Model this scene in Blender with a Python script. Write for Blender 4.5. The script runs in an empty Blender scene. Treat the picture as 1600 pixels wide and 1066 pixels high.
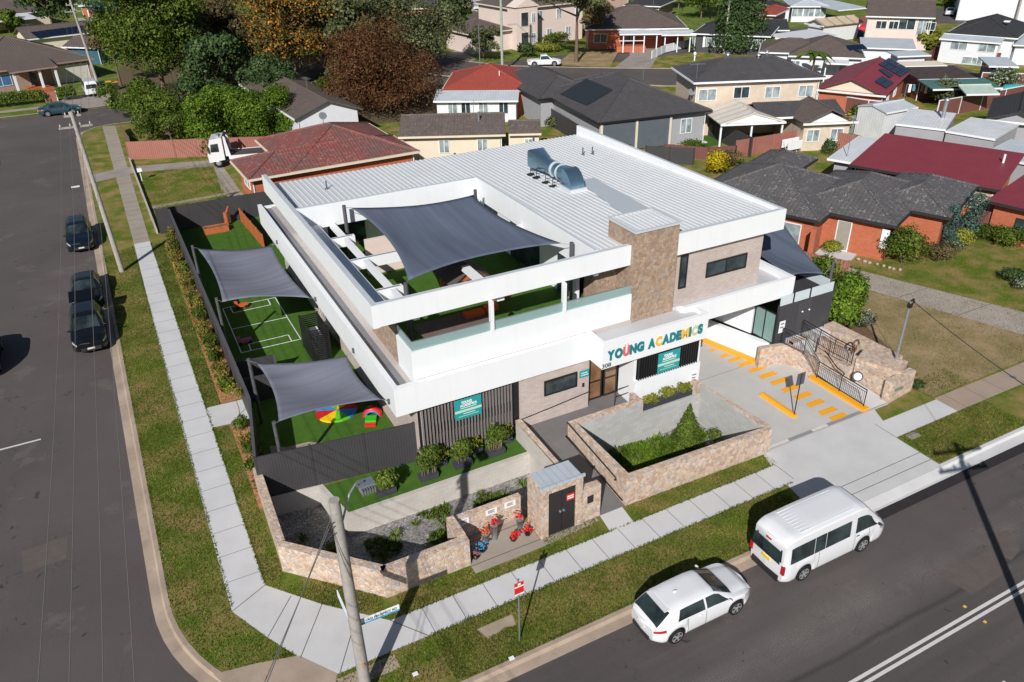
import bpy, math, random
import numpy as np
from mathutils import Vector, Matrix
from mathutils.geometry import tessellate_polygon
random.seed(7); RNG = np.random.default_rng(7)
D = bpy.data; SC = bpy.context.scene; COL = SC.collection
PI = math.pi; R = math.radians

# ------------------------------------------------------------------ camera
CAMH = 22.5; FPX = 1233.83
CR = ((0.88496994, -0.46529612, -0.01810348), (-0.24257639, -0.42748487, -0.87086932), (0.39747315, 0.77508465, -0.49118111))
cam = D.objects.new('camera', D.cameras.new('camera')); COL.objects.link(cam)
cam.matrix_world = Matrix(((CR[0][0], -CR[1][0], -CR[2][0], 0), (CR[0][1], -CR[1][1], -CR[2][1], 0),
                           (CR[0][2], -CR[1][2], -CR[2][2], CAMH), (0, 0, 0, 1)))
cam.data.sensor_width = 36; cam.data.lens = FPX / 1600 * 36; cam.data.clip_end = 3000; cam.data.clip_start = 0.5
SC.camera = cam
# ------------------------------------------------------------------ sky and sun
SUN_EL = R(33.5); SUN_TO = R(49)          # shadows fall towards this heading (from +X)
w = D.worlds.new('World'); SC.world = w; w.use_nodes = True
nt = w.node_tree; bg = nt.nodes['Background']; sky = nt.nodes.new('ShaderNodeTexSky'); sky.sky_type = 'NISHITA'
sky.sun_disc = False; sky.sun_elevation = SUN_EL; sky.sun_rotation = R(90) - (SUN_TO + PI); sky.air_density = 1.0; sky.dust_density = 0.6
nt.links.new(sky.outputs[0], bg.inputs[0]); bg.inputs[1].default_value = 0.052
sl = D.lights.new('sun', 'SUN'); sl.energy = 4.85; sl.angle = R(0.5); sl.color = (1, 0.962, 0.91)
so = D.objects.new('sun', sl); COL.objects.link(so); so.location = (0, 0, 60)
sd = Vector((math.cos(SUN_TO) * math.cos(SUN_EL), math.sin(SUN_TO) * math.cos(SUN_EL), -math.sin(SUN_EL)))
so.rotation_euler = sd.to_track_quat('-Z', 'Y').to_euler()
SC.view_settings.view_transform = 'Standard'; SC.view_settings.look = 'None'; SC.view_settings.exposure = 0.08; SC.view_settings.gamma = 1

# ------------------------------------------------------------------ helpers
def P(px, py, z=0.0):
    """a survey point of the site, given as the spot seen at (px,py) at height z"""
    v = [CR[0][i] * (px - 800) / FPX + CR[1][i] * (py - 533) / FPX + CR[2][i] for i in range(3)]
    t = (z - CAMH) / v[2]
    return Vector((v[0] * t, v[1] * t, z))

class MB:
    def __init__(s): s.v = []; s.f = []; s.m = []; s.cm = 0; s.sm = []
    def add(s, vs, fs, smooth=False, m=None):
        b = len(s.v); s.v += [tuple(x) for x in vs]
        for f in fs: s.f.append([b + i for i in f]); s.m.append(s.cm if m is None else m); s.sm.append(smooth)
    def box(s, x0, y0, z0, x1, y1, z1, m=None):
        s.add([(x0,y0,z0),(x1,y0,z0),(x1,y1,z0),(x0,y1,z0),(x0,y0,z1),(x1,y0,z1),(x1,y1,z1),(x0,y1,z1)],
              [(3,2,1,0),(4,5,6,7),(0,1,5,4),(1,2,6,5),(2,3,7,6),(3,0,4,7)], m=m); return s
    def seg(s, a, b, wd, z0, z1, m=None, z1b=None, z0b=None):
        """upright wall strip from a to b (xy), width wd, z0..z1"""
        a = Vector(a[:2]); b = Vector(b[:2]); d = (b - a).normalized(); n = Vector((-d.y, d.x)) * wd / 2
        zz = z1 if z1b is None else z1b; zb = z0 if z0b is None else z0b
        q = [a - n, b - n, b + n, a + n]
        s.add([(q[0].x,q[0].y,z0),(q[1].x,q[1].y,zb),(q[2].x,q[2].y,zb),(q[3].x,q[3].y,z0),(q[0].x,q[0].y,z1),(q[1].x,q[1].y,zz),(q[2].x,q[2].y,zz),(q[3].x,q[3].y,z1)],
              [(3,2,1,0),(4,5,6,7),(0,1,5,4),(1,2,6,5),(2,3,7,6),(3,0,4,7)], m=m); return s
    def prism(s, poly, z0, z1, m=None):
        n = len(poly); poly = [(p[0], p[1]) for p in poly]
        ar = sum(poly[i][0] * poly[(i+1) % n][1] - poly[(i+1) % n][0] * poly[i][1] for i in range(n))
        if ar < 0: poly = poly[::-1]
        vs = [(x, y, z0) for x, y in poly] + [(x, y, z1) for x, y in poly]
        fs = [(i, (i+1) % n, n + (i+1) % n, n + i) for i in range(n)]
        for t in tessellate_polygon([[Vector((x, y, 0)) for x, y in poly]]):
            a, b, c = t
            cr = (poly[b][0]-poly[a][0])*(poly[c][1]-poly[a][1])-(poly[b][1]-poly[a][1])*(poly[c][0]-poly[a][0])
            if cr < 0: a, c = c, a
            fs.append((n+a, n+b, n+c)); fs.append((c, b, a))
        s.add(vs, fs, m=m); return s
    def xprism(s, prof, axis, a0, a1, m=None, smooth=False):
        """profile polygon swept along an axis: axis 'x' prof=(y,z), axis 'y' prof=(x,z)"""
        n = len(prof)
        if axis == 'x': vs = [(a0, p, q) for p, q in prof] + [(a1, p, q) for p, q in prof]
        else: vs = [(p, a0, q) for p, q in prof] + [(p, a1, q) for p, q in prof]
        fs = [(i, (i+1) % n, n + (i+1) % n, n + i) for i in range(n)] + [tuple(range(n))[::-1], tuple(range(n, 2*n))]
        s.add(vs, fs, m=m, smooth=smooth); return s
    def poly(s, pts, m=None): s.add(pts, [tuple(range(len(pts)))], m=m); return s
    def cyl(s, p0, p1, r0, r1=None, n=10, m=None, cap=True, smooth=True):
        r1 = r0 if r1 is None else r1
        p0 = Vector(p0); p1 = Vector(p1); d = (p1 - p0).normalized()
        u = d.orthogonal().normalized(); v = d.cross(u)
        vs = []
        for p, r in ((p0, r0), (p1, r1)):
            for i in range(n):
                a = 2 * PI * i / n; vs.append(p + u * (r * math.cos(a)) + v * (r * math.sin(a)))
        s.add(vs, [(i, (i+1) % n, n + (i+1) % n, n + i) for i in range(n)], smooth, m)
        if cap: s.add(vs, [tuple(range(n))[::-1], tuple(range(n, 2 * n))], False, m)
        return s
    def tube(s, pts, r, n=6, m=None):
        for a, b in zip(pts[:-1], pts[1:]): s.cyl(a, b, r, r, n, m)
        return s
    def lathe(s, c, prof, n=16, m=None, axis='z'):
        """prof: list of (r,h)"""
        vs = []
        for r, h in prof:
            for i in range(n):
                a = 2 * PI * i / n; x, y = r * math.cos(a), r * math.sin(a)
                vs.append((c[0]+x, c[1]+y, c[2]+h) if axis == 'z' else ((c[0]+h, c[1]+x, c[2]+y) if axis == 'x' else (c[0]+x, c[1]+h, c[2]+y)))
        k = len(prof)
        fs = [(j*n+i, j*n+(i+1) % n, (j+1)*n+(i+1) % n, (j+1)*n+i) for j in range(k-1) for i in range(n)]
        if axis == 'y': fs = [f[::-1] for f in fs]
        s.add(vs, fs, True, m); s.add(vs, [tuple(range(n))[::-1], tuple(range((k-1)*n, k*n))], False, m); return s
    def blob(s, c, rx, ry, rz, n=10, m=None, jit=0.0):
        vs = []; k = n // 2
        for j in range(k+1):
            t = PI * j / k
            for i in range(n):
                a = 2*PI*i/n; q = 1 + (random.uniform(-jit, jit) if jit else 0)
                vs.append((c[0]+rx*q*math.sin(t)*math.cos(a), c[1]+ry*q*math.sin(t)*math.sin(a), c[2]-rz*q*math.cos(t)))
        s.add(vs, [(j*n+i, j*n+(i+1) % n, (j+1)*n+(i+1) % n, (j+1)*n+i) for j in range(k) for i in range(n)], True, m); return s
    def build(s, name, mats, parent=None, absolute=False, **tags):
        """absolute: the vertices are world points; the object origin goes to its base"""
        if not isinstance(mats, (list, tuple)): mats = [mats]
        me = D.meshes.new(name); V = np.array(s.v, float).reshape(-1, 3)
        uvs = auto_uv(V, s.f)
        off = Vector((0, 0, 0))
        if absolute and parent is not None:
            iv = parent['_mi']; M = Matrix([iv[i*4:i*4+4] for i in range(4)])
            V = np.array([tuple(M @ Vector(p)) for p in V])
        elif parent is None and not tags.get('keep'):
            off = Vector(((V[:,0].min()+V[:,0].max())/2, (V[:,1].min()+V[:,1].max())/2, V[:,2].min())); V = V - np.array(off)
        me.from_pydata(V.tolist(), [], s.f)
        for mt in mats: me.materials.append(mt)
        me.polygons.foreach_set('material_index', s.m); me.polygons.foreach_set('use_smooth', s.sm)
        ul = me.uv_layers.new(name='UVMap'); ul.data.foreach_set('uv', np.array(uvs, np.float32).ravel())
        me.update()
        o = D.objects.new(name, me); COL.objects.link(o)
        if parent is not None: o.parent = parent
        else: o.location = off
        tag(o, **{k: v for k, v in tags.items() if k != 'keep'}); return o

def auto_uv(V, F):
    out = []
    for f in F:
        a, b, c = V[f[0]], V[f[1]], V[f[2]]
        n = np.zeros(3)
        for i in range(len(f)): n += np.cross(V[f[i]], V[f[(i+1) % len(f)]])
        l = np.linalg.norm(n); n = n / l if l > 1e-12 else np.array([0, 0, 1.])
        if abs(n[2]) > 0.985: t = np.array([1., 0, 0]); u = np.array([0, 1., 0])
        else:
            t = np.cross([0, 0, 1.], n); t /= np.linalg.norm(t); u = np.cross(n, t)
        for i in f: out.append((V[i] @ t, V[i] @ u))
    return out

def tag(o, label=None, cat=None, group=None, kind=None):
    if label: o['label'] = label
    if cat: o['category'] = cat
    if group: o['group'] = group
    if kind: o['kind'] = kind
    return o
def thing(name, label, cat, loc=(0, 0, 0), rz=0.0, group=None):
    o = D.objects.new(name, None); COL.objects.link(o); o.empty_display_size = 0.3
    o.location = loc; o.rotation_euler = (0, 0, rz)
    M = (Matrix.Translation(Vector(loc)) @ Matrix.Rotation(rz, 4, 'Z')).inverted()
    o['_mi'] = [c for r in M for c in r]
    return tag(o, label, cat, group)
def kids(o): return [c for c in D.objects if c.parent is o]
def dup(root, loc, rz, label, group=None):
    def cp(o, par):
        c = o.copy(); COL.objects.link(c); c.parent = par
        for k in KM.get(o.name, []): cp(k, c)
        return c
    KM = {}
    for o in D.objects:
        if o.parent: KM.setdefault(o.parent.name, []).append(o)
    r = cp(root, None); r.location = loc; r.rotation_euler = (0, 0, rz); r['label'] = label
    if group: r['group'] = group
    return r

# ------------------------------------------------------------------ materials
class NT:
    def __init__(s, name):
        s.mat = D.materials.new(name); s.mat.use_nodes = True; s.t = s.mat.node_tree; s.b = s.t.nodes['Principled BSDF']
        s.b.inputs['Roughness'].default_value = 0.8
    def n(s, t, **k):
        x = s.t.nodes.new(t)
        for a, b in k.items(): setattr(x, a, b)
        return x
    def l(s, a, b): s.t.links.new(a, b)
    def coord(s, kind='Object', scale=None):
        c = s.n('ShaderNodeTexCoord').outputs[kind]
        if kind == 'Object' :
            g = s.n('ShaderNodeNewGeometry'); c = g.outputs['Position']
        if scale:
            m = s.n('ShaderNodeMapping'); m.inputs['Scale'].default_value = scale if isinstance(scale, tuple) else (scale,)*3; s.l(c, m.inputs['Vector']); c = m.outputs[0]
        return c
    def noise(s, sc, det=4, rough=0.55, vec=None, dist=0):
        x = s.n('ShaderNodeTexNoise'); x.inputs['Scale'].default_value = sc; x.inputs['Detail'].default_value = det; x.inputs['Roughness'].default_value = rough; x.inputs['Distortion'].default_value = dist
        s.l(vec if vec is not None else s.coord(), x.inputs['Vector']); return x.outputs['Fac']
    def ramp(s, fac, stops):
        x = s.n('ShaderNodeValToRGB'); e = x.color_ramp.elements
        while len(e) < len(stops): e.new(0.5)
        for i, (p, c) in enumerate(stops):
            e[i].position = p; e[i].color = (c[0], c[1], c[2], 1) if isinstance(c, (tuple, list)) else (c, c, c, 1)
        s.l(fac, x.inputs[0]); return x.outputs[0]
    def mix(s, f, a, b, mode='MIX'):
        x = s.n('ShaderNodeMix', data_type='RGBA', blend_type=mode)
        for i, v in ((0, f), (6, a), (7, b)):
            if hasattr(v, 'is_linked') or hasattr(v, 'node'): s.l(v, x.inputs[i])
            elif i == 0: x.inputs[0].default_value = v
            else: x.inputs[i].default_value = (*v, 1)
        return x.outputs[2]
    def math(s, op, a, b=None, c=None):
        x = s.n('ShaderNodeMath', operation=op)
        for i, v in enumerate((a, b, c)):
            if v is None: continue
            if hasattr(v, 'node'): s.l(v, x.inputs[i])
            else: x.inputs[i].default_value = v
        return x.outputs[0]
    def sep(s, v): x = s.n('ShaderNodeSeparateXYZ'); s.l(v, x.inputs[0]); return x.outputs
    def bump(s, h, st=0.3, d=0.02):
        x = s.n('ShaderNodeBump'); x.inputs['Strength'].default_value = st; x.inputs['Distance'].default_value = d
        s.l(h, x.inputs['Height']); s.l(x.outputs[0], s.b.inputs['Normal'])
    def col(s, c): 
        if hasattr(c, 'node'): s.l(c, s.b.inputs['Base Color'])
        else: s.b.inputs['Base Color'].default_value = (*c, 1)
    def set(s, **k):
        for a, v in k.items(): s.b.inputs[a.replace('_', ' ')].default_value = v
        return s
CACHE = {}
def plain(name, c, rough=0.7, var=0.12, metal=0.0, sc=1.5, coat=0.0, dirt=0.0, bump=0.0):
    if name in CACHE: return CACHE[name]
    t = NT(name); t.set(Roughness=rough, Metallic=metal)
    if coat: t.b.inputs['Coat Weight'].default_value = coat
    if rough >= .9: t.b.inputs['Specular IOR Level'].default_value = .1
    f = t.noise(sc, 5); f2 = t.noise(sc * 14, 3)
    a = t.ramp(f, [(0.3, tuple(x * (1 - var) for x in c)), (0.7, tuple(min(1, x * (1 + var)) for x in c))])
    a = t.mix(0.35, a, t.ramp(f2, [(0.3, tuple(x * (1 - var*1.5) for x in c)), (0.7, tuple(min(1, x * (1 + var)) for x in c))]))
    if dirt:
        g = t.noise(0.6, 6, 0.7); a = t.mix(t.math('MULTIPLY', t.ramp(g, [(0.5, 0.0), (0.75, 1.0)]), dirt), a, tuple(x * 0.45 for x in c))
    t.col(a)
    if bump: t.bump(f2, bump, 0.02)
    CACHE[name] = t.mat; return t.mat
def m_asphalt():
    t = NT('asphalt'); t.set(Roughness=0.88)
    big = t.noise(0.12, 4, 0.6); v = t.coord()
    streak = t.noise(1.0, 5, 0.6, t.coord('Object', (0.06, 1.1, 1)))
    fine = t.noise(26, 2, 0.7); sp = t.noise(90, 1, 0.5)
    c = t.ramp(big, [(0.3, (0.080, 0.066, 0.065)), (0.7, (0.112, 0.094, 0.091))])
    sx = t.sep(v)
    onx = t.math('LESS_THAN', sx[1], 15.5)
    f = t.math('MULTIPLY', t.ramp(streak, [(0.42, 0.0), (0.62, 1.0)]), t.math('MULTIPLY', onx, 0.55))
    c = t.mix(f, c, (0.060, 0.052, 0.053))
    # coarse polished gravel band along the kerb lane
    band = t.math('MULTIPLY', t.ramp(t.math('ABSOLUTE', t.math('SUBTRACT', sx[1], 12.2)), [(0.0, 1.0), (1.0, 0.0)]), t.math('MULTIPLY', onx, t.ramp(t.noise(0.35, 3), [(0.34, 0.15), (0.6, .8)])))
    c = t.mix(t.math('MULTIPLY', band, t.ramp(t.noise(22, 3, .8), [(0.40, 0.1), (0.58, 1.0)])), c, (0.20, 0.18, 0.17))
    c = t.mix(t.ramp(fine, [(0.35, 0.28), (0.65, 0.0)]), c, (0.04, 0.036, 0.035))
    c = t.mix(t.ramp(t.noise(0.9, 6, 0.75), [(0.62, 0.0), (0.8, 0.45)]), c, (0.15, 0.14, 0.13))
    c = t.mix(t.ramp(t.noise(1.0, 6, .75, t.coord('Object', (.35, 1.6, 1))), [(.66, 0), (.78, .5)]), c, (.24, .22, .21))
    c = t.mix(t.ramp(t.noise(1.7, 2, 0.4, dist=1), [(0.715, 0.0), (0.74, 0.7)]), c, (0.02, 0.02, 0.02))
    c = t.mix(t.ramp(t.noise(0.05, 2), [(0.5, 0.0), (0.6, 0.18)]), c, (0.12, 0.105, 0.1))
    c = t.mix(t.math('MULTIPLY', t.ramp(t.math('ABSOLUTE', t.math('SUBTRACT', t.math('SUBTRACT', sx[1], 10.85), t.math('MULTIPLY', t.noise(.3, 2), .3))), [(0.0, .8), (0.16, 0.0)]), t.math('MULTIPLY', onx, .8)), c, (0.03, 0.026, 0.028))
    c = t.mix(t.math('MULTIPLY', t.ramp(t.noise(0.22, 6, .7), [(.6, 0), (.64, .5)]), 1.0), c, (0.135, 0.115, 0.105))
    vr = t.n('ShaderNodeTexVoronoi', feature='DISTANCE_TO_EDGE'); vr.inputs['Scale'].default_value = 0.16
    dn = t.n('ShaderNodeVectorMath', operation='ADD'); nn = t.n('ShaderNodeTexNoise'); nn.inputs['Scale'].default_value = 0.7; nn.inputs['Detail'].default_value = 5; t.l(v, nn.inputs['Vector'])
    sc2 = t.n('ShaderNodeVectorMath', operation='SCALE'); sc2.inputs['Scale'].default_value = 3.0; t.l(nn.outputs['Color'], sc2.inputs[0]); t.l(v, dn.inputs[0]); t.l(sc2.outputs[0], dn.inputs[1]); t.l(dn.outputs[0], vr.inputs['Vector'])
    c = t.mix(t.math('MULTIPLY', t.ramp(vr.outputs['Distance'], [(0.0, 1.0), (0.003, 0.0)]), 0.3), c, (0.02, 0.018, 0.018))
    t.col(c); t.bump(sp, 0.35, 0.01); return t.mat
def m_grass(name, g1, g2, dry, dryamt=0.5, sc=1.0, stripe=False):
    t = NT(name); t.set(Roughness=0.95)
    t.b.inputs['Specular IOR Level'].default_value = 0.04
    a = t.noise(0.55*sc, 5, 0.6); b = t.noise(7*sc, 4, 0.7); c0 = t.noise(38, 2, 0.7)
    c = t.ramp(b, [(0.3, g1), (0.68, g2)])
    c = t.mix(t.ramp(a, [(0.62 - dryamt*0.25, 0.0), (0.86 - dryamt*0.25, 0.85)]), c, dry)
    c = t.mix(t.ramp(t.noise(1.6, 5, 0.7), [(0.58, 0.0), (0.72, 0.6)]), c, tuple(0.5*(x+y) for x, y in zip(g1, dry)))
    c = t.mix(t.ramp(c0, [(0.3, 0.55), (0.6, 0.0)]), c, tuple(x*0.4 for x in g1))
    t.col(c); t.bump(c0, 0.9, 0.05); return t.mat
def m_concrete(name, c, joints=None, var=0.08, stain=0.15, diamond=False):
    t = NT(name); t.set(Roughness=0.85)
    a = t.noise(0.5, 6, 0.65); b = t.noise(30, 3, 0.6)
    k = t.ramp(a, [(0.3, tuple(x*(1-var) for x in c)), (0.7, tuple(x*(1+var) for x in c))])
    k = t.mix(t.ramp(b, [(0.35, 0.10), (0.6, 0.0)]), k, tuple(x*0.6 for x in c))
    k = t.mix(t.ramp(t.noise(1.3, 6, 0.75), [(0.55, 0.0), (0.85, stain)]), k, tuple(x*y for x, y in zip(c, (0.62, 0.55, 0.47))))
    if joints:
        ax, per, off, wd = joints; s = t.sep(t.coord())
        fr = t.math('FRACT', t.math('DIVIDE', t.math('SUBTRACT', s[ax], off), per))
        k = t.mix(t.math('LESS_THAN', fr, wd / per), k, tuple(x*0.33 for x in c))
    t.col(k); t.bump(b, 0.15, 0.01); return t.mat
def m_brick(name, c1, c2, mortar, bw=0.23, bh=0.076, ms=0.009, bump=0.3):
    t = NT(name); t.set(Roughness=0.85); b = t.n('ShaderNodeTexBrick')
    b.inputs['Color1'].default_value = (*c1, 1); b.inputs['Color2'].default_value = (*c2, 1); b.inputs['Mortar'].default_value = (*mortar, 1)
    b.inputs['Scale'].default_value = 1; b.inputs['Brick Width'].default_value = bw; b.inputs['Row Height'].default_value = bh; b.inputs['Mortar Size'].default_value = ms; b.inputs['Mortar Smooth'].default_value = 0.3
    t.l(t.coord('UV'), b.inputs['Vector']); n = t.noise(1.2, 5)
    t.col(t.mix(t.ramp(n, [(0.35, 0.25), (0.65, 0.0)]), b.outputs['Color'], tuple(x*0.6 for x in c1)))
    x = t.math('SUBTRACT', 1.0, b.outputs['Fac']); t.bump(x, bump, 0.01); return t.mat
def m_stone(name='stone_cladding', k=1.0):
    t = NT(name); t.set(Roughness=0.85); v = t.coord()
    nz = t.n('ShaderNodeTexNoise'); nz.inputs['Scale'].default_value = 2.2; t.l(v, nz.inputs['Vector'])
    ad = t.n('ShaderNodeMix', data_type='VECTOR'); ad.inputs[0].default_value = 0.16; t.l(v, ad.inputs[4]); t.l(nz.outputs['Color'], ad.inputs[5])
    o = ad.outputs[1]
    v1 = t.n('ShaderNodeTexVoronoi', feature='F1'); v1.inputs['Scale'].default_value = 7.6; t.l(o, v1.inputs['Vector'])
    v2 = t.n('ShaderNodeTexVoronoi', feature='DISTANCE_TO_EDGE'); v2.inputs['Scale'].default_value = 7.6; t.l(o, v2.inputs['Vector'])
    s = t.sep(v1.outputs['Color'])
    c = t.ramp(s[0], [(0.0, (0.38, 0.23, 0.15)), (0.13, (0.60, 0.44, 0.32)), (0.30, (0.49, 0.33, 0.23)), (0.46, (0.68, 0.56, 0.46)), (0.64, (0.58, 0.42, 0.30)), (0.78, (0.48, 0.46, 0.45)), (0.88, (0.30, 0.29, 0.31)), (0.96, (0.66, 0.52, 0.38))])
    c.node.color_ramp.interpolation = 'CONSTANT'
    n2 = t.ramp(t.noise(5.5, 6, 0.75, dist=.6), [(0.32, (0.36, 0.25, 0.19)), (0.45, (0.58, 0.45, 0.36)), (0.58, (0.66, 0.55, 0.46)), (0.70, (0.46, 0.41, 0.39))])
    c = t.mix(0.36, c, n2)
    e = t.ramp(v2.outputs['Distance'], [(0.0, 1.0), (0.06, 0.0)])
    c = t.mix(t.math('MULTIPLY', e, 0.55), c, (0.42, 0.33, 0.27))
    if k != 1: c = t.mix(1.0, c, (k, k*.93, k*.86), 'MULTIPLY')
    c = t.mix(t.ramp(t.noise(26, 3, .7), [(.35, .35), (.6, 0)]), c, (.26, .19, .15))
    t.col(c); t.bump(t.ramp(v2.outputs['Distance'], [(0.0, 0.0), (0.12, 1.0)]), 0.45, 0.03); return t.mat
def m_tile(name, c, c2, lich=(0.4, 0.38, 0.34), lam=0.25, w_=0.30, h_=0.32, moss=None):
    """pan tiles: courses up the slope, rolls across it, from metric UVs"""
    t = NT(name); t.set(Roughness=0.75); uv = t.sep(t.coord('UV'))
    fy = t.math('FRACT', t.math('DIVIDE', uv[1], h_)); fx = t.math('FRACT', t.math('DIVIDE', uv[0], w_))
    n = t.noise(1.1, 5, 0.65); k = t.ramp(n, [(0.3, c), (0.7, c2)])
    wn = t.n('ShaderNodeTexWhiteNoise', noise_dimensions='2D'); cb = t.n('ShaderNodeCombineXYZ')
    t.l(t.math('FLOOR', t.math('DIVIDE', uv[0], w_)), cb.inputs[0]); t.l(t.math('FLOOR', t.math('DIVIDE', uv[1], h_)), cb.inputs[1]); t.l(cb.outputs[0], wn.inputs['Vector'])
    k = t.mix(t.math('MULTIPLY', wn.outputs['Value'], 0.45), k, tuple(x*0.55 for x in c))
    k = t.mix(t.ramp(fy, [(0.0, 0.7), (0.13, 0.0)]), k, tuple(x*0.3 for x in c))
    k = t.mix(t.math('MULTIPLY', t.ramp(t.noise(8.5, 4, 0.75), [(0.50, 0.0), (0.62, 1.0)]), t.math('MULTIPLY', t.ramp(wn.outputs['Value'], [(0.45, 0.0), (0.9, 1.0)]), lam)), k, lich)
    if moss: k = t.mix(t.ramp(t.noise(0.35, 4, 0.6), [(0.45, 0.0), (0.65, 0.55)]), k, moss)
    t.col(k)
    h = t.math('ADD', t.math('MULTIPLY', fy, -0.8), t.math('MULTIPLY', t.math('SINE', t.math('MULTIPLY', fx, 6.283)), 0.35)); t.bump(h, 0.8, 0.035); return t.mat
def m_corr(name, c, per=0.25, rough=0.45, metal=0.0, depth=0.6, axis=0, dark=0.75, var=0.1):
    t = NT(name); t.set(Roughness=rough, Metallic=metal); uv = t.sep(t.coord('UV'))
    f = t.math('FRACT', t.math('DIVIDE', uv[axis], per)); tri = t.ramp(f, [(0.0, 1.0), (0.16, 1.0), (0.22, 0.0), (0.94, 0.0), (1.0, 1.0)])
    n = t.noise(0.8, 6, 0.65)
    k = t.ramp(n, [(0.3, tuple(x*(1-var) for x in c)), (0.7, tuple(x*(1+var) for x in c))])
    k = t.mix(t.math('MULTIPLY', tri, 1 - dark), k, tuple(x*0.5 for x in c)); t.col(k); t.bump(tri, depth, 0.03); return t.mat
def m_leaf(name, cols, trans=0.12, sat=1.0):
    t = NT(name); t.set(Roughness=0.6); g = t.n('ShaderNodeNewGeometry')
    k = t.ramp(g.outputs['Random Per Island'], [(i / max(1, len(cols) - 1), c) for i, c in enumerate(cols)])
    n = t.noise(0.5, 3, 0.6); k = t.mix(t.ramp(n, [(0.42, 0.55), (0.62, 0.0)]), k, tuple(x*0.45 for x in cols[0]))
    t.col(k); t.b.inputs['Specular IOR Level'].default_value = 0.12
    tr = t.n('ShaderNodeBsdfTranslucent'); t.l(k, tr.inputs['Color']); ms = t.n('ShaderNodeMixShader'); ms.inputs[0].default_value = trans
    t.l(t.b.outputs[0], ms.inputs[1]); t.l(tr.outputs[0], ms.inputs[2]); t.l(ms.outputs[0], t.t.nodes['Material Output'].inputs['Surface']); return t.mat
def m_glass(name, c=(0.02, 0.03, 0.035), rough=0.06, var=0.5):
    t = NT(name); t.set(Roughness=rough); t.b.inputs['Specular IOR Level'].default_value = 0.7
    n = t.noise(1.3, 2); t.col(t.ramp(n, [(0.35, c), (0.65, tuple(x*(1+var*3) for x in c))])); return t.mat
def m_clearglass():
    t = NT('frosted_balustrade_glass'); t.set(Roughness=0.12); t.col((0.36, 0.50, 0.50)); t.b.inputs['Specular IOR Level'].default_value = 0.6
    tp = t.n('ShaderNodeBsdfTransparent'); tp.inputs[0].default_value = (0.62, 0.78, 0.78, 1); ms = t.n('ShaderNodeMixShader'); ms.inputs[0].default_value = 0.38
    t.l(t.b.outputs[0], ms.inputs[1]); t.l(tp.outputs[0], ms.inputs[2]); t.l(ms.outputs[0], t.t.nodes['Material Output'].inputs['Surface']); return t.mat
def m_chips(name, c1, c2, c3, sc=14):
    t = NT(name); t.set(Roughness=0.95); v = t.n('ShaderNodeTexVoronoi'); v.inputs['Scale'].default_value = sc; t.l(t.coord(), v.inputs['Vector'])
    s = t.sep(v.outputs['Color']); k = t.ramp(s[0], [(0, c1), (0.5, c2), (1, c3)]); k = t.mix(t.ramp(t.noise(2, 4), [(0.4, 0.35), (0.65, 0.0)]), k, tuple(x*0.5 for x in c1))
    t.col(k); t.bump(v.outputs['Distance'], 0.8, 0.04); return t.mat

ASPH = m_asphalt()
GRASS = m_grass('verge_grass', (0.080, 0.138, 0.015), (0.185, 0.245, 0.036), (0.46, 0.30, 0.14), 0.85)
GRASSG = m_grass('garden_grass', (0.080, 0.145, 0.020), (0.175, 0.245, 0.050), (0.40, 0.31, 0.13), 0.55)
GRASSD = m_grass('dry_grass', (0.24, 0.20, 0.085), (0.38, 0.29, 0.15), (0.52, 0.37, 0.23), 0.9)
TURF = plain('synthetic_turf', (0.060, 0.132, 0.020), 0.95, 0.2, sc=2.2, bump=0.5)
CONC = m_concrete('new_concrete', (0.555, 0.55, 0.555))
CONCF = m_concrete('footpath_front_concrete', (0.555, 0.55, 0.555), (0, 1.22, 4.93, 0.03))
CONCS = m_concrete('footpath_side_concrete', (0.57, 0.567, 0.58), (1, 1.5, 0.3, 0.03))
CONCO = m_concrete('old_path_concrete', (0.33, 0.285, 0.24), (1, 1.2, 0.2, 0.04), 0.14, 0.4)
CONCOX = m_concrete('old_path_concrete_front', (0.35, 0.27, 0.21), (0, 1.5, 0.2, 0.03), 0.12, 0.4)
CONCB = m_concrete('old_kerb_concrete', (0.37, 0.29, 0.225), None, 0.25, 0.85)
CONCD = m_concrete('exposed_driveway', (0.30, 0.26, 0.235), None, 0.18, 0.4)
NEWASPH = plain('fresh_asphalt', (0.035, 0.032, 0.034), 0.9, 0.12, sc=3, bump=0.3)
def m_render():
    t = NT('white_render'); t.set(Roughness=0.6); st = t.noise(1.0, 5, .6, t.coord('Object', (3.2, 3.2, .22))); a = t.noise(.7, 5)
    c = t.ramp(a, [(.3, (.745, .77, .80)), (.7, (.775, .795, .82))]); c = t.mix(t.ramp(st, [(.52, 0), (.8, .16)]), c, (.52, .52, .52)); t.col(c); return t.mat
WHITE = m_render()
WHITEROOF = plain('white_metal_roof', (0.60, 0.62, 0.64), 0.35, 0.04, sc=0.5)
FLASH = plain('pale_flashing', (0.52, 0.55, 0.58), 0.4, 0.04)
GREYROOF = plain('grey_membrane_roof', (0.20, 0.20, 0.22), 0.6, 0.15, sc=0.6)
LEDGE = plain('pale_ledge', (0.46, 0.42, 0.40), 0.7, 0.08)
BRICKW = m_brick('pinkish_white_brick', (0.50, 0.41, 0.37), (0.58, 0.50, 0.46), (0.36, 0.31, 0.29))
BLOCKW = m_brick('pale_blockwork', (0.50, 0.47, 0.43), (0.55, 0.52, 0.48), (0.44, 0.41, 0.38), 0.4, 0.2, 0.008, 0.15)
BLOCKG = m_brick('grey_blockwork', (0.40, 0.40, 0.39), (0.47, 0.47, 0.46), (0.36, 0.35, 0.34), 0.4, 0.2, 0.008, 0.15)
BRICKO = m_brick('orange_brick', (0.50, 0.13, 0.055), (0.42, 0.095, 0.04), (0.34, 0.20, 0.14), 0.24, 0.086, 0.008)
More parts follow.
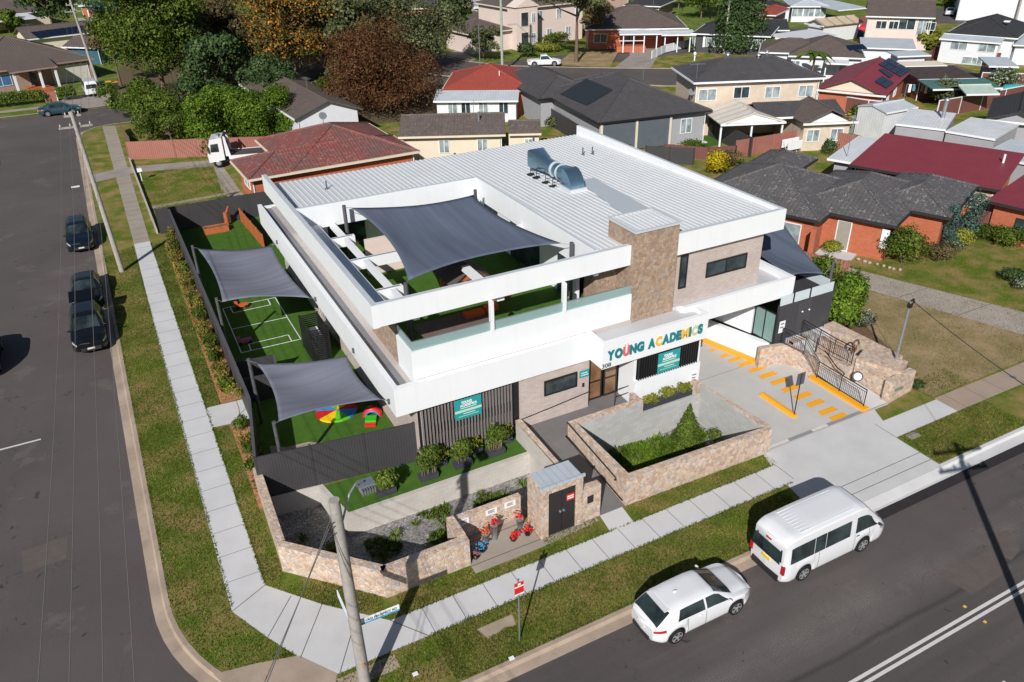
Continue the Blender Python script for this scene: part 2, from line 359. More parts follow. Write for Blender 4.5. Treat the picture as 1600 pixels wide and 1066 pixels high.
BRICKP = m_brick('mauve_brick', (0.30, 0.19, 0.165), (0.36, 0.24, 0.20), (0.38, 0.33, 0.29), 0.24, 0.086, 0.008)
BRICKC = m_brick('cream_brick', (0.60, 0.49, 0.38), (0.66, 0.55, 0.44), (0.52, 0.46, 0.38), 0.24, 0.086, 0.006, 0.15)
STONE = m_stone(); STONET = m_stone('tower_stone', .66)
CREAM = plain('cream_render', (0.66, 0.58, 0.46), 0.8, 0.05); WEATHER = plain('white_weatherboard', (0.66, 0.68, 0.72), 0.6, 0.05)
PINKR = plain('pinkish_render', (0.66, 0.55, 0.50), 0.8, 0.05); PALEG = plain('pale_grey_render', (0.33, 0.33, 0.355), 0.8, 0.06, dirt=0.1)
CHAR = m_corr('charcoal_fence_cladding', (0.048, 0.046, 0.050), 0.12, 0.6, 0.0, 0.5); BLACK = plain('black_metal', (0.014, 0.014, 0.016), 0.45, 0.1)
DARKG = plain('dark_grey_post', (0.085, 0.085, 0.095), 0.5, 0.1); DWALL = m_corr('dark_wall_cladding', (0.052, 0.052, 0.060), 0.2, 0.6, 0, 0.25)
def m_sail(name, c, sc_):
    t = NT(name); t.set(Roughness=.9); a = t.noise(1.0, 3, .5, t.coord('Object', sc_)); b = t.noise(60, 2)
    k = t.ramp(a, [(.3, tuple(x*.80 for x in c)), (.7, tuple(x*1.16 for x in c))]); k = t.mix(t.ramp(b, [(.4, .2), (.6, 0)]), k, tuple(x*.6 for x in c)); t.col(k); t.bump(a, .25, .05)
    tr = t.n('ShaderNodeBsdfTranslucent'); t.l(k, tr.inputs['Color']); ms = t.n('ShaderNodeMixShader'); ms.inputs[0].default_value = .08; t.l(t.b.outputs[0], ms.inputs[1]); t.l(tr.outputs[0], ms.inputs[2]); t.l(ms.outputs[0], t.t.nodes['Material Output'].inputs['Surface']); return t.mat
SAIL = m_sail('grey_sail_fabric', (0.165, 0.175, 0.225), (.15, 2.6, .5)); SAIL2 = m_sail('slate_sail_fabric', (0.105, 0.13, 0.185), (2.2, .16, .5))
GLASS = m_glass('window_glass'); GLASSL = m_glass('curtained_glass', (0.16, 0.19, 0.20), 0.15, 0.4); GLASSB = m_clearglass(); GLASSV = m_glass('vehicle_glass', (0.010, 0.015, 0.016), 0.04, 0.9)  # vehicle glass has lighter blotches painted in as reflections and interior shapes
FROST = plain('green_frosted_glass', (0.20, 0.32, 0.30), 0.15, 0.05)
YELLOW = plain('yellow_road_paint', (0.80, 0.36, 0.015), 0.6, 0.06, sc=4); WPAINT = plain('white_road_paint', (0.60, 0.58, 0.56), 0.7, 0.10, sc=6)
TEALB = plain('teal_banner', (0.02, 0.30, 0.32), 0.5, 0.03)
GALV = plain('galvanised_steel', (0.42, 0.45, 0.48), 0.35, 0.12, 0.7, sc=3); WOODP = plain('weathered_pole_timber', (0.35, 0.325, 0.30), 0.9, 0.2, sc=5, bump=0.5)
TIMB = plain('orange_timber', (0.42, 0.115, 0.035), 0.7, 0.2, sc=3); MULCH = m_chips('bark_mulch', (0.30, 0.125, 0.05), (0.46, 0.22, 0.10), (0.58, 0.31, 0.16)); GRAVEL = m_chips('grey_gravel', (0.15, 0.14, 0.135), (0.28, 0.265, 0.255), (0.46, 0.44, 0.42), 16)
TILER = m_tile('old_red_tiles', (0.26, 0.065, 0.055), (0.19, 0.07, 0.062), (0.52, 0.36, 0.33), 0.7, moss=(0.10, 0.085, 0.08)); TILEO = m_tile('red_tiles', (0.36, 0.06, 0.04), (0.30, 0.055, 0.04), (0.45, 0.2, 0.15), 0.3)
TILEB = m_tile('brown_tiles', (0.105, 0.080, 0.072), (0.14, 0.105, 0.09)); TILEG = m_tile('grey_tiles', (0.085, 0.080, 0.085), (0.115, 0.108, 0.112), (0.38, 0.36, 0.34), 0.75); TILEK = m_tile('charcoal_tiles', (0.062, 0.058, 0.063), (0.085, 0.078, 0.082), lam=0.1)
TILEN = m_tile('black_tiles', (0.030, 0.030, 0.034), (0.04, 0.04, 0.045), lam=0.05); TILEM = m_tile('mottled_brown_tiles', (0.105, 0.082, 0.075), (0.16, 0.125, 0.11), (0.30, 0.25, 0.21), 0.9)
MAROON = m_corr('maroon_steel', (0.23, 0.032, 0.045), 0.25, 0.5, 0, 0.35); GREYST = m_corr('pale_steel_roof', (0.50, 0.54, 0.58), 0.3, 0.4, 0, 0.4); WHITEST = m_corr('white_steel_roof', (0.66, 0.68, 0.70), 0.3, 0.4, 0, 0.4)
PINKF = m_corr('salmon_steel_fence', (0.33, 0.135, 0.105), 0.2, 0.6, 0, 0.7, dark=0.55); BLUEF = m_corr('blue_grey_steel_fence', (0.20, 0.27, 0.33), 0.2, 0.6, 0, 0.7); BROWNF = m_corr('brown_steel_fence', (0.17, 0.065, 0.055), 0.2, 0.6, 0, 0.7)
LPANEL = m_corr('solar_cells', (0.006, 0.014, 0.035), 0.33, 0.35, 0, 0.1, axis=0, dark=0.9)
SKIN_W = plain('white_car_paint', (0.70, 0.71, 0.74), 0.22, 0.015, coat=0.6); CARB = plain('black_car_paint', (0.004, 0.005, 0.007), 0.25, 0.05, coat=0.25); CARN = plain('navy_car_paint', (0.004, 0.009, 0.018), 0.25, 0.05, coat=0.25)
RUB = plain('tyre_rubber', (0.018, 0.018, 0.019), 0.9, 0.15); RIM = plain('alloy_rim', (0.50, 0.51, 0.53), 0.3, 0.05, 0.6); PLAST = plain('black_plastic', (0.022, 0.022, 0.024), 0.6, 0.1)
RED = plain('red_plastic', (0.62, 0.02, 0.02), 0.4, 0.05); TAIL = plain('red_lamp_lens', (0.42, 0.015, 0.02), 0.15, 0.05); LAMP = plain('headlamp_lens', (0.35, 0.38, 0.42), 0.1, 0.1)
CG = {'green': ((0.045, 0.08, 0.01), (0.095, 0.15, 0.02), (0.19, 0.235, 0.045)), 'bright': ((0.05, 0.105, 0.01), (0.115, 0.2, 0.018), (0.21, 0.3, 0.035)), 'dark': ((0.0294, 0.0589, 0.0221), (0.0644, 0.1104, 0.0368), (0.1104, 0.1656, 0.0552)), 'gum': ((0.07, 0.088, 0.04), (0.145, 0.165, 0.07), (0.24, 0.25, 0.12)), 'russet': ((0.085, 0.032, 0.016), (0.165, 0.07, 0.034), (0.13, 0.095, 0.035)), 'orange': ((0.06, 0.075, 0.0224), (0.135, 0.1276, 0.045), (0.78, 0.285, 0.03)), 'brown': ((0.09, 0.0648, 0.036), (0.18, 0.126, 0.063), (0.162, 0.18, 0.063)), 'yellow': ((0.2, 0.16, 0.01), (0.5, 0.38, 0.01), (0.6, 0.5, 0.03)), 'lime': ((0.14, 0.16, 0.02), (0.26, 0.28, 0.035), (0.36, 0.36, 0.07)), 'flower': ((0.039, 0.0715, 0.0156), (0.091, 0.143, 0.039), (0.715, 0.676, 0.676)), 'teal': ((0.036, 0.084, 0.072), (0.072, 0.144, 0.12), (0.12, 0.204, 0.18))}
LEAF = {k: m_leaf('leaves_' + k, v) for k, v in CG.items()}
BARK = plain('bark', (0.16, 0.115, 0.085), 0.95, 0.3, sc=6, bump=0.7)

# ------------------------------------------------------------------ ground, roads and paths
def sheet(name, pts, z, mt, label=None, kind='structure', holes=()):
    me = D.meshes.new(name); loops = [[Vector((p[0], p[1], 0)) for p in pts]] + [[Vector((p[0], p[1], 0)) for p in h] for h in holes]
    allp = [p for l in loops for p in l]; tris = tessellate_polygon(loops); fs = []
    for a, b, c in tris:
        cr = (allp[b]-allp[a]).cross(allp[c]-allp[a]).z
        fs.append((a, b, c) if cr > 0 else (a, c, b))
    mb = MB(); mb.add([(p.x, p.y, z) for p in allp], fs); return mb, loops
def sheetobj(name, pts, z, mt, holes=(), kerb=None, **tags):
    mb, loops = sheet(name, pts, z, mt, holes=holes)
    tags.setdefault('kind', 'structure')
    return mb.build(name, mt, keep=True, **tags)
def rect(x0, y0, x1, y1): return [(x0, y0), (x1, y0), (x1, y1), (x0, y1)]
RC = 8.6; arc = [(6.5 - RC*math.cos(a), 24.57 - RC*math.sin(a)) for a in [R(90)*i/16 for i in range(16, -1, -1)]]   # (6.5,15.5) -> (-2,24)
arcN = [(-2.1, 100.6), (-1.6, 102.6), (-0.6, 103.9), (1.0, 104.6)]
block = [(700, 15.97), (700, 104.7)] + arcN[::-1] + arc[::-1]
HW = [(2.35, 23.85), (5.2, 20.75), (8.6, 20.75), (8.6, 22.0), (14.0, 22.0), (14.0, 25.85), (5.3, 25.85), (4.85, 28.25), (2.35, 28.6)]
HE = rect(16.3, 20.8, 23.5, 25.2)
sheetobj('road', rect(-300, -150, 700, 117), -0.14, ASPH, holes=[HW, HE])
gm, _ = sheet('ground', block, 0, GRASS, holes=[HW, HE]); gm.build('ground', GRASS, keep=True, kind='structure')
k = MB(); 
def kerbline(pts, inward=0.15, zt=0.012, pan=0.45):
    """kerb top and face plus a gutter pan on the road side (road side is to the right of travel)"""
    top = MB(); n = len(pts); P2 = [Vector(p) for p in pts]; off = []
    for i in range(n):
        d = (P2[min(n-1, i+1)] - P2[max(0, i-1)]).normalized(); off.append(Vector((d.y, -d.x)))
    rings = [(-inward, -0.01), (-inward, zt), (0.02, zt), (0.05, -0.02), (0.09, -0.118), (pan, -0.130), (pan, -0.15)]
    vs = []
    for i in range(n):
        for o, z in rings: q = P2[i] + off[i] * o; vs.append((q.x, q.y, z))
    m = len(rings)
    top.add(vs, [(i*m+j, i*m+j+1, (i+1)*m+j+1, (i+1)*m+j) for i in range(n-1) for j in range(m-1)]); top.f = [f[::-1] for f in top.f]
    return top
kp = [(24.5, 15.97)] + [(x, 15.97) for x in (18, 14, 10, 8)] + arc + [(-2.1, y) for y in range(28, 100, 4)] + arcN + [(30, 104.7), (60, 104.7)]
mb = kerbline([p for p in kp][::-1]); mb.f = [f for f in mb.f]; mb.build('kerb', CONCB, keep=True, kind='structure')
# new kerb and layback in front of the driveway
mb = kerbline([(400, 15.97), (34, 15.97), (29.6, 15.97)][::-1]); mb.f = [f for f in mb.f]; mb.build('new_kerb', CONC, keep=True, kind='structure')
sheetobj('layback', rect(22.3, 15.52, 29.62, 15.98), 0, CONC)
o = D.objects['layback']
for v in o.data.vertices: v.co.z = -0.118 if v.co.y < 15.8 else 0.014
sheetobj('new_gutter_pan', rect(24.6, 15.42, 400, 15.56), -0.127, CONC)
sheetobj('asphalt_repair_strip', rect(24.6, 14.95, 400, 15.419), -0.130, NEWASPH)
# other blocks
def blk(name, pts, z=0.0, mt=GRASSG): 
    m_, _ = sheet(name, pts, z, mt); n = len(pts); m_.prism(pts, -0.15, z - 0.004); return m_.build(name, mt, keep=True, kind='structure')
blk('west_verge', [(-300, 15.5), (-18, 15.5), (-12, 20), (-10, 26), (-10, 94), (-10.3, 97.5), (-11.5, 99.3), (-14, 100), (-300, 100)])
mb = kerbline([(-10, 26), (-10, 94), (-10.3, 97.5), (-11.5, 99.3), (-14, 100), (-60, 100)][::-1]); mb.f = [f[::-1] for f in mb.f]
mb = kerbline([(-60, 100), (-14, 100), (-11.5, 99.3), (-10.3, 97.5), (-10, 94), (-10, 26)][::1]); mb.f = [f[::-1] for f in mb.f]; mb.build('west_kerb', CONCB, keep=True, kind='structure')
blk('north_ground', [(-300, 115.3), (700, 115.3), (700, 900), (-300, 900)])
sheetobj('north_footpath', rect(-60, 118.3, -5, 119.7), 0.006, CONCO); sheetobj('north_kerb', rect(-60, 115.2, 40, 115.7), 0.02, CONCB)
sheetobj('north_driveway', [(-4.4, 115.3), (3, 115.3), (2.2, 124.4), (-3.2, 124.4)], 0.012, CONCD)
blk('south_verge', rect(-300, -150, 700, 4.3))
# back streets
BR = [(46, 128), (50.9, 129.2), (52.2, 123.5), (53.4, 118.0), (57.6, 110.6), (62.3, 106.6), (69.6, 100.6), (75.4, 96.4), (84, 91), (96, 84), (112, 76)]
BL = [(106, 66), (90, 76), (78, 80.5), (68.2, 86.6), (61.2, 93.5), (52, 100.5), (45, 110.5), (43.5, 118)]
sheetobj('back_street', BR + BL, 0.02, ASPH)
for i, side in enumerate((BR[1:], BL)):
    m_ = MB()
    for a, b in zip(side[:-1], side[1:]): m_.seg(a, b, 0.28, 0, 0.09)
    m_.build('back_kerb', CONCB, keep=True, kind='structure')
sheetobj('far_road', [(140, 110), (162, 86), (240, 60), (250, 70), (176, 112), (150, 126)], 0.02, ASPH)
for q in ([(52.6, 126.0), (57.1, 128.8), (55.7, 118.9), (54.3, 117.6)], [(69.6, 100.8), (74.2, 98), (84, 108.5), (85.3, 111.6), (80.7, 112.8), (77.5, 108)]): sheetobj('concrete_driveway', q, 0.026, CONCD)
sheetobj('dry_front_lawn', [(63.3, 107.5), (66.5, 104.6), (69.5, 101.8), (77.4, 111.2), (77, 113.5), (71.4, 115.8)], 0.022, GRASSD)
# footpaths around the centre
def fpath(name, pts, mt, z=0.008): return sheetobj(name, pts, z, mt)
fpath('side_footpath', [(0.02, 22.8), (1.36, 23.5), (1.34, 62.9), (0.22, 62.9), (0.05, 46)], CONCS)
fpath('corner_footpath', [(0.02, 22.8), (0.9, 21.0), (1.68, 19.62), (2.62, 18.36), (5.9, 18.36), (4.95, 19.64), (3.0, 21.55), (1.36, 23.5)], CONC)
for a, b in (((0.9, 21.0), (2.1, 22.5)), ((1.7, 19.6), (3.0, 21.55)), ((2.7, 18.36), (4.0, 20.5)), ((0.02, 22.8), (1.36, 23.5)), ((5.9, 18.36), (4.95, 19.64))):
    mbx = MB(); mbx.seg(a, b, 0.03, 0.009, 0.0115); mbx.build('path_joint', plain('joint_dark', (0.12, 0.11, 0.1), 0.9), keep=True, kind='structure')  # plain dark strips marking the joints of the corner path
fpath('front_footpath', [(5.9, 18.36), (23.2, 18.36), (23.2, 19.64), (4.95, 19.64)], CONCF)
fpath('front_footpath_east', [(29.6, 18.42), (34.02, 18.45), (34.02, 19.64), (29.6, 19.64)], CONC)
fpath('old_footpath_east', [(34.02, 18.45), (120, 18.45), (120, 19.75), (34.02, 19.75)], CONCOX)
fpath('old_side_footpath', [(0.22, 62.9), (1.34, 62.9), (1.75, 103.5), (0.4, 104)], CONCO)
fpath('driveway_crossing', [(22.3, 15.985), (29.6, 15.985), (29.6, 18.42), (30.6, 20.5), (23.3, 20.5), (22.75, 18.8)], m_concrete('driveway_concrete', (0.545, 0.54, 0.54)), 0.013)
for x0, y0, x1, y1 in ((22.6, 17.1, 29.6, 17.13), (22.5, 16.52, 29.6, 16.55), (29.6, 18.42, 29.63, 19.64), (23.2, 18.5, 23.23, 19.64)): sheetobj('path_joint', rect(x0, y0, x1, y1), 0.0175, CACHE['joint_dark'])
fpath('car_park_floor', [(23.75, 20.5), (31.6, 20.5), (31.6, 24), (30.2, 27), (29, 30), (27.5, 34), (27.5, 50), (23.9, 50)], m_concrete('car_park_concrete', (0.485, 0.47, 0.455), (1, 6.2, 2.0, 0.03)))
fpath('entry_path', [(14.35, 19.6), (15.5, 19.6), (15.62, 20.62), (14.5, 20.62)], CONC, 0.012)
fpath('recess_slab', [(8.6, 20.2), (11.6, 20.2), (14.3, 20.4), (14.3, 20.62), (11.65, 20.62), (11.65, 22.15), (8.6, 22.15)], CONCO, 0.005)
fpath('side_gate_path', [(1.36, 35.1), (3.2, 34.9), (3.2, 36.95), (1.36, 37.05)], CONC, 0.006)
fpath('pram_ramp', [(-1.05, 20.35), (0.3, 20.1), (1.68, 19.72), (2.62, 18.4), (2.1, 17.2), (0.6, 17.6), (-0.4, 18.9)], CONCB, 0.010)
fpath('buried_slab', [(2.53, 18.18), (4.56, 18.2), (4.57, 17.6), (2.6, 17.62)], CONCB, 0.006); fpath('buried_slab', [(7.5, 17.8), (8.9, 17.8), (8.8, 17.3), (8.4, 17.42), (7.7, 17.22)], CONCB, 0.006)
fpath('neighbour_driveway', [(42.9, 33.3), (46.8, 23.3), (50, 14.9+4), (47.6, 18.5), (44.1, 21.6), (41.2, 30.4), (41.7, 33)], m_concrete('neighbour_concrete', (0.36, 0.31, 0.27), (1, 3.4, 1.2, 0.05), 0.15, 0.4), 0.007)
fpath('dry_lawn', [(34.1, 19.9), (47.0, 19.9), (44.1, 21.7), (41.2, 30.3), (38.5, 29.6), (35.3, 25), (33.9, 22)], GRASSD, 0.004)
sheetobj('access_path', [(2.3, 70.7), (9.3, 71.2), (9.3, 71.8), (2.3, 71.4)], 0.006, CONCO); sheetobj('truck_driveway', [(-2, 81), (2.3, 82.5), (14.5, 79.2), (14.5, 81.6), (2.3, 84.8), (-2, 84)], 0.009, CONCD); sheetobj('patio', [(8.6, 69.4), (9.8, 64), (9.8, 80.5), (9, 80.6), (8.4, 73)], 0.011, CONCO)
sheetobj('mulch_bed', [(2.12, 37.0), (2.3, 62), (3.15, 62.5), (3.15, 37.0)], 0.03, MULCH); sheetobj('mulch_bed', [(2.1, 27.9), (2.2, 34.9), (3.15, 34.9), (3.1, 32), (2.4, 28.6), (2.35, 27.9)], 0.03, MULCH)
sheetobj('playground_turf', [(2.5, 28.5), (9.2, 27.9), (9.3, 53.2), (12, 53.2), (12, 63.9), (3.2, 63.9), (3.2, 33)], 0.02, TURF); sheetobj('terrace_turf', [(5.35, 25.9), (14.0, 25.9), (14.0, 27.7), (9.2, 27.7), (4.9, 28.1)], 0.012, TURF)
sheetobj('sand_patch', [(3.3, 30.2), (6.2, 29.9), (6.0, 31.1), (5.2, 31.6), (4.2, 31.7), (3.5, 32.2)], 0.026, CONCO)
sheetobj('basin_floor', HW, -1.1, GRAVEL); sheetobj('planter_floor', HE, -1.1, GRAVEL)
sheetobj('garden_bed', [(31.9, 26.7), (34.2, 21.8), (35.2, 21.6), (37.5, 27.5), (39.5, 31.5), (36.5, 33), (33.8, 29)], 0.012, plain('garden_soil', (0.16, 0.10, 0.065), 0.95, 0.3, sc=5, bump=0.5))
for q in ([(24.0, 11.9), (26.9, 11.75), (26.7, 10.75), (24.2, 10.6)], [(27.0, 12.6), (28.5, 12.1), (27.9, 11.2), (27.02, 11.0)], [(-6.9, 30.2), (-5.2, 30.3), (-5.3, 28.9), (-6.8, 28.8)]): sheetobj('asphalt_patch', q, -0.1365, plain('patched_asphalt', (0.118, 0.10, 0.092), .9, .12, sc=3, bump=.3))
# painted markings
mk = MB()
for (x0, x1, y0, y1) in ((-300, 700, 10.03, 10.15), (-300, 700, 9.80, 9.92)): mk.box(x0, y0, -0.134, x1, y1, -0.131)
mk.build('double_centre_line', WPAINT, keep=True, kind='structure')
mk = MB()
for i in range(-6, 12): mk.box(14.6 + i*9, 7.68, -0.136, 17.6 + i*9 + 4.2, 7.78, -0.133)
mk.build('lane_line', WPAINT, keep=True, kind='structure'); mk = MB(); mk.box(-8.1, 38.38, -0.136, -6.18, 38.5, -0.133); mk.build('road_mark', WPAINT, keep=True, kind='structure')
mk = MB()
for x0, x1, y, d in ((27.40, 27.7, 29.0, .30), (27.42, 27.98, 28.2, .30), (27.5, 28.3, 27.6, .32), (27.62, 28.6, 26.95, .33), (27.75, 28.85, 26.25, .36), (27.82, 28.9, 25.5, .36), (27.9, 28.98, 24.75, .38), (27.9, 29.0, 23.95, .38), (27.95, 29.02, 23.15, .38), (28.0, 29.05, 22.35, .38), (28.0, 29.05, 21.55, .38), (28.1, 29.1, 20.95, .34)):
    mk.box(x0, y - d/2, 0.009, x1, y + d/2, 0.012)
mk.build('hatched_marking', YELLOW, keep=True, kind='structure')
mk = MB(); mk.box(23.85, 20.62, 0.009, 25.1, 20.8, 0.012, 0); mk.box(26.6, 20.62, 0.009, 27.6, 20.8, 0.012, 0); mk.box(25.1, 20.62, 0.009, 26.6, 20.8, 0.0118, 1); mk.box(27.6, 20.62, 0.009, 29.9, 20.8, 0.0118, 1)
mk.build('threshold_strip', [WPAINT, plain('drain_grate', (0.25, 0.26, 0.27), 0.6)], keep=True, kind='structure')
mk = MB()
for a, b in (((28.85, 26.25), (27.75, 30.2)), ((27.75, 30.2), (27.3, 33))): mk.seg(a, b, 0.35, 0, 0.14)
mk.build('yellow_kerb', YELLOW, keep=True, kind='structure'); mk = MB(); mk.box(29.95, 20.62, 0, 30.35, 24.2, 0.15); mk.build('yellow_kerb', YELLOW, keep=True, kind='structure')
mk = MB(); mk.xprism([(26.55, 0.008), (26.58, 0.13), (26.66, 0.16), (26.78, 0.16), (26.86, 0.13), (26.89, 0.008)], 'y', 21.9, 24.2); mk.build('traffic_island', YELLOW, label='long yellow painted island kerb in the car park entrance', cat='island kerb')
for y in (10.38, 9.6):
    mk = MB(); mk.box(23.4, y - 0.05, -0.136, 23.5, y + 0.05, -0.11); mk.build('road_reflector', plain('yellow_reflector', (0.7, 0.45, 0.08), 0.4), label='small yellow raised reflector %s the double white line' % ('above' if y > 10 else 'below'), cat='reflector', group='yellow reflectors beside the centre line')

# ------------------------------------------------------------------ the childcare centre
B = thing('childcare_centre', 'large two-storey white rendered childcare building with a stone tower and a roof terrace', 'building', (9.25, 27.3, 0))
def pt(name, mb, m, parent=B, **k): return mb.build(name, m, parent, absolute=True, **k)
# ground floor walls
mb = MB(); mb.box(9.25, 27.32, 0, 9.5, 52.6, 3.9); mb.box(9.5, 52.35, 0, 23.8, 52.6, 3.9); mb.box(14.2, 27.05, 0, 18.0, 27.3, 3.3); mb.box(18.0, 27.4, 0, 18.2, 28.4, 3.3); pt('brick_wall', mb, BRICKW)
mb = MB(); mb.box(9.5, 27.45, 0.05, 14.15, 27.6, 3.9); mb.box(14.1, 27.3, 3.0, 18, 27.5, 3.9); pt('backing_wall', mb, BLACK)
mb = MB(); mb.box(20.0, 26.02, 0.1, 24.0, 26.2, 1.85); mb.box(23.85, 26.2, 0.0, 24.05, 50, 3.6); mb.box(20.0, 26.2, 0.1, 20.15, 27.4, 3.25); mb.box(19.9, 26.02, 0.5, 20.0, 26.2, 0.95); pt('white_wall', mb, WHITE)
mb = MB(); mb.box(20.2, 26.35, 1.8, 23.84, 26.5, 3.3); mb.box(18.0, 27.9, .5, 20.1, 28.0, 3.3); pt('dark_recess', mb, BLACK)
# lower parapet band, goes round west, south and east sides
mb = MB(); mb.box(8.2, 27.15, 3.28, 8.45, 53.2, 4.66); mb.box(8.2, 26.9, 3.28, 17.95, 27.15, 4.66); mb.box(17.95, 25.9, 3.25, 24.1, 26.1, 4.62); mb.box(17.95, 26.1, 3.25, 18.15, 27.3, 4.62); mb.box(8.45, 53.0, 3.9, 9.5, 53.2, 4.5)
mb.box(23.3, 26.8, 3.65, 30.4, 27.0, 4.72); mb.box(30.4, 26.8, 3.65, 30.65, 37.0, 4.72); mb.box(23.9, 26.1, 3.25, 24.1, 26.8, 4.62); pt('lower_parapet', mb, WHITE)
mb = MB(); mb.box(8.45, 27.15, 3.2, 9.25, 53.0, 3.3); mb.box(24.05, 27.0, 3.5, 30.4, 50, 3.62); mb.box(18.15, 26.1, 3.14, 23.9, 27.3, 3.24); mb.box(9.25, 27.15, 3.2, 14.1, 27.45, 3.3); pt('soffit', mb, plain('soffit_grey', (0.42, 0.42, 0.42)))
mb = MB(); mb.box(8.45, 27.15, 4.2, 9.02, 53.0, 4.36); pt('box_gutter', mb, GREYROOF)
mb = MB(); mb.box(9.02, 27.15, 4.2, 9.4, 53.0, 4.42); mb.box(9.4, 27.15, 4.2, 20.4, 27.3, 4.60); pt('wall_flashing', mb, LEDGE)
mb = MB(); mb.box(18.15, 26.1, 4.1, 23.9, 27.3, 4.42); mb.box(20.4, 27.25, 4.1, 30.4, 29, 4.32); mb.box(29.0, 27.0, 4.1, 30.4, 45, 4.30); pt('canopy_roof', mb, plain('canopy_roof_sheet', (0.50, 0.50, 0.52), 0.5, 0.05))
mb = MB(); mb.xprism([(26.95, 4.3), (27.0, 4.72), (27.1, 4.72), (27.8, 4.3)], 'x', 23.2, 23.3); pt('canopy_upstand', mb, WHITE)
# upper floor
mb = MB(); mb.box(9.25, 27.5, 4.2, 9.45, 29.1, 5.95); mb.box(9.25, 27.3, 4.2, 20.45, 27.5, 5.95); pt('balcony_wall', mb, WHITE)
mb = MB(); mb.box(9.27, 29.1, 4.2, 9.6, 32.7, 5.9); pt('stone_wall', mb, STONET)
mb = MB(); mb.box(9.4, 32.7, 4.2, 9.6, 47.2, 5.9); pt('upper_wall', mb, WHITE)
mb = MB(); mb.box(9.6, 27.5, 4.7, 21.2, 43.0, 4.9); pt('terrace_floor', mb, TURF)
mb = MB(); mb.box(10.8, 29.2, 4.9, 14.4, 31.4, 4.92); pt('terrace_paving', mb, plain('brown_softfall', (0.16, 0.12, 0.10), 0.9, 0.15))
for i, (a, b) in enumerate((((9.35, 27.4), (9.35, 29.1)), ((9.35, 27.4), (13.0, 27.4)), ((13.16, 27.4), (16.65, 27.4)), ((16.82, 27.4), (20.4, 27.4)))):
    mb = MB(); mb.seg(a, b, 0.025, 5.95, 6.38); pt('balustrade_glass', mb, GLASSB)
    mb = MB(); mb.seg(a, b, 0.04, 6.38, 6.41); pt('balustrade_rail', mb, GALV)
for x, y in ((13.08, 27.4), (16.74, 27.4)):
    mb = MB(); mb.box(x-.07, y-.12, 5.93, x+.07, y+.12, 7.38); pt('terrace_post', mb, WHITE)
# upper frame and parapets
mb = MB(); X0, Y0, X1, Y1, ZT = 7.85, 27.55, 30.02, 47.4, 8.34
mb.box(X0, Y0, 7.33, X0+.28, Y1, ZT+.0); mb.box(X0+.28, Y0, 7.36, 20.5, Y0+.28, ZT); mb.box(22.9, Y0, 7.25, X1, Y0+.28, ZT); mb.box(X1-.25, Y0+.28, 7.25, X1, Y1, ZT)
mb.box(8.13, 40.35, 7.1, 18.6, 40.6, ZT); mb.box(18.6, 27.83, 7.1, 18.85, 40.6, ZT); pt('upper_parapet', mb, WHITE)
mb = MB()
for a in ((X0+.03, Y0+.03, X0+.25, Y1), (X0+.28, Y0+.05, 20.4, Y0+.23), (22.95, Y0+.05, X1-.3, Y0+.23), (X1-.22, Y0+.05, X1-.03, Y1), (8.2, 40.4, 18.6, 40.55), (18.65, 27.9, 18.8, 40.55)): mb.box(a[0], a[1], ZT, a[2], a[3], ZT+.015)
pt('parapet_capping', mb, FLASH)
# metal roof with standing ribs, falling gently to the back
def rz(y): return 8.16 - (y - 27.8) * 0.022
mb = MB()
def strip(x0, x1, y0, y1):
    mb.add([(x0, y0, rz(y0)), (x1, y0, rz(y0)), (x1, y1, rz(y1)), (x0, y1, rz(y1)), (x0, y0, 7.2), (x1, y0, 7.2), (x1, y1, 7.2), (x0, y1, 7.2)], [(0,1,2,3), (7,6,5,4), (0,4,5,1), (1,5,6,2), (2,6,7,3), (3,7,4,0)])
    x = x0 + 0.12
    while x < x1 - 0.05:
        z0, z1 = rz(y0), rz(y1); vs = []
        for y, z in ((y0 + .45 if y0 < 30 else y0, None), (y1, None)):
            z = rz(y); vs += [(x-.03, y, z), (x-.013, y, z+.045), (x+.013, y, z+.045), (x+.03, y, z)]
        mb.add(vs, [(0,4,5,1)[::-1], (1,5,6,2)[::-1], (2,6,7,3)[::-1], (0,1,2,3)[::-1], (4,5,6,7)]); x += 0.30
strip(18.85, X1-.25, 27.83, 47.3); strip(8.13, 18.85, 40.6, 47.3)
pt('metal_roof', mb, WHITEROOF)
mb = MB(); mb.box(18.3, 40.5, 4.9, 29, 47.0, 7.2); mb.box(21.0, 28.0, 4.9, 29, 40.5, 7.2); pt('upper_rooms', mb, WHITE)
mb = MB(); mb.box(X0+.1, 47.3, 7.1, X1, 47.48, 7.68); pt('rear_gutter', mb, FLASH)
mb = MB(); mb.add([(22.4, 29.45, rz(29.45)+.05), (24.3, 29.45, rz(29.45)+.05), (25.0, 37.8, rz(37.8)+.05), (23.9, 37.8, rz(37.8)+.05)], [(0,1,2,3)]); pt('flat_flashing', mb, plain('flat_flashing_metal', (0.46, 0.50, 0.54), 0.35, 0.03))
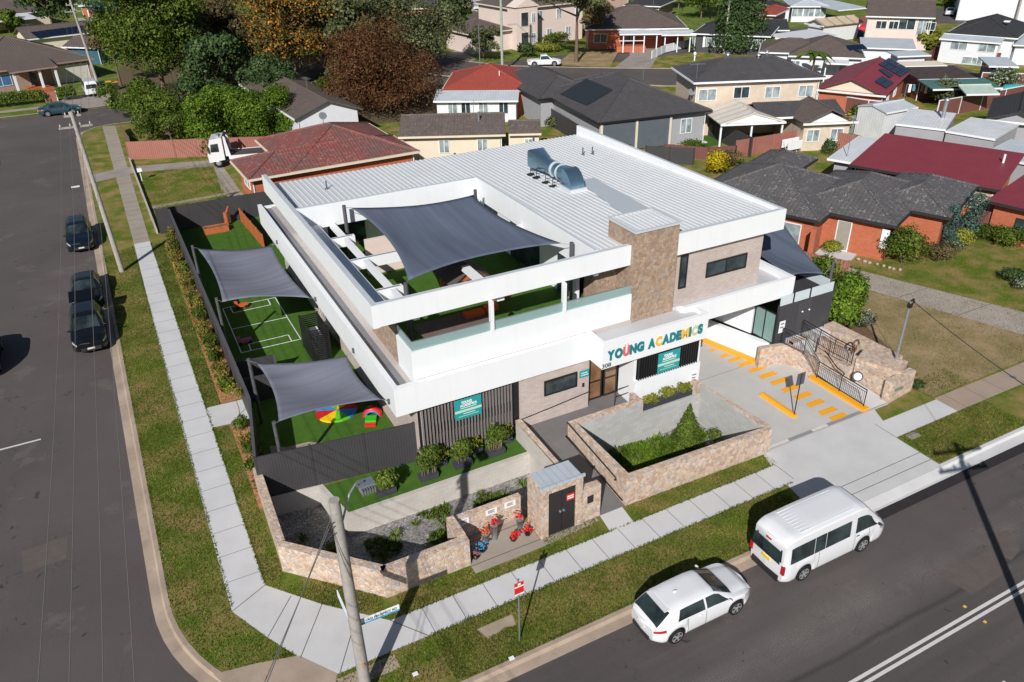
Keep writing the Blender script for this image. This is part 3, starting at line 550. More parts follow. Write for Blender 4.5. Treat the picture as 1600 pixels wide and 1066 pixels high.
# brick upper volume east
mb = MB(); mb.box(22.9, 27.9, 4.2, 29.05, 28.1, 7.3); mb.box(28.85, 28.1, 4.2, 29.05, 47, 7.3); pt('upper_brick_wall', mb, BRICKW)
def window(x0, x1, z0, z1, y, parent=B, mullions=(), glass=GLASS, depth=0.06, fw=0.07):
    mb = MB(); mb.box(x0, y-depth, z0, x1, y-.002, z0+fw); mb.box(x0, y-depth, z1-fw, x1, y-.002, z1); mb.box(x0, y-depth, z0+fw, x0+fw, y-.002, z1-fw); mb.box(x1-fw, y-depth, z0+fw, x1, y-.002, z1-fw)
    for m_ in mullions: mb.box(m_-.03, y-depth, z0+fw, m_+.03, y-.002, z1-fw)
    f = pt('window', mb, BLACK, parent); mb = MB(); mb.box(x0+fw, y-depth*.5, z0+fw, x1-fw, y-.004, z1-fw); q = mb.build('pane', glass, f); 
    iv = parent['_mi']; M_ = Matrix([iv[i*4:i*4+4] for i in range(4)])
    for v in q.data.vertices: v.co = M_ @ v.co if q.location.length < 1e-6 else M_ @ (v.co)
    return f
def pane_under(f, mb, m, parentroot=B, name='pane'):
    q = mb.build(name, m, None, keep=True); iv = parentroot['_mi']; M_ = Matrix([iv[i*4:i*4+4] for i in range(4)])
    for v in q.data.vertices: v.co = M_ @ v.co
    q.parent = f; return q
def window(x0, x1, z0, z1, y, parent=B, mullions=(), glass=GLASS, depth=0.06, fw=0.07):
    mb = MB(); mb.box(x0, y-depth, z0, x1, y-.002, z0+fw); mb.box(x0, y-depth, z1-fw, x1, y-.002, z1); mb.box(x0, y-depth, z0+fw, x0+fw, y-.002, z1-fw); mb.box(x1-fw, y-depth, z0+fw, x1, y-.002, z1-fw)
    for m_ in mullions: mb.box(m_-.03, y-depth, z0+fw, m_+.03, y-.002, z1-fw)
    f = pt('window', mb, BLACK, parent); mb = MB(); mb.box(x0+fw, y-depth*.5, z0+fw, x1-fw, y-.004, z1-fw); pane_under(f, mb, glass, parent); return f
window(25.4, 28.05, 5.42, 6.25, 27.9, mullions=(26.7,)); window(23.68, 24.15, 5.2, 7.0, 27.9)
window(15.5, 17.3, 1.92, 2.75, 27.05)
# stone tower
mb = MB(); mb.box(20.42, 27.27, 4.15, 22.93, 29.45, 9.02); pt('stone_tower', mb, STONET)
mb = MB(); mb.box(20.36, 27.2, 9.02, 23.0, 27.32, 9.12); mb.box(20.36, 29.4, 9.02, 23.0, 29.52, 9.12); mb.box(20.36, 27.32, 9.02, 20.5, 29.4, 9.12); mb.box(22.86, 27.32, 9.02, 23.0, 29.4, 9.12); pt('tower_capping', mb, FLASH)
mb = MB(); mb.box(20.5, 27.32, 9.0, 22.86, 29.4, 9.05)
for i in range(9): mb.box(20.6+i*.26, 27.34, 9.05, 20.66+i*.26, 29.38, 9.10)
pt('tower_roof', mb, WHITEROOF)
mb = MB(); mb.box(19.2, 28.6, 4.9, 20.4, 29.6, 7.3); pt('terrace_stone_wall', mb, STONET)
# terrace interior
mb = MB(); mb.box(18.75, 29.6, 4.9, 18.95, 43.0, 7.15); mb.box(9.6, 42.8, 4.9, 18.75, 43.0, 7.2); pt('terrace_inner_wall', mb, WHITE)
for y0, y1 in ((30.3, 31.3), (33.2, 36.4), (38, 40.2)):
    mb = MB(); mb.box(18.70, y0, 4.95, 18.748, y1, 7.0); pt('terrace_door', mb, GLASS)
for y0, y1 in ((10.2, 12.4), (14.5, 17.8)):
    mb = MB(); mb.box(y0, 42.72, 4.95, y1, 42.798, 7.0); pt('terrace_door', mb, GLASS)
mb = MB(); mb.box(10.9, 37.9, 4.9, 14.4, 38.1, 6.9); mb.box(14.2, 38.1, 4.9, 14.4, 42.7, 6.9); pt('terrace_partition', mb, PINKR)
mb = MB(); mb.box(8.13, 27.83, 7.26, 9.15, 40.3, 7.34); pt('frame_slab', mb, WHITE); mb = MB(); pass
for q in ((9.75, 28.0, 7.02, 10.02, 40.3, 7.28), (13.6, 27.85, 7.02, 13.95, 31.6, 7.28), (8.15, 30.9, 6.78, 10.4, 31.15, 7.30), (8.15, 34.7, 6.78, 12.4, 34.95, 7.30), (8.15, 37.9, 6.78, 10.4, 38.15, 7.30), (17.2, 34.7, 6.98, 18.58, 34.95, 7.3)): mb = MB(); mb.box(*q); pt('pergola_beam', mb, WHITE)
mb = MB()
for y in (31.02, 34.82, 38.02): mb.box(8.3, y-.035, 7.301, 10.3 if y < 34 or y > 36 else 12.3, y+.035, 7.312)
pt('beam_groove', mb, DARKG)
# louvre screens
for i in range(30):
    mb = MB(); x = 9.45 + i*0.157; mb.box(x, 27.22, 0.06, x+.055, 27.42, 3.27); pt('louvre_blade', mb, plain('louvre_metal_lit', (0.21, 0.19, 0.185), 0.5))  # black slats given a grey colour so their faces look sunlit
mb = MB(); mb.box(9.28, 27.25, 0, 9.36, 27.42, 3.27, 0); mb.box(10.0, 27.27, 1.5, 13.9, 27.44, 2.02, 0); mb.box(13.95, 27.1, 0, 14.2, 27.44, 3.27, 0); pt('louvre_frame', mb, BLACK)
mb = MB(); mb.box(9.30, 27.421, 0.06, 14.0, 27.446, 3.25); pt('louvre_gap_shade', mb, BLACK)  # black sheet painting the shade in the gaps between the blades
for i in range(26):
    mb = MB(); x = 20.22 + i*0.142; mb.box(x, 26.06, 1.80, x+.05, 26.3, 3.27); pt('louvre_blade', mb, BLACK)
# entry doors
for x0, x1 in ((18.25, 19.05), (19.15, 19.95)):
    mb = MB(); y = 27.5
    mb.box(x0, y-.05, .5, x1, y, .6); mb.box(x0, y-.05, 2.9, x1, y, 3.1); mb.box(x0, y-.05, .6, x0+.08, y, 2.9); mb.box(x1-.08, y-.05, .6, x1, y, 2.9); mb.box(x0+.08, y-.05, 1.5, x1-.08, y, 1.58)
    f = pt('entry_door', mb, BLACK); mb = MB(); mb.box(x0+.08, y-.03, .6, x1-.08, y-.01, 2.9); pane_under(f, mb, m_glass('warm_entry_glass', (0.13, 0.07, 0.035), 0.08, 0.3) if x0 < 19 else D.materials['warm_entry_glass'])
mb = MB(); mb.cyl((20.0, 26.5, 1.4), (19.2, 26.5, 1.4), .02); mb.cyl((20.0, 26.5, 1.0), (19.2, 26.5, 1.0), .02); mb.cyl((19.2, 26.5, .5), (19.2, 26.5, 1.42), .02); pt('grab_rail', mb, BLACK)
mb = MB(); mb.tube([(14.25, 26.98, 1.05), (15.9, 26.98, 1.2), (18.0, 26.98, 1.42)], .022); pt('wall_handrail', mb, BLACK)
mb = MB(); mb.box(17.62, 27.0, 1.78, 17.72, 27.048, 1.98); pt('intercom', mb, BLACK)
# roof penetrations
for x, y in ((27.2, 42.5), (27.8, 42.3), (23.6, 29.6), (10.9, 44.5)):
    mb = MB(); z = rz(y); mb.cyl((x, y, z), (x, y, z+.5), .04); mb.lathe((x, y, z), [(.14, 0), (.14, .02), (.05, .1)], 8); pt('vent_pipe', mb, DARKG)
# lettering
TEALL = plain('teal_lettering', (0.012, 0.19, 0.22), 0.5, 0.03); YELL = plain('ochre_lettering', (0.78, 0.46, 0.08), 0.5, 0.03); PNKL = plain('coral_lettering', (0.62, 0.14, 0.14), 0.5, 0.03); SAGE = plain('sage_lettering', (0.50, 0.55, 0.36), 0.5, 0.03); GREYL = plain('grey_lettering', (0.10, 0.10, 0.11), 0.5, 0.03); WLET = plain('white_lettering', (0.82, 0.84, 0.84), 0.5, 0.02); MINT = plain('mint_stripe', (0.45, 0.66, 0.50), 0.5, 0.02)
def text(s, size, m, name, parent, loc, rotz=0.0, bold=0.0, ext=0.01, width=None, absroot=None, sub=None):
    """upright lettering facing -Y (before rotz), lower left corner at loc (world)"""
    cu = D.curves.new('t', 'FONT'); cu.body = s; cu.size = size; cu.extrude = ext; cu.offset = bold
    ob = D.objects.new('t', cu); COL.objects.link(ob); bpy.context.view_layer.update()
    me = D.meshes.new_from_object(ob.evaluated_get(bpy.context.evaluated_depsgraph_get())); D.objects.remove(ob); D.curves.remove(cu)
    if len(me.vertices) == 0: return None
    xs = [v.co.x for v in me.vertices]; sx = 1.0 if width is None else width / (max(xs) - min(xs)); mn = min(xs)
    M_ = Matrix.Rotation(rotz, 3, 'Z')
    for v in me.vertices:
        q = M_ @ Vector(((v.co.x - mn) * sx, -v.co.z, v.co.y)); v.co = q + Vector(loc)
    me.materials.append(m); o = D.objects.new(name, me); COL.objects.link(o)
    rt = absroot or parent
    iv = rt['_mi']; K = Matrix([iv[i*4:i*4+4] for i in range(4)])
    for v in me.vertices: v.co = K @ v.co
    o.parent = sub or parent; return o
word = [('Y', TEALL), ('O', TEALL), ('U', PNKL), ('N', TEALL), ('G', TEALL), (' ', None), ('A', TEALL), ('C', YELL), ('A', TEALL), ('D', TEALL), ('E', TEALL), ('M', YELL), ('I', TEALL), ('C', SAGE), ('S', TEALL)]
wd = {'Y': .40, 'O': .44, 'U': .37, 'N': .38, 'G': .42, ' ': .20, 'A': .42, 'C': .38, 'D': .38, 'E': .29, 'M': .44, 'I': .13, 'S': .30}
x = 18.2; tot = sum(wd[c] + .02 for c, _ in word); kx = (23.8 - x) / tot
for c, m_ in word:
    ww = wd[c] * kx
    if m_: text(c, 0.64, m_, 'letter', B, (x, 25.885, 3.68), 0, 0.045, 0.02, ww*1.0)
    if c == 'U' or (c == 'C' and m_ is SAGE):
        mb = MB()
        for dx in ((.1, .25) if c == 'U' else (.08, .2)): mb.seg((x+dx, 25.885), (x+dx+.03, 25.885), .03, 4.19, 4.27)
        pt('letter_accent', mb, m_)
    x += ww + .02 * kx
text('308', 0.30, GREYL, 'house_number', B, (17.93, 25.885, 3.32), 0, 0.004, 0.01, 0.5)
# banners
def banner(label, x0, x1, z0, z1, y, w):
    t = thing('banner', label, 'banner', (x0, y, z0), 0, 'teal banners on the louvre screens')
    mb = MB(); mb.box(x0, y-.02, z0, x1, y, z1); mb.build('board', TEALB, t, absolute=True); h = z1 - z0; W = x1 - x0; yy = y - .032
    text('YOUNG', h*.19, WLET, 'printed_word', t, (x0+W*.24, yy, z0+h*.76), 0, .006, .006, W*.40)
    text('ACADEMICS', h*.16, WLET, 'printed_word', t, (x0+W*.2, yy, z0+h*.62), 0, .006, .006, W*.62)
    mb = MB(); mb.box(x0, y-.026, z0+h*.34, x1, y-.021, z0+h*.46); mb.build('mint_band', MINT, t, absolute=True)
    for fz, fx, fw, m_ in ((.53, .2, .6, WLET), (.24, .3, .45, WLET), (.13, .12, .75, CACHE['mint_stripe'])): mb = MB(); mb.box(x0+W*fx, y-.026, z0+h*fz, x0+W*(fx+fw), y-.021, z0+h*(fz+.025)); mb.build('small_print_line', m_, t, absolute=True)
banner('teal banner on the dark slat screen left of the brick wall', 11.0, 12.32, 1.95, 3.0, 27.2, 1)
banner('teal banner on the black slats above the white wall beside the car park', 21.3, 22.62, 1.96, 3.06, 26.03, 1)
t = thing('wall_sign', 'small teal name sign on the brick wall beside the entry window', 'sign', (17.45, 27.05, 2.33)); mb = MB(); mb.box(17.45, 27.0, 2.33, 17.97, 27.045, 2.70); mb.build('board', TEALB, t, absolute=True); text('YOUNG', .09, WLET, 'printed_word', t, (17.5, 26.99, 2.55), 0, .002, .004, .36); text('ACADEMICS', .08, WLET, 'printed_word', t, (17.5, 26.99, 2.43), 0, .002, .004, .42)
def wsign(label, loc, w, h, words, m=WHITE, lm=GREYL, rz_=0.0, nm='notice_sign', cat='sign', group=None, th=0.02):
    t = thing(nm, label, cat, loc, rz_, group); mb = MB(); mb.box(0, -th, 0, w, 0, h); mb.build('board', m, t)
    for i in range(words): mb = MB(); mb.box(w*.18, -th-.006, h*(.82-.6*i/words)-h*.1, w*(.8 - .1*(i % 2)), -th-.001, h*(.82-.6*i/words)); mb.build('printed_line', lm, t)
    return t
wsign('small white two-line notice at the corner of the white wall by the car park', (23.45, 26.0, .75), .42, .6, 2)
wsign('small white parking notice on the dark wall above the entry ramp', (29.62, 26.42, 1.75), .4, .7, 2)
# shade sails
def sail(label, corners, posts, m, sag=0.12, cable=GALV, hooks=(), postm=DARKG):
    c = [Vector(p) for p in corners]; ctr = sum(c, Vector()) / 4
    t = thing('shade_sail', label, 'shade sail', (ctr.x, ctr.y, 0), 0, 'grey shade sails over the playgrounds')
    n = 22; vs = []
    for i in range(n+1):
        for j in range(n+1):
            u, v = i/n, j/n
            def edge(a, b, s):
                q = a.lerp(b, s); return q + (ctr - (a+b)/2) * (sag * 4 * s * (1-s)) 
            top = edge(c[0], c[1], u); bot = edge(c[3], c[2], u); lf = edge(c[0], c[3], v); rt = edge(c[1], c[2], v)
            bl = c[0]*(1-u)*(1-v) + c[1]*u*(1-v) + c[3]*(1-u)*v + c[2]*u*v
            q = top*(1-v) + bot*v + lf*(1-u) + rt*u - bl; q.z -= 0.35*math.sin(PI*u)*math.sin(PI*v) - 0.008*math.sin(9*u+5*v)
            vs.append(q)
    mb = MB(); mb.add(vs, [(i*(n+1)+j, (i+1)*(n+1)+j, (i+1)*(n+1)+j+1, i*(n+1)+j+1) for i in range(n) for j in range(n)], True); mb.f = [f[::-1] for f in mb.f]
    o = mb.build('canopy', m, t, absolute=True); so_ = o.modifiers.new('thick', 'SOLIDIFY'); so_.thickness = 0.012
    for (x, y, z0, z1), q in zip(posts, c):
        if z1 > 0:
            mb = MB(); mb.cyl((x, y, z0), (x, y, z1), .085 if z0 < 3 else .1, n=12); mb.build('post', postm, t, absolute=True)
            mb = MB(); mb.cyl(q, (x, y, z1 - .12), .015, n=5); mb.build('turnbuckle', cable, t, absolute=True)
        else:
            mb = MB(); mb.cyl(q, (x, y, -z1), .015, n=5); mb.build('turnbuckle', cable, t, absolute=True)
            mb = MB(); mb.box(x-.07, y-.05, -z1-.12, x+.02, y+.05, -z1+.12); mb.build('wall_bracket', DARKG, t, absolute=True)
    return t
sail('mid grey shade sail over the playing court beside the long white parapet', [(3.55, 49.0, 4.0), (7.75, 47.6, 3.8), (7.93, 39.5, 3.6), (3.62, 41.2, 3.7)], [(3.36, 49.9, 0, 3.9), (8.18, 48.0, 0, -3.8), (8.18, 39.2, 0, -3.6), (3.43, 42.1, 0, 3.6)], SAIL)
sail('mid grey shade sail over the rainbow mat at the street corner', [(3.85, 33.7, 3.7), (7.75, 32.2, 3.75), (7.93, 27.9, 3.7), (3.65, 28.6, 3.6)], [(3.6, 34.3, 0, 3.7), (8.18, 32.5, 0, -3.75), (8.18, 27.6, 0, -3.7), (3.5, 28.9, 0, 3.45)], SAIL)
sail('large dark slate shade sail above the upper floor terrace', [(10.75, 39.3, 8.3), (17.15, 37.7, 8.35), (17.9, 29.6, 8.25), (10.42, 30.2, 7.85)], [(10.5, 39.7, 4.9, 8.35), (17.55, 38.3, 4.9, 8.4), (18.3, 29.35, 4.9, 8.3), (10.15, 29.8, 4.9, 7.95)], SAIL2, 0.15)
sail('dark slate shade sail behind the dark wall on the east side', [(31.4, 33.5, 4.85), (35.8, 33.0, 4.7), (33.3, 27.2, 4.1), (30.75, 27.3, 4.5)], [(31.2, 34, 0, 5), (36.2, 33.4, 0, 4.9), (33.6, 27.0, 0, 4.9), (30.6, 27.3, 0, -4.5)], SAIL2, 0.08)
sail('grey shade sail along the rear of the roof by the red tiled house', [(14.8, 53.5, 4.9), (21.5, 54.5, 5.0), (21.0, 50, 4.8), (14.5, 50, 4.6)], [(14.6, 53.8, 0, 5.4), (21.8, 54.8, 0, 5.4), (21.2, 49.4, 0, -4.8), (14.5, 49.4, 0, -4.6)], SAIL2, 0.08)
sail('grey shade sail behind the white roof near the cream gabled house', [(23.3, 53.5, 5.3), (30.1, 54.5, 5.4), (29.6, 49.5, 4.8), (23.2, 49.5, 4.8)], [(23.1, 53.8, 0, 5.8), (30.4, 54.8, 0, 5.8), (29.8, 49.1, 0, -4.8), (23.2, 49.1, 0, -4.8)], SAIL2, 0.08)
# rooftop exhaust duct
DU = thing('exhaust_duct', 'galvanised kitchen exhaust duct with curved outlet lying on the white metal roof', 'roof duct', (22.8, 38.5, 8.0))
GALVB = plain('duct_steel_sky_tint', (0.32, 0.50, 0.62), 0.22, 0.1, 0.9, sc=2)  # blue sky reflection is put into the base colour of the steel
def dpt(n, mb, m=GALVB): return mb.build(n, m, DU, absolute=True)
def ring_x(cx, cy, cz, hw, hh, rr, nn=20):
    """rounded rectangle ring in XZ plane"""
    out = []
    for i in range(nn):
        a = 2*PI*i/nn; c_, s_ = math.cos(a), math.sin(a); p = 2/(rr); 
        out.append((cx + hw*math.copysign(abs(c_)**p, c_), cy, cz + hh*math.copysign(abs(s_)**p, s_)))
    return out
def loft(rings, m=GALVB, name='duct_body'):
    mb = MB(); n = len(rings[0]); vs = [p for r_ in rings for p in r_]
    mb.add(vs, [(j*n+i, j*n+(i+1) % n, (j+1)*n+(i+1) % n, (j+1)*n+i) for j in range(len(rings)-1) for i in range(n)], True); mb.add(rings[0], [tuple(range(n))]); mb.add(rings[-1], [tuple(range(n))[::-1]]); return dpt(name, mb, m)
dx, dz = 22.9, 8.62
loft([ring_x(dx, 41.0, dz+.12, .58, .52, 9), ring_x(dx, 40.95, dz+.12, .58, .52, 9), ring_x(dx, 39.6, dz, .42, .42, 2.4), ring_x(dx, 39.5, dz, .42, .42, 2)], name='intake_hood')
loft([ring_x(dx, 39.5, dz, .42, .42, 2), ring_x(dx, 38.0, dz, .42, .42, 2)], name='round_duct')
for y in (38.6, 37.95): loft([ring_x(dx, y-.06, dz, .48, .48, 2), ring_x(dx, y+.06, dz, .48, .48, 2)], FLASH, 'flange')
loft([ring_x(dx, 38.0, dz, .44, .44, 2), ring_x(dx, 37.2, dz, .46, .46, 8)], name='fan_section')
el = MB(); pr_ = []
for i in range(17):
    a = PI/2 * i/16; cy = 37.2 - .0; R1 = .98
    yo, zo = 37.2 - R1*math.sin(a), (dz-.5) + R1*math.cos(a); yi, zi = 37.2 - .06*math.sin(a), (dz-.5) + .06*math.cos(a)
    pr_.append([(dx-.46, yi, zi), (dx-.46, yo, zo), (dx+.46, yo, zo), (dx+.46, yi, zi)])
vs = [p for r_ in pr_ for p in r_]; el.add(vs, [(j*4+i, j*4+(i+1) % 4, (j+1)*4+(i+1) % 4, (j+1)*4+i) for j in range(16) for i in range(4)]); dpt('curved_elbow', el)
mb = MB(); mb.box(dx-.56, 36.1, 7.9, dx+.56, 37.3, dz-.48); dpt('roof_cowl', mb, WHITEROOF)
for y in (40.3, 39.6, 38.5, 37.7):
    mb = MB(); mb.cyl((dx-.75, y, 7.95), (dx-.75, y, 8.45), .02, n=6); mb.box(dx-.95, y-.12, 7.93, dx-.55, y+.12, 8.03); mb.cyl((dx-.75, y, 8.2), (dx+.75, y, 8.2), .02, n=5); mb.cyl((dx+.75, y, 7.95), (dx+.75, y, 8.4), .02, n=6); dpt('support_foot', mb, BLACK)

# ------------------------------------------------------------------ walls, ramps and fences of the site
def wallthing(name, label, cat, m, segs, capm=None, group=None):
    mb = MB()
    for s in segs: mb.seg(*s[0:3], s[3], s[4], z1b=(s[5] if len(s) > 5 else None))
    if capm is None: return mb.build(name, m, None, label=label, cat=cat, group=group)
CAP = STONE
wallthing('stone_wall', 'crazy-paved sandstone boundary wall wrapping the street corner below the charcoal fence', 'wall', STONE,
          [((2.45, 29.2), (2.3, 23.95), .32, -1.1, 1.25), ((2.24, 24.0), (5.3, 20.85), .32, -1.1, 1.30), ((5.18, 20.86), (8.62, 20.86), .34, -1.1, 1.30), ((8.47, 21.03), (8.47, 22.2), .3, -1.1, 1.35)])
wallthing('stone_wall', 'low sandstone wall behind the recess with bikes and small signs', 'wall', STONE, [((8.62, 22.25), (11.6, 22.25), .22, -1.1, 1.15)])
wallthing('stone_wall', 'sandstone faced outer wall of the planter between the ramp and the driveway', 'wall', STONE,
          [((15.78, 20.78), (23.62, 20.60), .32, -1.1, 1.42, 1.32), ((15.92, 20.94), (16.02, 25.35), .30, -1.1, 1.42, 1.32), ((15.9, 25.35), (19.95, 25.35), .30, -.2, 1.28), ((19.8, 25.5), (19.9, 26.1), .26, 0, 1.25)])
wallthing('block_wall', 'pale block retaining wall forming the inside of the planter beside the car park', 'wall', BLOCKG, [((16.15, 25.19), (23.5, 25.19), .03, -1.1, .62), ((16.15, 25.2), (19.9, 25.2), .025, .62, 1.2), ((16.2, 21.05), (16.2, 25.2), .03, -1.1, 1.2), ((23.46, 20.9), (23.46, 25.2), .03, -1.1, 1.15)])
wallthing('stone_wall', 'narrow sandstone coping wall between the planter and the car park', 'wall', STONE, [((23.6, 20.75), (23.6, 26.0), .24, -.2, 1.32, 0.95)])
wallthing('block_wall', 'long pale block retaining wall below the turf terrace of pot plants', 'wall', BLOCKW, [((5.2, 25.78), (14.05, 25.78), .2, -1.1, 0.02), ((5.28, 25.8), (4.82, 28.2), .22, -1.1, 0.03), ((4.9, 28.3), (2.4, 28.64), .2, -1.1, -.01)])
wallthing('block_wall', 'sloping pale block wall with sandstone coping along the left side of the entry ramp', 'wall', BLOCKW, [((14.05, 27.0), (14.05, 21.2), .2, -1.1, .95, .75)])
wallthing('stone_coping', 'narrow rough sandstone coping on the left wall of the entry ramp', 'coping', STONE, [((14.08, 27.0), (14.08, 21.3), .28, .951, 1.1, .88)])
mb = MB(); mb.add([(14.2, 20.6, 0.01), (15.75, 20.6, 0.01), (15.75, 25.0, .45), (14.2, 25.0, .45), (19.9, 25.5, .5), (15.75, 25.5, .5), (20, 27.5, .5), (14.2, 27.5, .5)], [(0, 1, 2, 3), (3, 2, 5, 7), (5, 4, 6, 7)]); mb.build('entry_ramp', plain('dark_ramp_paving', (0.155, 0.145, 0.145), 0.8, 0.12, sc=2), keep=True, kind='structure')
mb = MB(); mb.tube([(15.72, 25.3, 1.42), (15.72, 21.6, 1.05), (15.72, 21.35, 1.02), (15.72, 21.3, .9), (15.72, 21.42, .86)], .028, 8); mb.tube([(15.72, 25.2, .62), (15.7, 20.75, .22)], .03, 6)
for y, z in ((25, 1.38), (23.2, 1.2), (21.8, 1.05)): mb.cyl((15.72, y, z), (15.78, y, z-.08), .015, n=5)
mb.build('handrail', BLACK, None, label='black handrail with a curled end on the sandstone wall right of the entry ramp', cat='handrail')
# letterbox wall and bin enclosure
t = thing('services_enclosure', 'sandstone clad services box with black double doors beside the entry path', 'enclosure', (11.7, 20.6, 0))
mb = MB(); mb.box(11.68, 20.58, 0, 12.02, 21.7, 2.5); mb.box(13.28, 20.58, 0, 13.6, 21.7, 2.5); mb.box(12.02, 20.58, 2.2, 13.28, 20.8, 2.5); mb.box(12.02, 21.5, 0, 13.28, 21.7, 2.5); mb.box(13.6, 20.62, 0, 14.5, 20.95, 1.68); mb.add([(13.6, 20.95, 0), (14.5, 20.95, 0), (14.5, 20.95, 1.68), (13.6, 20.95, 1.68), (13.6, 21.5, 0), (14.3, 21.5, 0), (14.3, 21.5, 1.2), (13.6, 21.5, 1.2)], [(4, 7, 6, 5), (3, 2, 6, 7), (2, 1, 5, 6), (1, 0, 4, 5)]); mb.build('stone_body', STONE, t, absolute=True)
mb = MB(); mb.box(11.62, 20.52, 2.5, 13.66, 20.6, 2.62); mb.box(11.75, 20.7, 2.5, 13.55, 21.66, 2.56); mb.build('metal_cap', m_corr('cap_metal', (0.42, 0.47, 0.52), 0.3, .4, 0, .1), t, absolute=True)
for x0 in (12.04, 12.66):
    mb = MB(); mb.box(x0, 20.62, 0.02, x0+.60, 20.68, 2.18); d_ = mb.build('door', plain('door_dark', (0.022, 0.020, 0.022), 0.5), t, absolute=True); mb = MB(); mb.cyl((x0+(.52 if x0 < 12.5 else .06), 20.62, 1.1), (x0+(.52 if x0 < 12.5 else .06), 20.57, 1.1), .05, n=10); pane_under(d_, mb, GALV, t, 'handle')
mb = MB(); mb.box(12.85, 20.59, 1.5, 13.2, 20.615, 1.82); mb.build('red_notice', RED, t, absolute=True)
for i in range(2): mb = MB(); mb.box(12.88, 20.583, 1.69-i*.1, 13.17, 20.589, 1.74-i*.1); mb.build('printed_line', WLET, t, absolute=True)
mb = MB(); mb.box(13.85, 20.58, .95, 14.12, 20.618, 1.3); mb.build('letterbox_slot', BLACK, t, absolute=True)
# notices and little garden bikes in the recess
for i, (x, z) in enumerate(((9.0, .75), (10.25, .75), (11.1, .78))): wsign(('leftmost', 'middle', 'rightmost')[i] + ' of the three small white notices on the low stone wall of the recess', (x-.25, 22.13, z), .5, .28, 3)
def flowerpot(x, y, h, m, lab, pm=None):
    t = thing('pot_plant', lab, 'pot plant', (x, y, 0), 0, None); mb = MB(); mb.lathe((0, 0, 0), [(.11, 0), (.14, h), (.16, h), (.16, h+.03)], 12); mb.build('pot', pm or GALV, t)
    mb = MB()
    for i in range(26): a = random.uniform(0, 6.28); r_ = random.uniform(0, .26); mb.blob((r_*math.cos(a), r_*math.sin(a), h+.12+random.uniform(0, .18)), .055, .055, .04, 5)
    mb.build('flowers', m, t); return t
flowerpot(10.05, 21.5, .75, RED, 'tall grey pot topped with red flowers in the stone recess'); flowerpot(11.25, 21.6, .45, RED, 'short grey pot of red flowers beside the services box'); flowerpot(10.7, 21.1, .12, RED, 'low cluster of red flowers in the middle of the recess slab', BLACK); flowerpot(11.35, 21.1, .12, RED, 'small red flowers in a low black pot nearest the black doors', BLACK)
BLU = plain('blue_toy_paint', (0.03, 0.22, 0.42), 0.4, 0.1)
flowerpot(9.35, 21.15, .1, BLU, 'low bunch of blue flowers left of the tall grey pot', BLACK); flowerpot(8.95, 20.95, .08, plain('dusky_flower', (0.25, 0.10, 0.10), 0.6), 'dusky brown flower bunch at the left end of the recess', BLACK)
flowerpot(9.75, 21.7, .25, plain('orange_flower', (0.62, 0.12, 0.03), 0.6), 'orange red flowers behind the tall grey pot'); flowerpot(8.8, 21.35, .05, BLU, 'small blue flower clump by the shaded wall end', BLACK)
# east entry stair walls
wallthing('stone_wall', 'sandstone retaining wall under the black balustrade at the car park edge', 'wall', STONE, [((28.45, 26.45), (30.2, 26.0), .3, 0, 1.2), ((30.1, 26.1), (30.5, 24.2), .3, 0, 1.15, .95)])
wallthing('stone_wall', 'broad sandstone wall ending at the footpath with a metal pole standing on it', 'wall', STONE, [((33.45, 26.4), (33.75, 22.0), .75, 0, 1.4, 1.3), ((32.3, 23.2), (33.2, 21.2), 1.3, 0, 1.36), ((31.95, 25.5), (32.0, 20.75), .35, 0, 1.4, 1.1), ((31.6, 20.75), (33.6, 21.0), .4, 0, 1.2)])
wallthing('stone_wall', 'short sandstone wall beside the stair behind the wall emblem', 'wall', STONE, [((30.4, 26.1), (31.9, 26.1), .3, 0, 1.18), ((31.3, 22.8), (31.3, 25.6), .25, 0, 1.12, .6)])
mb = MB()
for i in range(5): mb.box(30.4, 24.2+i*.34, 0.02, 31.15, 24.54+i*.34+.02, .2+i*.2)
mb.box(30.4, 25.9, 0, 33.3, 26.6, 1.17); mb.build('entry_stair', CONC, None, label='pale concrete stair between the black balustrades', cat='stair')
mb = MB(); mb.add([(30.4, 20.65, .015), (31.75, 20.65, .015), (31.75, 24.2, .2), (30.4, 24.2, .2)], [(0, 1, 2, 3)]); mb.build('stair_path', CONC, keep=True, kind='structure')
def balustrade(label, pts, h=.95):
    t = thing('balustrade', label, 'balustrade', pts[0], 0, 'black metal balustrades of the east entry'); p = [Vector(q) for q in pts]
    for a, b in zip(p[:-1], p[1:]):
        for zz, rr in ((h, .028), (h-.14, .015), (.1, .018)): mb = MB(); mb.cyl(a + Vector((0, 0, zz)), b + Vector((0, 0, zz)), rr, n=6); mb.build('rail', BLACK, t, absolute=True)
        n = max(2, int((b-a).length / .11)); mb = MB()
        for i in range(1, n): q = a.lerp(b, i/n); mb.cyl(q + Vector((0, 0, .1)), q + Vector((0, 0, h-.14)), .009, n=4, cap=False)
        mb.build('balusters', BLACK, t, absolute=True)
    for q in p: mb = MB(); mb.cyl(q, q + Vector((0, 0, h+.02)), .026, n=6); mb.build('post', BLACK, t, absolute=True)
balustrade('black balustrade stepping down the stair beside the yellow kerb', [(29.75, 26.2, 1.2), (29.95, 24.8, 1.2), (30.2, 23.9, .16), (30.2, 22.4, .15), (30.18, 20.85, .15)])
balustrade('short straight black balustrade in front of the dark wall', [(31.2, 26.2, 1.3), (31.15, 24.95, 1.3), (31.1, 23.9, 1.3), (31.15, 22.75, 1.3)])
mb = MB(); mb.tube([(30.95, 24.3, 1.35), (30.75, 23.2, .95), (30.75, 22.9, .92), (30.8, 22.75, .82), (30.7, 22.75, .75)], .03); mb.build('handrail', BLACK, None, label='black curled stair handrail beside the round emblem', cat='handrail')
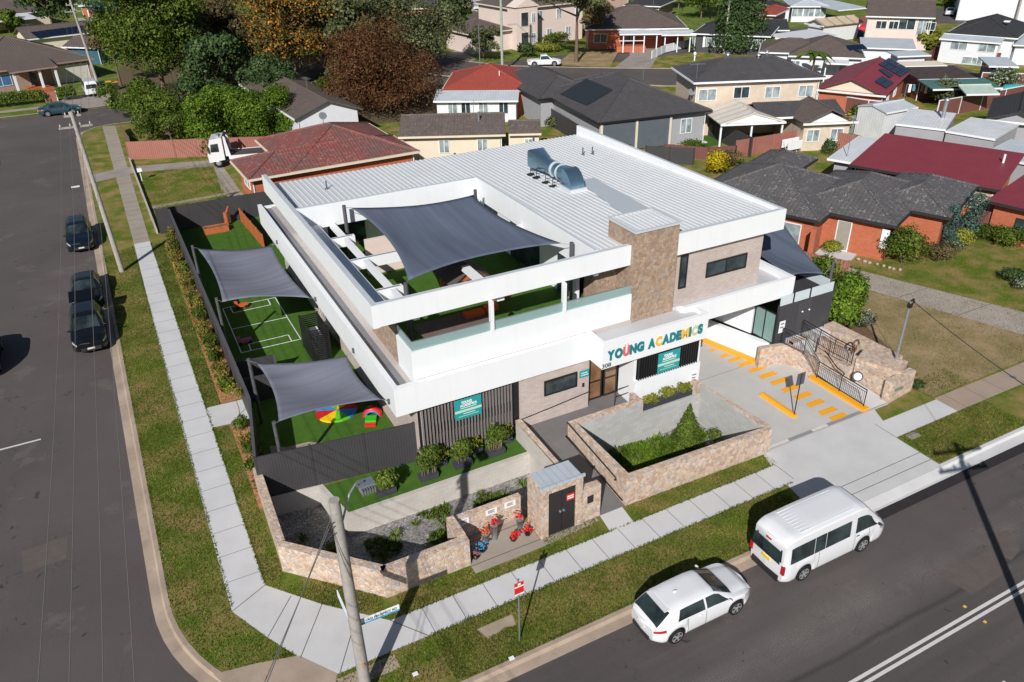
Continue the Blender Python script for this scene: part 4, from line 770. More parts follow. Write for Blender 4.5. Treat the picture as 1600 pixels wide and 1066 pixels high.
E2 = thing('wall_emblem', 'round white plate ringed in black on the sandstone wall below the stair rail', 'emblem', (31.25, 22.35, .75)); mb = MB(); mb.cyl((31.23, 22.3, .8), (31.12, 22.2, .86), .26, n=24); mb.build('ring', BLACK, E2, absolute=True); mb = MB(); mb.cyl((31.13, 22.21, .855), (31.10, 22.18, .872), .19, n=24); mb.build('plate', WHITE, E2, absolute=True)
mb = MB(); mb.lathe((0, 0, 0), [(.01, 0), (.05, .05)], 6)
mb = MB()
for i in range(14):
    a0, a1 = 2*PI*i/16, 2*PI*(i+1)/16; mb.cyl((32.2+.22*math.cos(a0), 23.5, 1.75+.3*math.sin(a0)), (32.2+.22*math.cos(a1), 23.5, 1.75+.3*math.sin(a1)), .045, n=6)
mb.cyl((32.0, 23.5, 1.2), (32.1, 23.5, 1.8), .05, n=6); mb.cyl((32.2, 23.5, 1.3), (32.3, 23.5, 1.7), .04, n=6); mb.build('bronze_sculpture', plain('bronze', (0.16, 0.085, 0.05), 0.5, 0.2, 0.4), None, label='small curled bronze-brown sculpture on the broad sandstone wall', cat='sculpture')
mb = MB(); 
for x in (31.95, 32.15, 32.35): mb.box(x, 20.52, .62, x+.14, 20.55, .78)
mb.build('wall_plaque', plain('green_grey_plaque', (0.16, 0.22, 0.19), 0.6), None, label='row of small green-grey plaque letters on the front stone wall', cat='plaque')
# dark cladding wall and glass strip
t = thing('dark_screen_wall', 'charcoal clad wall with white glass strip on top at the east entry', 'wall', (31.5, 26.6, 0))
mb = MB(); mb.box(29.6, 26.55, 0, 33.55, 26.7, 3.3); mb.box(33.4, 26.7, 0, 33.55, 33, 3.3); mb.build('cladding', DWALL, t, absolute=True)
for x0, x1 in ((29.65, 30.5), (30.6, 31.7), (31.8, 33.5)): mb = MB(); mb.box(x0, 26.58, 3.3, x1, 26.63, 3.85); mb.build('glass_strip', plain('opal_glass', (0.55, 0.62, 0.66), 0.2, 0.03), t, absolute=True)
mb = MB(); mb.box(33.45, 26.9, 3.3, 33.5, 31, 3.85); mb.build('glass_strip', CACHE['opal_glass'], t, absolute=True)
for x in (30.55, 31.75, 33.52): mb = MB(); mb.box(x-.04, 26.56, 3.25, x+.04, 26.66, 3.9); mb.build('post', BLACK, t, absolute=True)
mb = MB(); mb.box(31.0, 26.52, 1.2, 31.95, 26.548, 3.2); mb.build('door', plain('dark_door', (0.06, 0.06, 0.07), 0.5), t, absolute=True)
for x in (31.3, 31.8): mb = MB(); mb.blob((x, 26.5, 2.6), .05, .05, .05, 8); mb.build('wall_lamp', WHITE, t, absolute=True)
t = thing('glass_screen', 'black framed green frosted glass screen at the end of the white undercroft wall', 'screen', (29.25, 27.1, 1.2)); 
mb = MB(); a, b = Vector((29.2, 27.8, 0)), Vector((29.3, 26.42, 0)); m2 = a.lerp(b, .5)
for q in (a, m2, b): mb.seg(q + Vector((0, .03, 0)), q - Vector((0, .03, 0)), .08, 1.2, 3.0)
mb.seg(a, b, .08, 2.94, 3.0); mb.seg(a, b, .08, 1.2, 1.26); mb.build('frame', BLACK, t, absolute=True)
mb = MB(); mb.seg(a, m2, .03, 1.26, 2.94); mb.seg(m2, b, .03, 1.26, 2.94); mb.build('frosted_pane', FROST, t, absolute=True)
mb = MB(); mb.prism([(29.2, 26.55), (28.98, 26.7), (27.93, 30.2), (27.5, 33.5), (27.5, 50), (27.75, 50), (27.75, 33.6), (28.2, 30.3), (29.35, 26.6)], 0.0, 1.2); mb.seg((29.2, 27.9), (27.7, 34), .2, 1.2, 3.5); mb.seg((27.62, 34), (27.62, 50), .2, 1.2, 3.5); mb.build('undercroft_wall', WHITE, None, label='angled white wall with a yellow kerb along the undercroft driveway', cat='wall')
# car park sign
t = thing('parking_sign', 'dark backed parking sign on a thin black post standing on the yellow island', 'sign', (26.72, 22.0, .16)); mb = MB(); mb.cyl((26.72, 22.0, .16), (26.72, 22.0, 2.5), .028, n=8); mb.build('post', BLACK, t, absolute=True); mb = MB(); mb.box(26.48, 22.0, 1.85, 26.98, 22.03, 2.5); mb.build('plate', DARKG, t, absolute=True)
# fences
def pfence(name, label, cat, segs, m, h, th=0.06, rails=None, postm=None, group=None, z0=0.0, every=2.4, postw=0.08):
    a = Vector(segs[0]); t = thing(name, label, cat, (a.x, a.y, z0), 0, group)
    for p, q in zip(segs[:-1], segs[1:]):
        mb = MB(); mb.seg(p, q, th, z0, z0+h); mb.build('panel', m, t, absolute=True)
        L = (Vector(q) - Vector(p)).length; n = max(1, round(L / every))
        for i in range(n + (1 if q == segs[-1] else 0)):
            c = Vector(p).lerp(Vector(q), i/n); mb = MB(); mb.box(c.x-postw/2-.01, c.y-postw/2-.01, z0, c.x+postw/2+.01, c.y+postw/2+.01, z0+h+.04); mb.build('post', postm or m, t, absolute=True)
        if rails: mb = MB(); mb.seg(p, q, th+.05, z0+h-.06, z0+h+.02); mb.build('top_rail', rails, t, absolute=True)
    return t
pfence('charcoal_fence', 'long charcoal panel fence separating the playground from the side footpath', 'fence', [(2.42, 28.7), (3.18, 33.5), (3.22, 49), (3.22, 64.0)], CHAR, 2.05, .08, rails=DARKG, postm=DARKG)
pfence('charcoal_fence', 'charcoal panel fence facing the front garden above the turf terrace', 'fence', [(2.42, 28.62), (9.2, 27.72)], CHAR, 2.15, .08, postm=CHAR, every=2.3)
pfence('charcoal_fence', 'charcoal panel fence at the back of the playground beside the neighbour lawn', 'fence', [(2.3, 64.1), (16, 64.1)], CHAR, 2.0, .07, every=2.4, postm=CHAR)
pfence('charcoal_fence', 'low charcoal divider fence between the rainbow mat and the playing court', 'fence', [(3.3, 38.3), (5.3, 38.1)], CHAR, 1.5, .07, postm=DARKG); pfence('charcoal_fence', 'short charcoal gate panel beside the lower shade sail post', 'fence', [(3.3, 36.4), (5.5, 36.2)], CHAR, 1.5, .07, postm=DARKG)
# air conditioning enclosure
t = thing('services_screen', 'black louvred enclosure for air conditioners beside the playing court', 'enclosure', (8.0, 39.6, 0)); x0, y0, x1, y1 = 7.42, 38.7, 8.45, 40.75
for s in (((x0, y0), (x1, y0)), ((x0, y0), (x0, y1)), ((x1, y0), (x1, y1)), ((x0, y1), (x1, y1))):
    mb = MB()
    for i in range(16): mb.seg(s[0], s[1], .05, .08+i*.125, .15+i*.125)
    mb.build('louvre_side', BLACK, t, absolute=True)
for x, y in ((x0, y0), (x1, y0), (x0, y1), (x1, y1)): mb = MB(); mb.box(x-.04, y-.04, 0, x+.04, y+.04, 2.1); mb.build('post', BLACK, t, absolute=True)
for i in range(3):
    z = 0.0; ac = thing('air_conditioner', ('white air conditioner unit inside the black enclosure nearest the sail', 'white air conditioner in the middle of the black enclosure', 'white air conditioner at the far end of the black enclosure')[i], 'air conditioner', (8.0, 39.05+i*.6, 0), 0, 'air conditioners in the louvred enclosure'); mb = MB(); mb.box(-.2, -.24, 0, .25, .24, 1.3); mb.build('casing', WHITE, ac); mb = MB(); mb.lathe((-.2, 0, .9), [(.2, 0), (.2, -.02)], 14, axis='x'); mb.build('fan_grille', DARKG, ac)
for i in range(7): y = 41.2+i*1.4; mb = MB(); mb.tube([(9.2, y, .6), (9.05, y, .7), (9.0, y+.2, 1.8), (9.1, y+.3, 3.0)], .035, 6); pt('wall_pipe', mb, LEDGE)
# playground things
mb = MB()
for a, b in (((4.17, 48.24), (7.46, 48.17)), ((7.46, 48.17), (7.49, 41.8)), ((7.49, 41.8), (4.09, 41.9)), ((4.09, 41.9), (4.17, 48.24)), ((4.13, 45.1), (7.47, 45.0)), ((4.62, 48.2), (4.64, 47.28)), ((4.64, 47.28), (6.97, 47.26)), ((6.97, 47.26), (6.98, 48.12)), ((4.64, 41.9), (4.66, 42.7)), ((4.66, 42.7), (6.97, 42.7)), ((6.97, 42.7), (6.96, 41.85)), ((7.46, 38.3), (7.44, 40.0))): mb.seg(a, b, .055, .024, .028)
mb.build('court_lines', WLET, keep=True, kind='structure')
t = thing('rainbow_mat', 'round rainbow play mat with red, yellow, green and blue wedges on the turf', 'play mat', (7.15, 33.45, .02)); wc = [plain('mat_red', (.55, .01, .01)), plain('mat_yellow', (.85, .55, .0)), plain('mat_green', (.12, .55, .02)), plain('mat_blue', (.02, .25, .65))]
for i in range(8):
    a0, a1 = 2*PI*(i-.5)/8, 2*PI*(i+.5)/8; mb = MB(); n = 4; pts = [(0, 0)] + [(1.05*math.cos(a0+(a1-a0)*k/n), 1.0*math.sin(a0+(a1-a0)*k/n)) for k in range(n+1)]
    mb.prism(pts, .0, .10 + .0*i); mb.build('wedge', wc[[0, 1, 2, 3][i % 4]], t)
t = thing('play_ring', 'red and blue soft play arch with a green step in front of it', 'play equipment', (8.55, 32.1, .02), R(-25)); t.scale = (.78, .78, .78)
mb = MB(); n = 18; R0, R1 = .36, .60; vs = []
for i in range(n+1):
    a = PI*i/n; 
    for r_ in (R0, R1):
        for y in (0, .5): vs.append((r_*math.cos(a), y, r_*math.sin(a)))
mb.add(vs, [q for i in range(n) for q in ((4*i, 4*i+4, 4*i+6, 4*i+2), (4*i+2, 4*i+6, 4*i+7, 4*i+3), (4*i+3, 4*i+7, 4*i+5, 4*i+1), (4*i+1, 4*i+5, 4*i+4, 4*i))], True); mb.build('arch', RED, t)
mb = MB(); vs = []
for i in range(n+1):
    a = PI*i/n
    for r_ in (R0-.02, R0+.1):
        for y in (-.03, .53): vs.append((r_*math.cos(a), y, r_*math.sin(a)))
mb.add(vs, [q for i in range(n) for q in ((4*i, 4*i+4, 4*i+6, 4*i+2), (4*i+2, 4*i+6, 4*i+7, 4*i+3), (4*i+3, 4*i+7, 4*i+5, 4*i+1), (4*i+1, 4*i+5, 4*i+4, 4*i))], True); mb.build('blue_rim', BLU, t)
mb = MB(); mb.box(-.34, -.8, 0, .34, -.25, .3); mb.build('green_step', plain('play_green', (.03, .45, .02), .4), t); mb = MB(); mb.box(-.34, -1.1, 0, .34, -.8, .16); mb.build('red_step', RED, t)
PH = thing('playhouse', 'orange timber playhouse with a dark pitched roof on the upper terrace', 'playhouse', (14.3, 33.0, 4.9))
for x, y in ((-.9, -.8), (.9, -.8), (-.9, .8), (.9, .8), (-.3, -.8), (.4, -.8)): mb = MB(); mb.box(x-.05, y-.05, 0, x+.05, y+.05, 1.3); mb.build('post', TIMB, PH)
mb = MB(); mb.box(-.9, .74, 0, .9, .8, 1.25); mb.box(.84, -.8, 0, .9, .8, 1.25); mb.box(-.9, -.8, 0, -.3, -.76, .5); mb.xprism([(-.9, 1.28), (.9, 1.28), (0, 1.85)], 'y', -.82, -.78); mb.build('timber_wall', TIMB, PH)
mb = MB(); mb.add([(-1.15, -1.0, 1.2), (0, -1.0, 1.95), (0, 1.0, 1.95), (-1.15, 1.0, 1.2), (1.15, -1.0, 1.2), (1.15, 1.0, 1.2)], [(0, 1, 2, 3), (1, 4, 5, 2)]); o = mb.build('roof', plain('grey_shingles', (.10, .085, .08), .9, .2), PH); o.modifiers.new('t', 'SOLIDIFY').thickness = .06
mb = MB(); mb.box(.95, -1.3, 0, 1.9, -.9, .45); mb.build('timber_bench', TIMB, PH)
mb = MB(); mb.box(-.5, 0, 0, .5, .4, .22); mb.box(.6, .1, 0, 1.3, .45, .3); o = mb.build('sand_trough', plain('bright_orange_plastic', (.70, .13, .02), .5), None, label='bright orange play trough on the terrace floor behind the glass', cat='play trough'); o.location = (14.2, 30.9, 4.92)
for xy, lab in (((5.5, 62.5), 'orange timber planter box against the rear playground fence'),):
    t = thing('timber_planter', lab, 'planter', (6.2, 62.3, 0)); mb = MB(); mb.box(-.9, -.35, 0, .9, -.29, .5); mb.box(-.9, .29, 0, .9, .35, .5); mb.box(-.9, -.29, 0, -.84, .29, .5); mb.box(.84, -.29, 0, .9, .29, .5); mb.build('timber_side', TIMB, t); mb = MB(); mb.box(-.84, -.29, 0, .84, .29, .42); mb.build('soil', BARK, t)
mb = MB(); mb.cyl((7.2, 63.3, 0), (7.2, 63.3, 1.1), .18, n=8); mb.cyl((7.25, 63.3, 1.0), (7.5, 63.1, 1.6), .09, n=6); mb.build('log_post', TIMB, None, label='short log play post against the rear fence', cat='log')
pfence('timber_fence', 'orange timber paling divider running into the rear playground', 'fence', [(8.35, 63.6), (8.7, 57.0)], TIMB, 1.1, .05, postm=TIMB, every=1.6)
t = thing('star_mat', 'small green and yellow star-shaped play mat near the rear lawn', 'play mat', (5.75, 57.4, .03)); mb = MB(); pts = [((.75 if i % 2 else .38)*math.cos(PI*i/5), (.75 if i % 2 else .38)*math.sin(PI*i/5)) for i in range(10)]; mb.prism(pts, 0, .05); mb.build('star', wc[1], t); mb = MB(); mb.prism([(p[0]*.5-.3, p[1]*.5+.2) for p in pts], .05, .09); mb.build('small_star', wc[2], t)
for (x, y), m_, lab in (((4.55, 42.9), plain('pink_toy', (.45, .12, .22)), 'pink ride-on toy in the shade of the court'), ((5.3, 47.75), plain('orange_toy', (.50, .10, .03)), 'red and orange toy truck by the far goal line')):
    t = thing('ride_on_toy', lab, 'toy', (x, y, .02)); mb = MB(); mb.box(-.4, -.12, .1, .35, .12, .3); mb.box(-.45, -.1, .3, -.25, .1, .5); mb.build('toy_body', m_, t)
    for a in (-.3, .25):
        for b in (-.17, .12): mb = MB(); mb.lathe((a, b, .1), [(.1, 0), (.1, .05)], 10, axis='y'); mb.build('wheel', BLACK, t)

# ------------------------------------------------------------------ plants
def leafmesh(name, C, N, size, mat, parent, loc=None, aspect=1.0):
    """one quad per leaf cluster: C centres, N normals"""
    n = len(C); N = N / (np.linalg.norm(N, axis=1, keepdims=True) + 1e-9)
    r = RNG.normal(size=(n, 3)); U = np.cross(N, r); U /= np.linalg.norm(U, axis=1, keepdims=True) + 1e-9; V = np.cross(N, U)
    s = size * RNG.uniform(0.6, 1.35, (n, 1)) * 0.5
    bend = N * s * 0.35
    q = np.stack([C - U*s*0.95*aspect, C - V*s*0.62 + bend*.6, C + U*s*0.95*aspect, C + V*s*0.62 + bend*.6], 1).reshape(-1, 3)
    me = D.meshes.new(name); me.vertices.add(4*n); me.vertices.foreach_set('co', q.astype(np.float32).ravel())
    me.loops.add(4*n); me.loops.foreach_set('vertex_index', np.arange(4*n, dtype=np.int32)); me.polygons.add(n)
    me.polygons.foreach_set('loop_start', np.arange(0, 4*n, 4, dtype=np.int32)); me.polygons.foreach_set('loop_total', np.full(n, 4, np.int32)); me.update(calc_edges=True)
    me.materials.append(mat); o = D.objects.new(name, me); COL.objects.link(o)
    if parent is not None: o.parent = parent
    if loc is not None: o.location = loc
    return o
def crownpts(clumps, n, fill=0.35):
    vol = np.array([c[1][0]*c[1][1]*c[1][2] for c in clumps]) ** 0.67; pr_ = vol / vol.sum(); idx = RNG.choice(len(clumps), n, p=pr_)
    c = np.array([c[0] for c in clumps])[idx]; r = np.array([c[1] for c in clumps])[idx]
    d = RNG.normal(size=(n, 3)); d /= np.linalg.norm(d, axis=1, keepdims=True); d[:, 2] = np.where(d[:, 2] < -0.5, -d[:, 2]*.6, d[:, 2])
    k = 1 - RNG.random((n, 1))**2.2 * fill + RNG.normal(size=(n, 1)) * 0.05
    bump = 1 + 0.16*np.sin(d[:, :1]*5 + c[:, :1]*3) * np.cos(d[:, 1:2]*6 + c[:, 1:2]*2)
    return c + d * r * k * bump, d + RNG.normal(size=(n, 3)) * 0.55
def tree(label, x, y, h, cr, leaf, n=5000, size=.38, clumps=None, trunk_h=None, cz=None, airy=0.0, name='tree', cat='tree', group=None, nclump=14, flat=0.75, lean=(0, 0), trunk_r=None, core=True):
    t = thing(name, label, cat, (x, y, 0), 0, group); th = trunk_h or h*.45; tr = trunk_r or max(.08, h*.022)
    rs = random.Random(int(x*13 + y*7)); cz = cz or h - cr*flat
    cl = []
    for i in range(nclump):
        a = rs.uniform(0, 2*PI); rr = cr * math.sqrt(rs.random()) * .72; zz = cz + rs.uniform(-.75, .75)*cr*flat*math.sqrt(max(.05, 1 - (rr/cr)**2))
        s = cr * rs.uniform(.28, .46) * (1 - airy*.45); cl.append(((rr*math.cos(a)+lean[0], rr*math.sin(a)+lean[1], zz), (s, s, s*.8)))
    mb = MB(); pts = [(0, 0, -.05), (lean[0]*.15+.05, lean[1]*.15, th*.4), (lean[0]*.4, lean[1]*.4, th), (lean[0]*.7, lean[1]*.7, th + (cz-th)*.7)]
    for i in range(3): mb.cyl(pts[i], pts[i+1], tr*(1-.27*i), tr*(1-.27*(i+1)), 9)
    mb.build('trunk', BARK, t); mb = MB()
    for c, r in cl[:10]:
        b = Vector(pts[2]).lerp(Vector(pts[3]), rs.uniform(-.35, 1)); mid = b.lerp(Vector(c), .5) + Vector((0, 0, -.2)); mb.cyl(b, mid, tr*.42, tr*.26, 6); mb.cyl(mid, c, tr*.26, tr*.08, 5)
    mb.build('limbs', BARK, t)
    C, N = crownpts(cl, n, .55 if airy else .4); leafmesh('crown', C, N, size, LEAF[leaf], t); return t
def shrub(label, x, y, h, r, leaf, n=700, size=.16, z=0.0, name='shrub', cat='shrub', group=None, shape='round', stems=True, ry=None, rzz=0):
    t = thing(name, label, cat, (x, y, z), rzz, group); ry = ry or r
    if stems:
        mb = MB()
        for i in range(5): a = random.uniform(0, 6.28); mb.cyl((0, 0, 0), (r*.5*math.cos(a), ry*.5*math.sin(a), h*.6), .025, .01, 5)
        mb.build('stems', BARK, t)
    if shape == 'round': cl = [((random.uniform(-.35, .35)*r, random.uniform(-.35, .35)*ry, h*random.uniform(.4, .62)), (r*.66, ry*.66, h*.42)) for i in range(5)]
    elif shape == 'box': cl = [((u*r, v*ry, h*.5), (r*.2+.15, ry*.3+.1, h*.48)) for u in np.linspace(-.85, .85, 7) for v in (-.6, .6)]
    elif shape == 'cone': cl = [((0, 0, h*(.08+.86*i/12)), (r*(1-.92*i/12), r*(1-.92*i/12), h*.07)) for i in range(13)]
    else: cl = [((random.uniform(-.2, .2)*r, random.uniform(-.2, .2)*r, h*(.15+.7*i/5)), (r*.75, r*.75, h*.16)) for i in range(6)]
    C, N = crownpts(cl, n, .5); leafmesh('foliage', C, N, size, LEAF[leaf], t); return t
def palm(label, x, y, h, s=1.6):
    t = thing('palm_tree', label, 'palm', (x, y, 0)); mb = MB(); mb.cyl((0, 0, 0), (0, 0, h), .16, .12, 8); mb.build('trunk', BARK, t)
    for i in range(14):
        a = 2*PI*i/14 + random.uniform(-.2, .2); mb = MB(); p0 = Vector((0, 0, h)); e = random.uniform(-.1, .8); pts = []
        for k in range(7): u = k/6; pts.append(Vector((math.cos(a)*s*u, math.sin(a)*s*u, h + s*(e*u - 1.1*u*u*(.4+e*.5)))))
        nrm = Vector((-math.sin(a), math.cos(a), 0)); vs = []
        for k, q in enumerate(pts): wv = .28*s*.6*math.sin(PI*min(1, .12 + k/6.5)); vs += [q - nrm*wv + Vector((0, 0, -.12)), q, q + nrm*wv + Vector((0, 0, -.12))]
        mb.add(vs, [f for k in range(6) for f in ((3*k, 3*k+1, 3*k+4, 3*k+3), (3*k+1, 3*k+2, 3*k+5, 3*k+4))]); mb.build('frond', LEAF['green'], t)
    return t
def G(px, py): q = P(px, py, 0); return q.x, q.y
# trees of the background, west to east
tree('tall dark green gum with several pale stems behind the clipped hedge trees', 8.5, 112.5, 17.0, 7.4, 'green', 36000, .33, nclump=44, flat=1.05, cz=9.5)
tree('slender dark gum leaning over the garage roof', 12.5, 128, 15, 5.0, 'dark', 7000, .50, nclump=16, cz=9.5, flat=1.1)
tree('brown-leaved tree beside the wheelie bins at the far driveway', 4.2, 128, 9, 3.3, 'brown', 4200, .42)
tree('dark green rounded tree between the timber deck and the gum', -3.0, 175, 13, 6.0, 'dark', 5000, .6)
tree('squat bushy tree at the end of the old footpath', 3.8, 106.6, 5.6, 3.3, 'green', 11000, .26, trunk_h=.8, cz=2.7)
tree('dense round tree behind the left end of the salmon fence', 6.6, 92.6, 5.8, 3.9, 'green', 16000, .24, trunk_h=.8, cz=2.5)
tree('bright green dense tree directly behind the tow truck', 11.8, 88.2, 6.2, 4.4, 'bright', 20000, .23, trunk_h=.8, cz=2.7)
tree('bright green tree right of the tow truck beside the grey gabled roof', 16.2, 87.4, 5.8, 4.0, 'bright', 18000, .23, trunk_h=.8, cz=2.6)
tree('dark shady tree between the two bright green trees and the orange tree', 14.0, 105, 9, 4.2, 'dark', 6000, .42)
tree('tall tree with orange flowers scattered through its crown', 25.5, 113, 16, 7.4, 'orange', 30000, .33, nclump=36, flat=1.0, cz=9.8)
tree('dark brown-green tree between the gum and the orange flowering tree', 18.0, 122, 12, 5.2, 'brown', 8000, .46)
tree('grey-green spreading gum behind the russet tree', 39.0, 116, 13, 9.2, 'gum', 34000, .32, nclump=42, cz=7.2)
tree('second grey-green gum on the right of the spreading gum', 47.0, 117, 9.5, 5.4, 'gum', 10000, .38, cz=5.0)
tree('pale green gum leaning left of the grey-green gum', 32, 109, 13, 4.8, 'gum', 7000, .44)
tree('big russet brown dense tree behind the red tiled roof', 31.3, 91.5, 9.6, 7.6, 'russet', 42000, .25, nclump=46, trunk_h=1.6, cz=4.9, flat=.66)
tree('small green tree in the shade left of the orange flowering tree', 20.5, 99, 5.5, 2.6, 'dark', 3000, .34)
tree('small fresh green bush at the foot of the orange flowering tree', 24.5, 97, 4.2, 1.8, 'green', 1800, .3)
tree('tall open gum with grey-green tufts on the dry front lawn', 67.4, 107.9, 13.0, 7.6, 'gum', 8000, .38, airy=1, nclump=22, trunk_h=6.5, cz=10.2, flat=.36, trunk_r=.36)
tree('rust tinged street tree beside the brick porch house', 76.0, 116.5, 8.2, 3.2, 'brown', 3500, .42)
t = shrub('tall dark conical pine beside the black roofed house', 93.8, 101.5, 19, 4.8, 'dark', 16000, .42, name='pine_tree', cat='tree', shape='cone', stems=False); mb = MB(); mb.cyl((0, 0, 0), (0, 0, 17), .35, .05, 8); mb.build('trunk', BARK, t)
shrub('thick columnar conifer at the top of the back street', 66.0, 149, 15.5, 4.6, 'dark', 5000, .6, name='conifer', cat='tree', shape='col')
tree('olive street tree by the power pole on the back street', 56.2, 117.5, 5.6, 2.9, 'gum', 4200, .36, trunk_h=1.2, cz=3.3)
shrub('yellow-green bush by the driveway at the top of the back street', 52.0, 131, 3.8, 2.0, 'lime', 1500, .35)
for i, (px, py, h, r, lf) in enumerate(((1095, 30, 9, 5, 'green'), (1120, 22, 10, 5, 'dark'), (1060, 14, 9, 4, 'green'), (1425, 70, 4.5, 3.4, 'bright'), (1385, 58, 3, 2.4, 'green'), (1450, 78, 3, 2.2, 'lime'), (1535, 18, 4, 5, 'brown'), (1575, 22, 4, 4, 'green'), (1500, 12, 3.5, 4, 'green'), (100, 42, 7, 3.8, 'dark'), (15, 52, 4, 3, 'green'), (170, 48, 7, 4, 'teal'), (330, 40, 10, 6, 'green'), (355, 70, 9, 5, 'brown'), (300, 10, 10, 7, 'gum'), (620, 20, 9, 6, 'green'), (560, 8, 10, 7, 'dark'), (960, 6, 9, 6, 'green'), (1190, 8, 6, 4, 'dark'))):
    x, y = G(px, py); tree('%s tree number among the far gardens, %s' % ({'green': 'green', 'dark': 'dark green', 'bright': 'bright green', 'lime': 'yellow-green', 'brown': 'brownish', 'teal': 'bluish green', 'gum': 'grey-green'}[lf], ('behind the black roofed cottage', 'rightmost behind the black roofed cottage', 'behind the brick porch house', 'round one before the cream house', 'low one left before the cream house', 'lowest before the cream house', 'scrub by the far road', 'right end of the far road scrub', 'left end of the far road scrub', 'between the carport and the timber deck', 'by the left frame edge', 'below the timber deck', 'between the gum and the orange flowering tree', 'low and brown beside the small white roof', 'highest at the top left', 'behind the grey-green gum', 'behind the orange flowering tree', 'behind the pink two-storey house', 'beside the top of the conical pine')[i]), x, y, h, r, lf, 2600, .5, trunk_h=h*.25, cz=h*.58)
for o in list(D.objects):
    if o.get('label', '').find(' number among') > 0: o['label'] = o['label'].replace(' number among', ' among')
palm('small palm beside the black roofed cottage garden', *G(1207, 92), 2.6, 2.4); palm('tall palm in front of the brown hipped house', *G(1266, 133), 4.0, 2.6); palm('reddish palm on the lawn beside the white steel fence', *G(1258, 148), 2.0, 2.0)
for i, (x, y, h, r, lf) in enumerate(((11.5, 99, 5.5, 3.4, 'dark'), (19, 103, 6.5, 3.8, 'dark'), (14, 112, 8, 4.6, 'gum'), (22, 120, 9, 5, 'dark'), (30, 102, 6, 3.6, 'gum'), (33, 122, 9, 5.5, 'dark'), (17.5, 133, 10, 5, 'gum'), (28, 128, 10, 5.5, 'green'), (40, 130, 9, 6, 'dark'), (22.8, 93, 3.4, 2.0, 'green'))):
    tree('understorey tree among the big gums, ' + ('nearest the bright green trees', 'left of the grey-brown gable roof', 'grey one under the dark gum', 'dark one behind the orange tree', 'behind the left side of the russet tree', 'dark one behind the grey-green gum', 'grey one behind the brown tree', 'green one behind the orange tree', 'far dark one behind the spreading gum', 'little one right of the gable roof')[i], x, y, h, r, lf, 6000, .34, trunk_h=h*.2, cz=h*.52)
sheetobj('leaf_litter', [(8, 104), (9.5, 93), (17, 84), (24, 90), (40, 84), (44, 100), (42, 128), (20, 150), (6, 150), (3, 125)], .015, plain('leaf_litter_soil', (.13, .10, .06), .95, .3, sc=2, bump=.5))
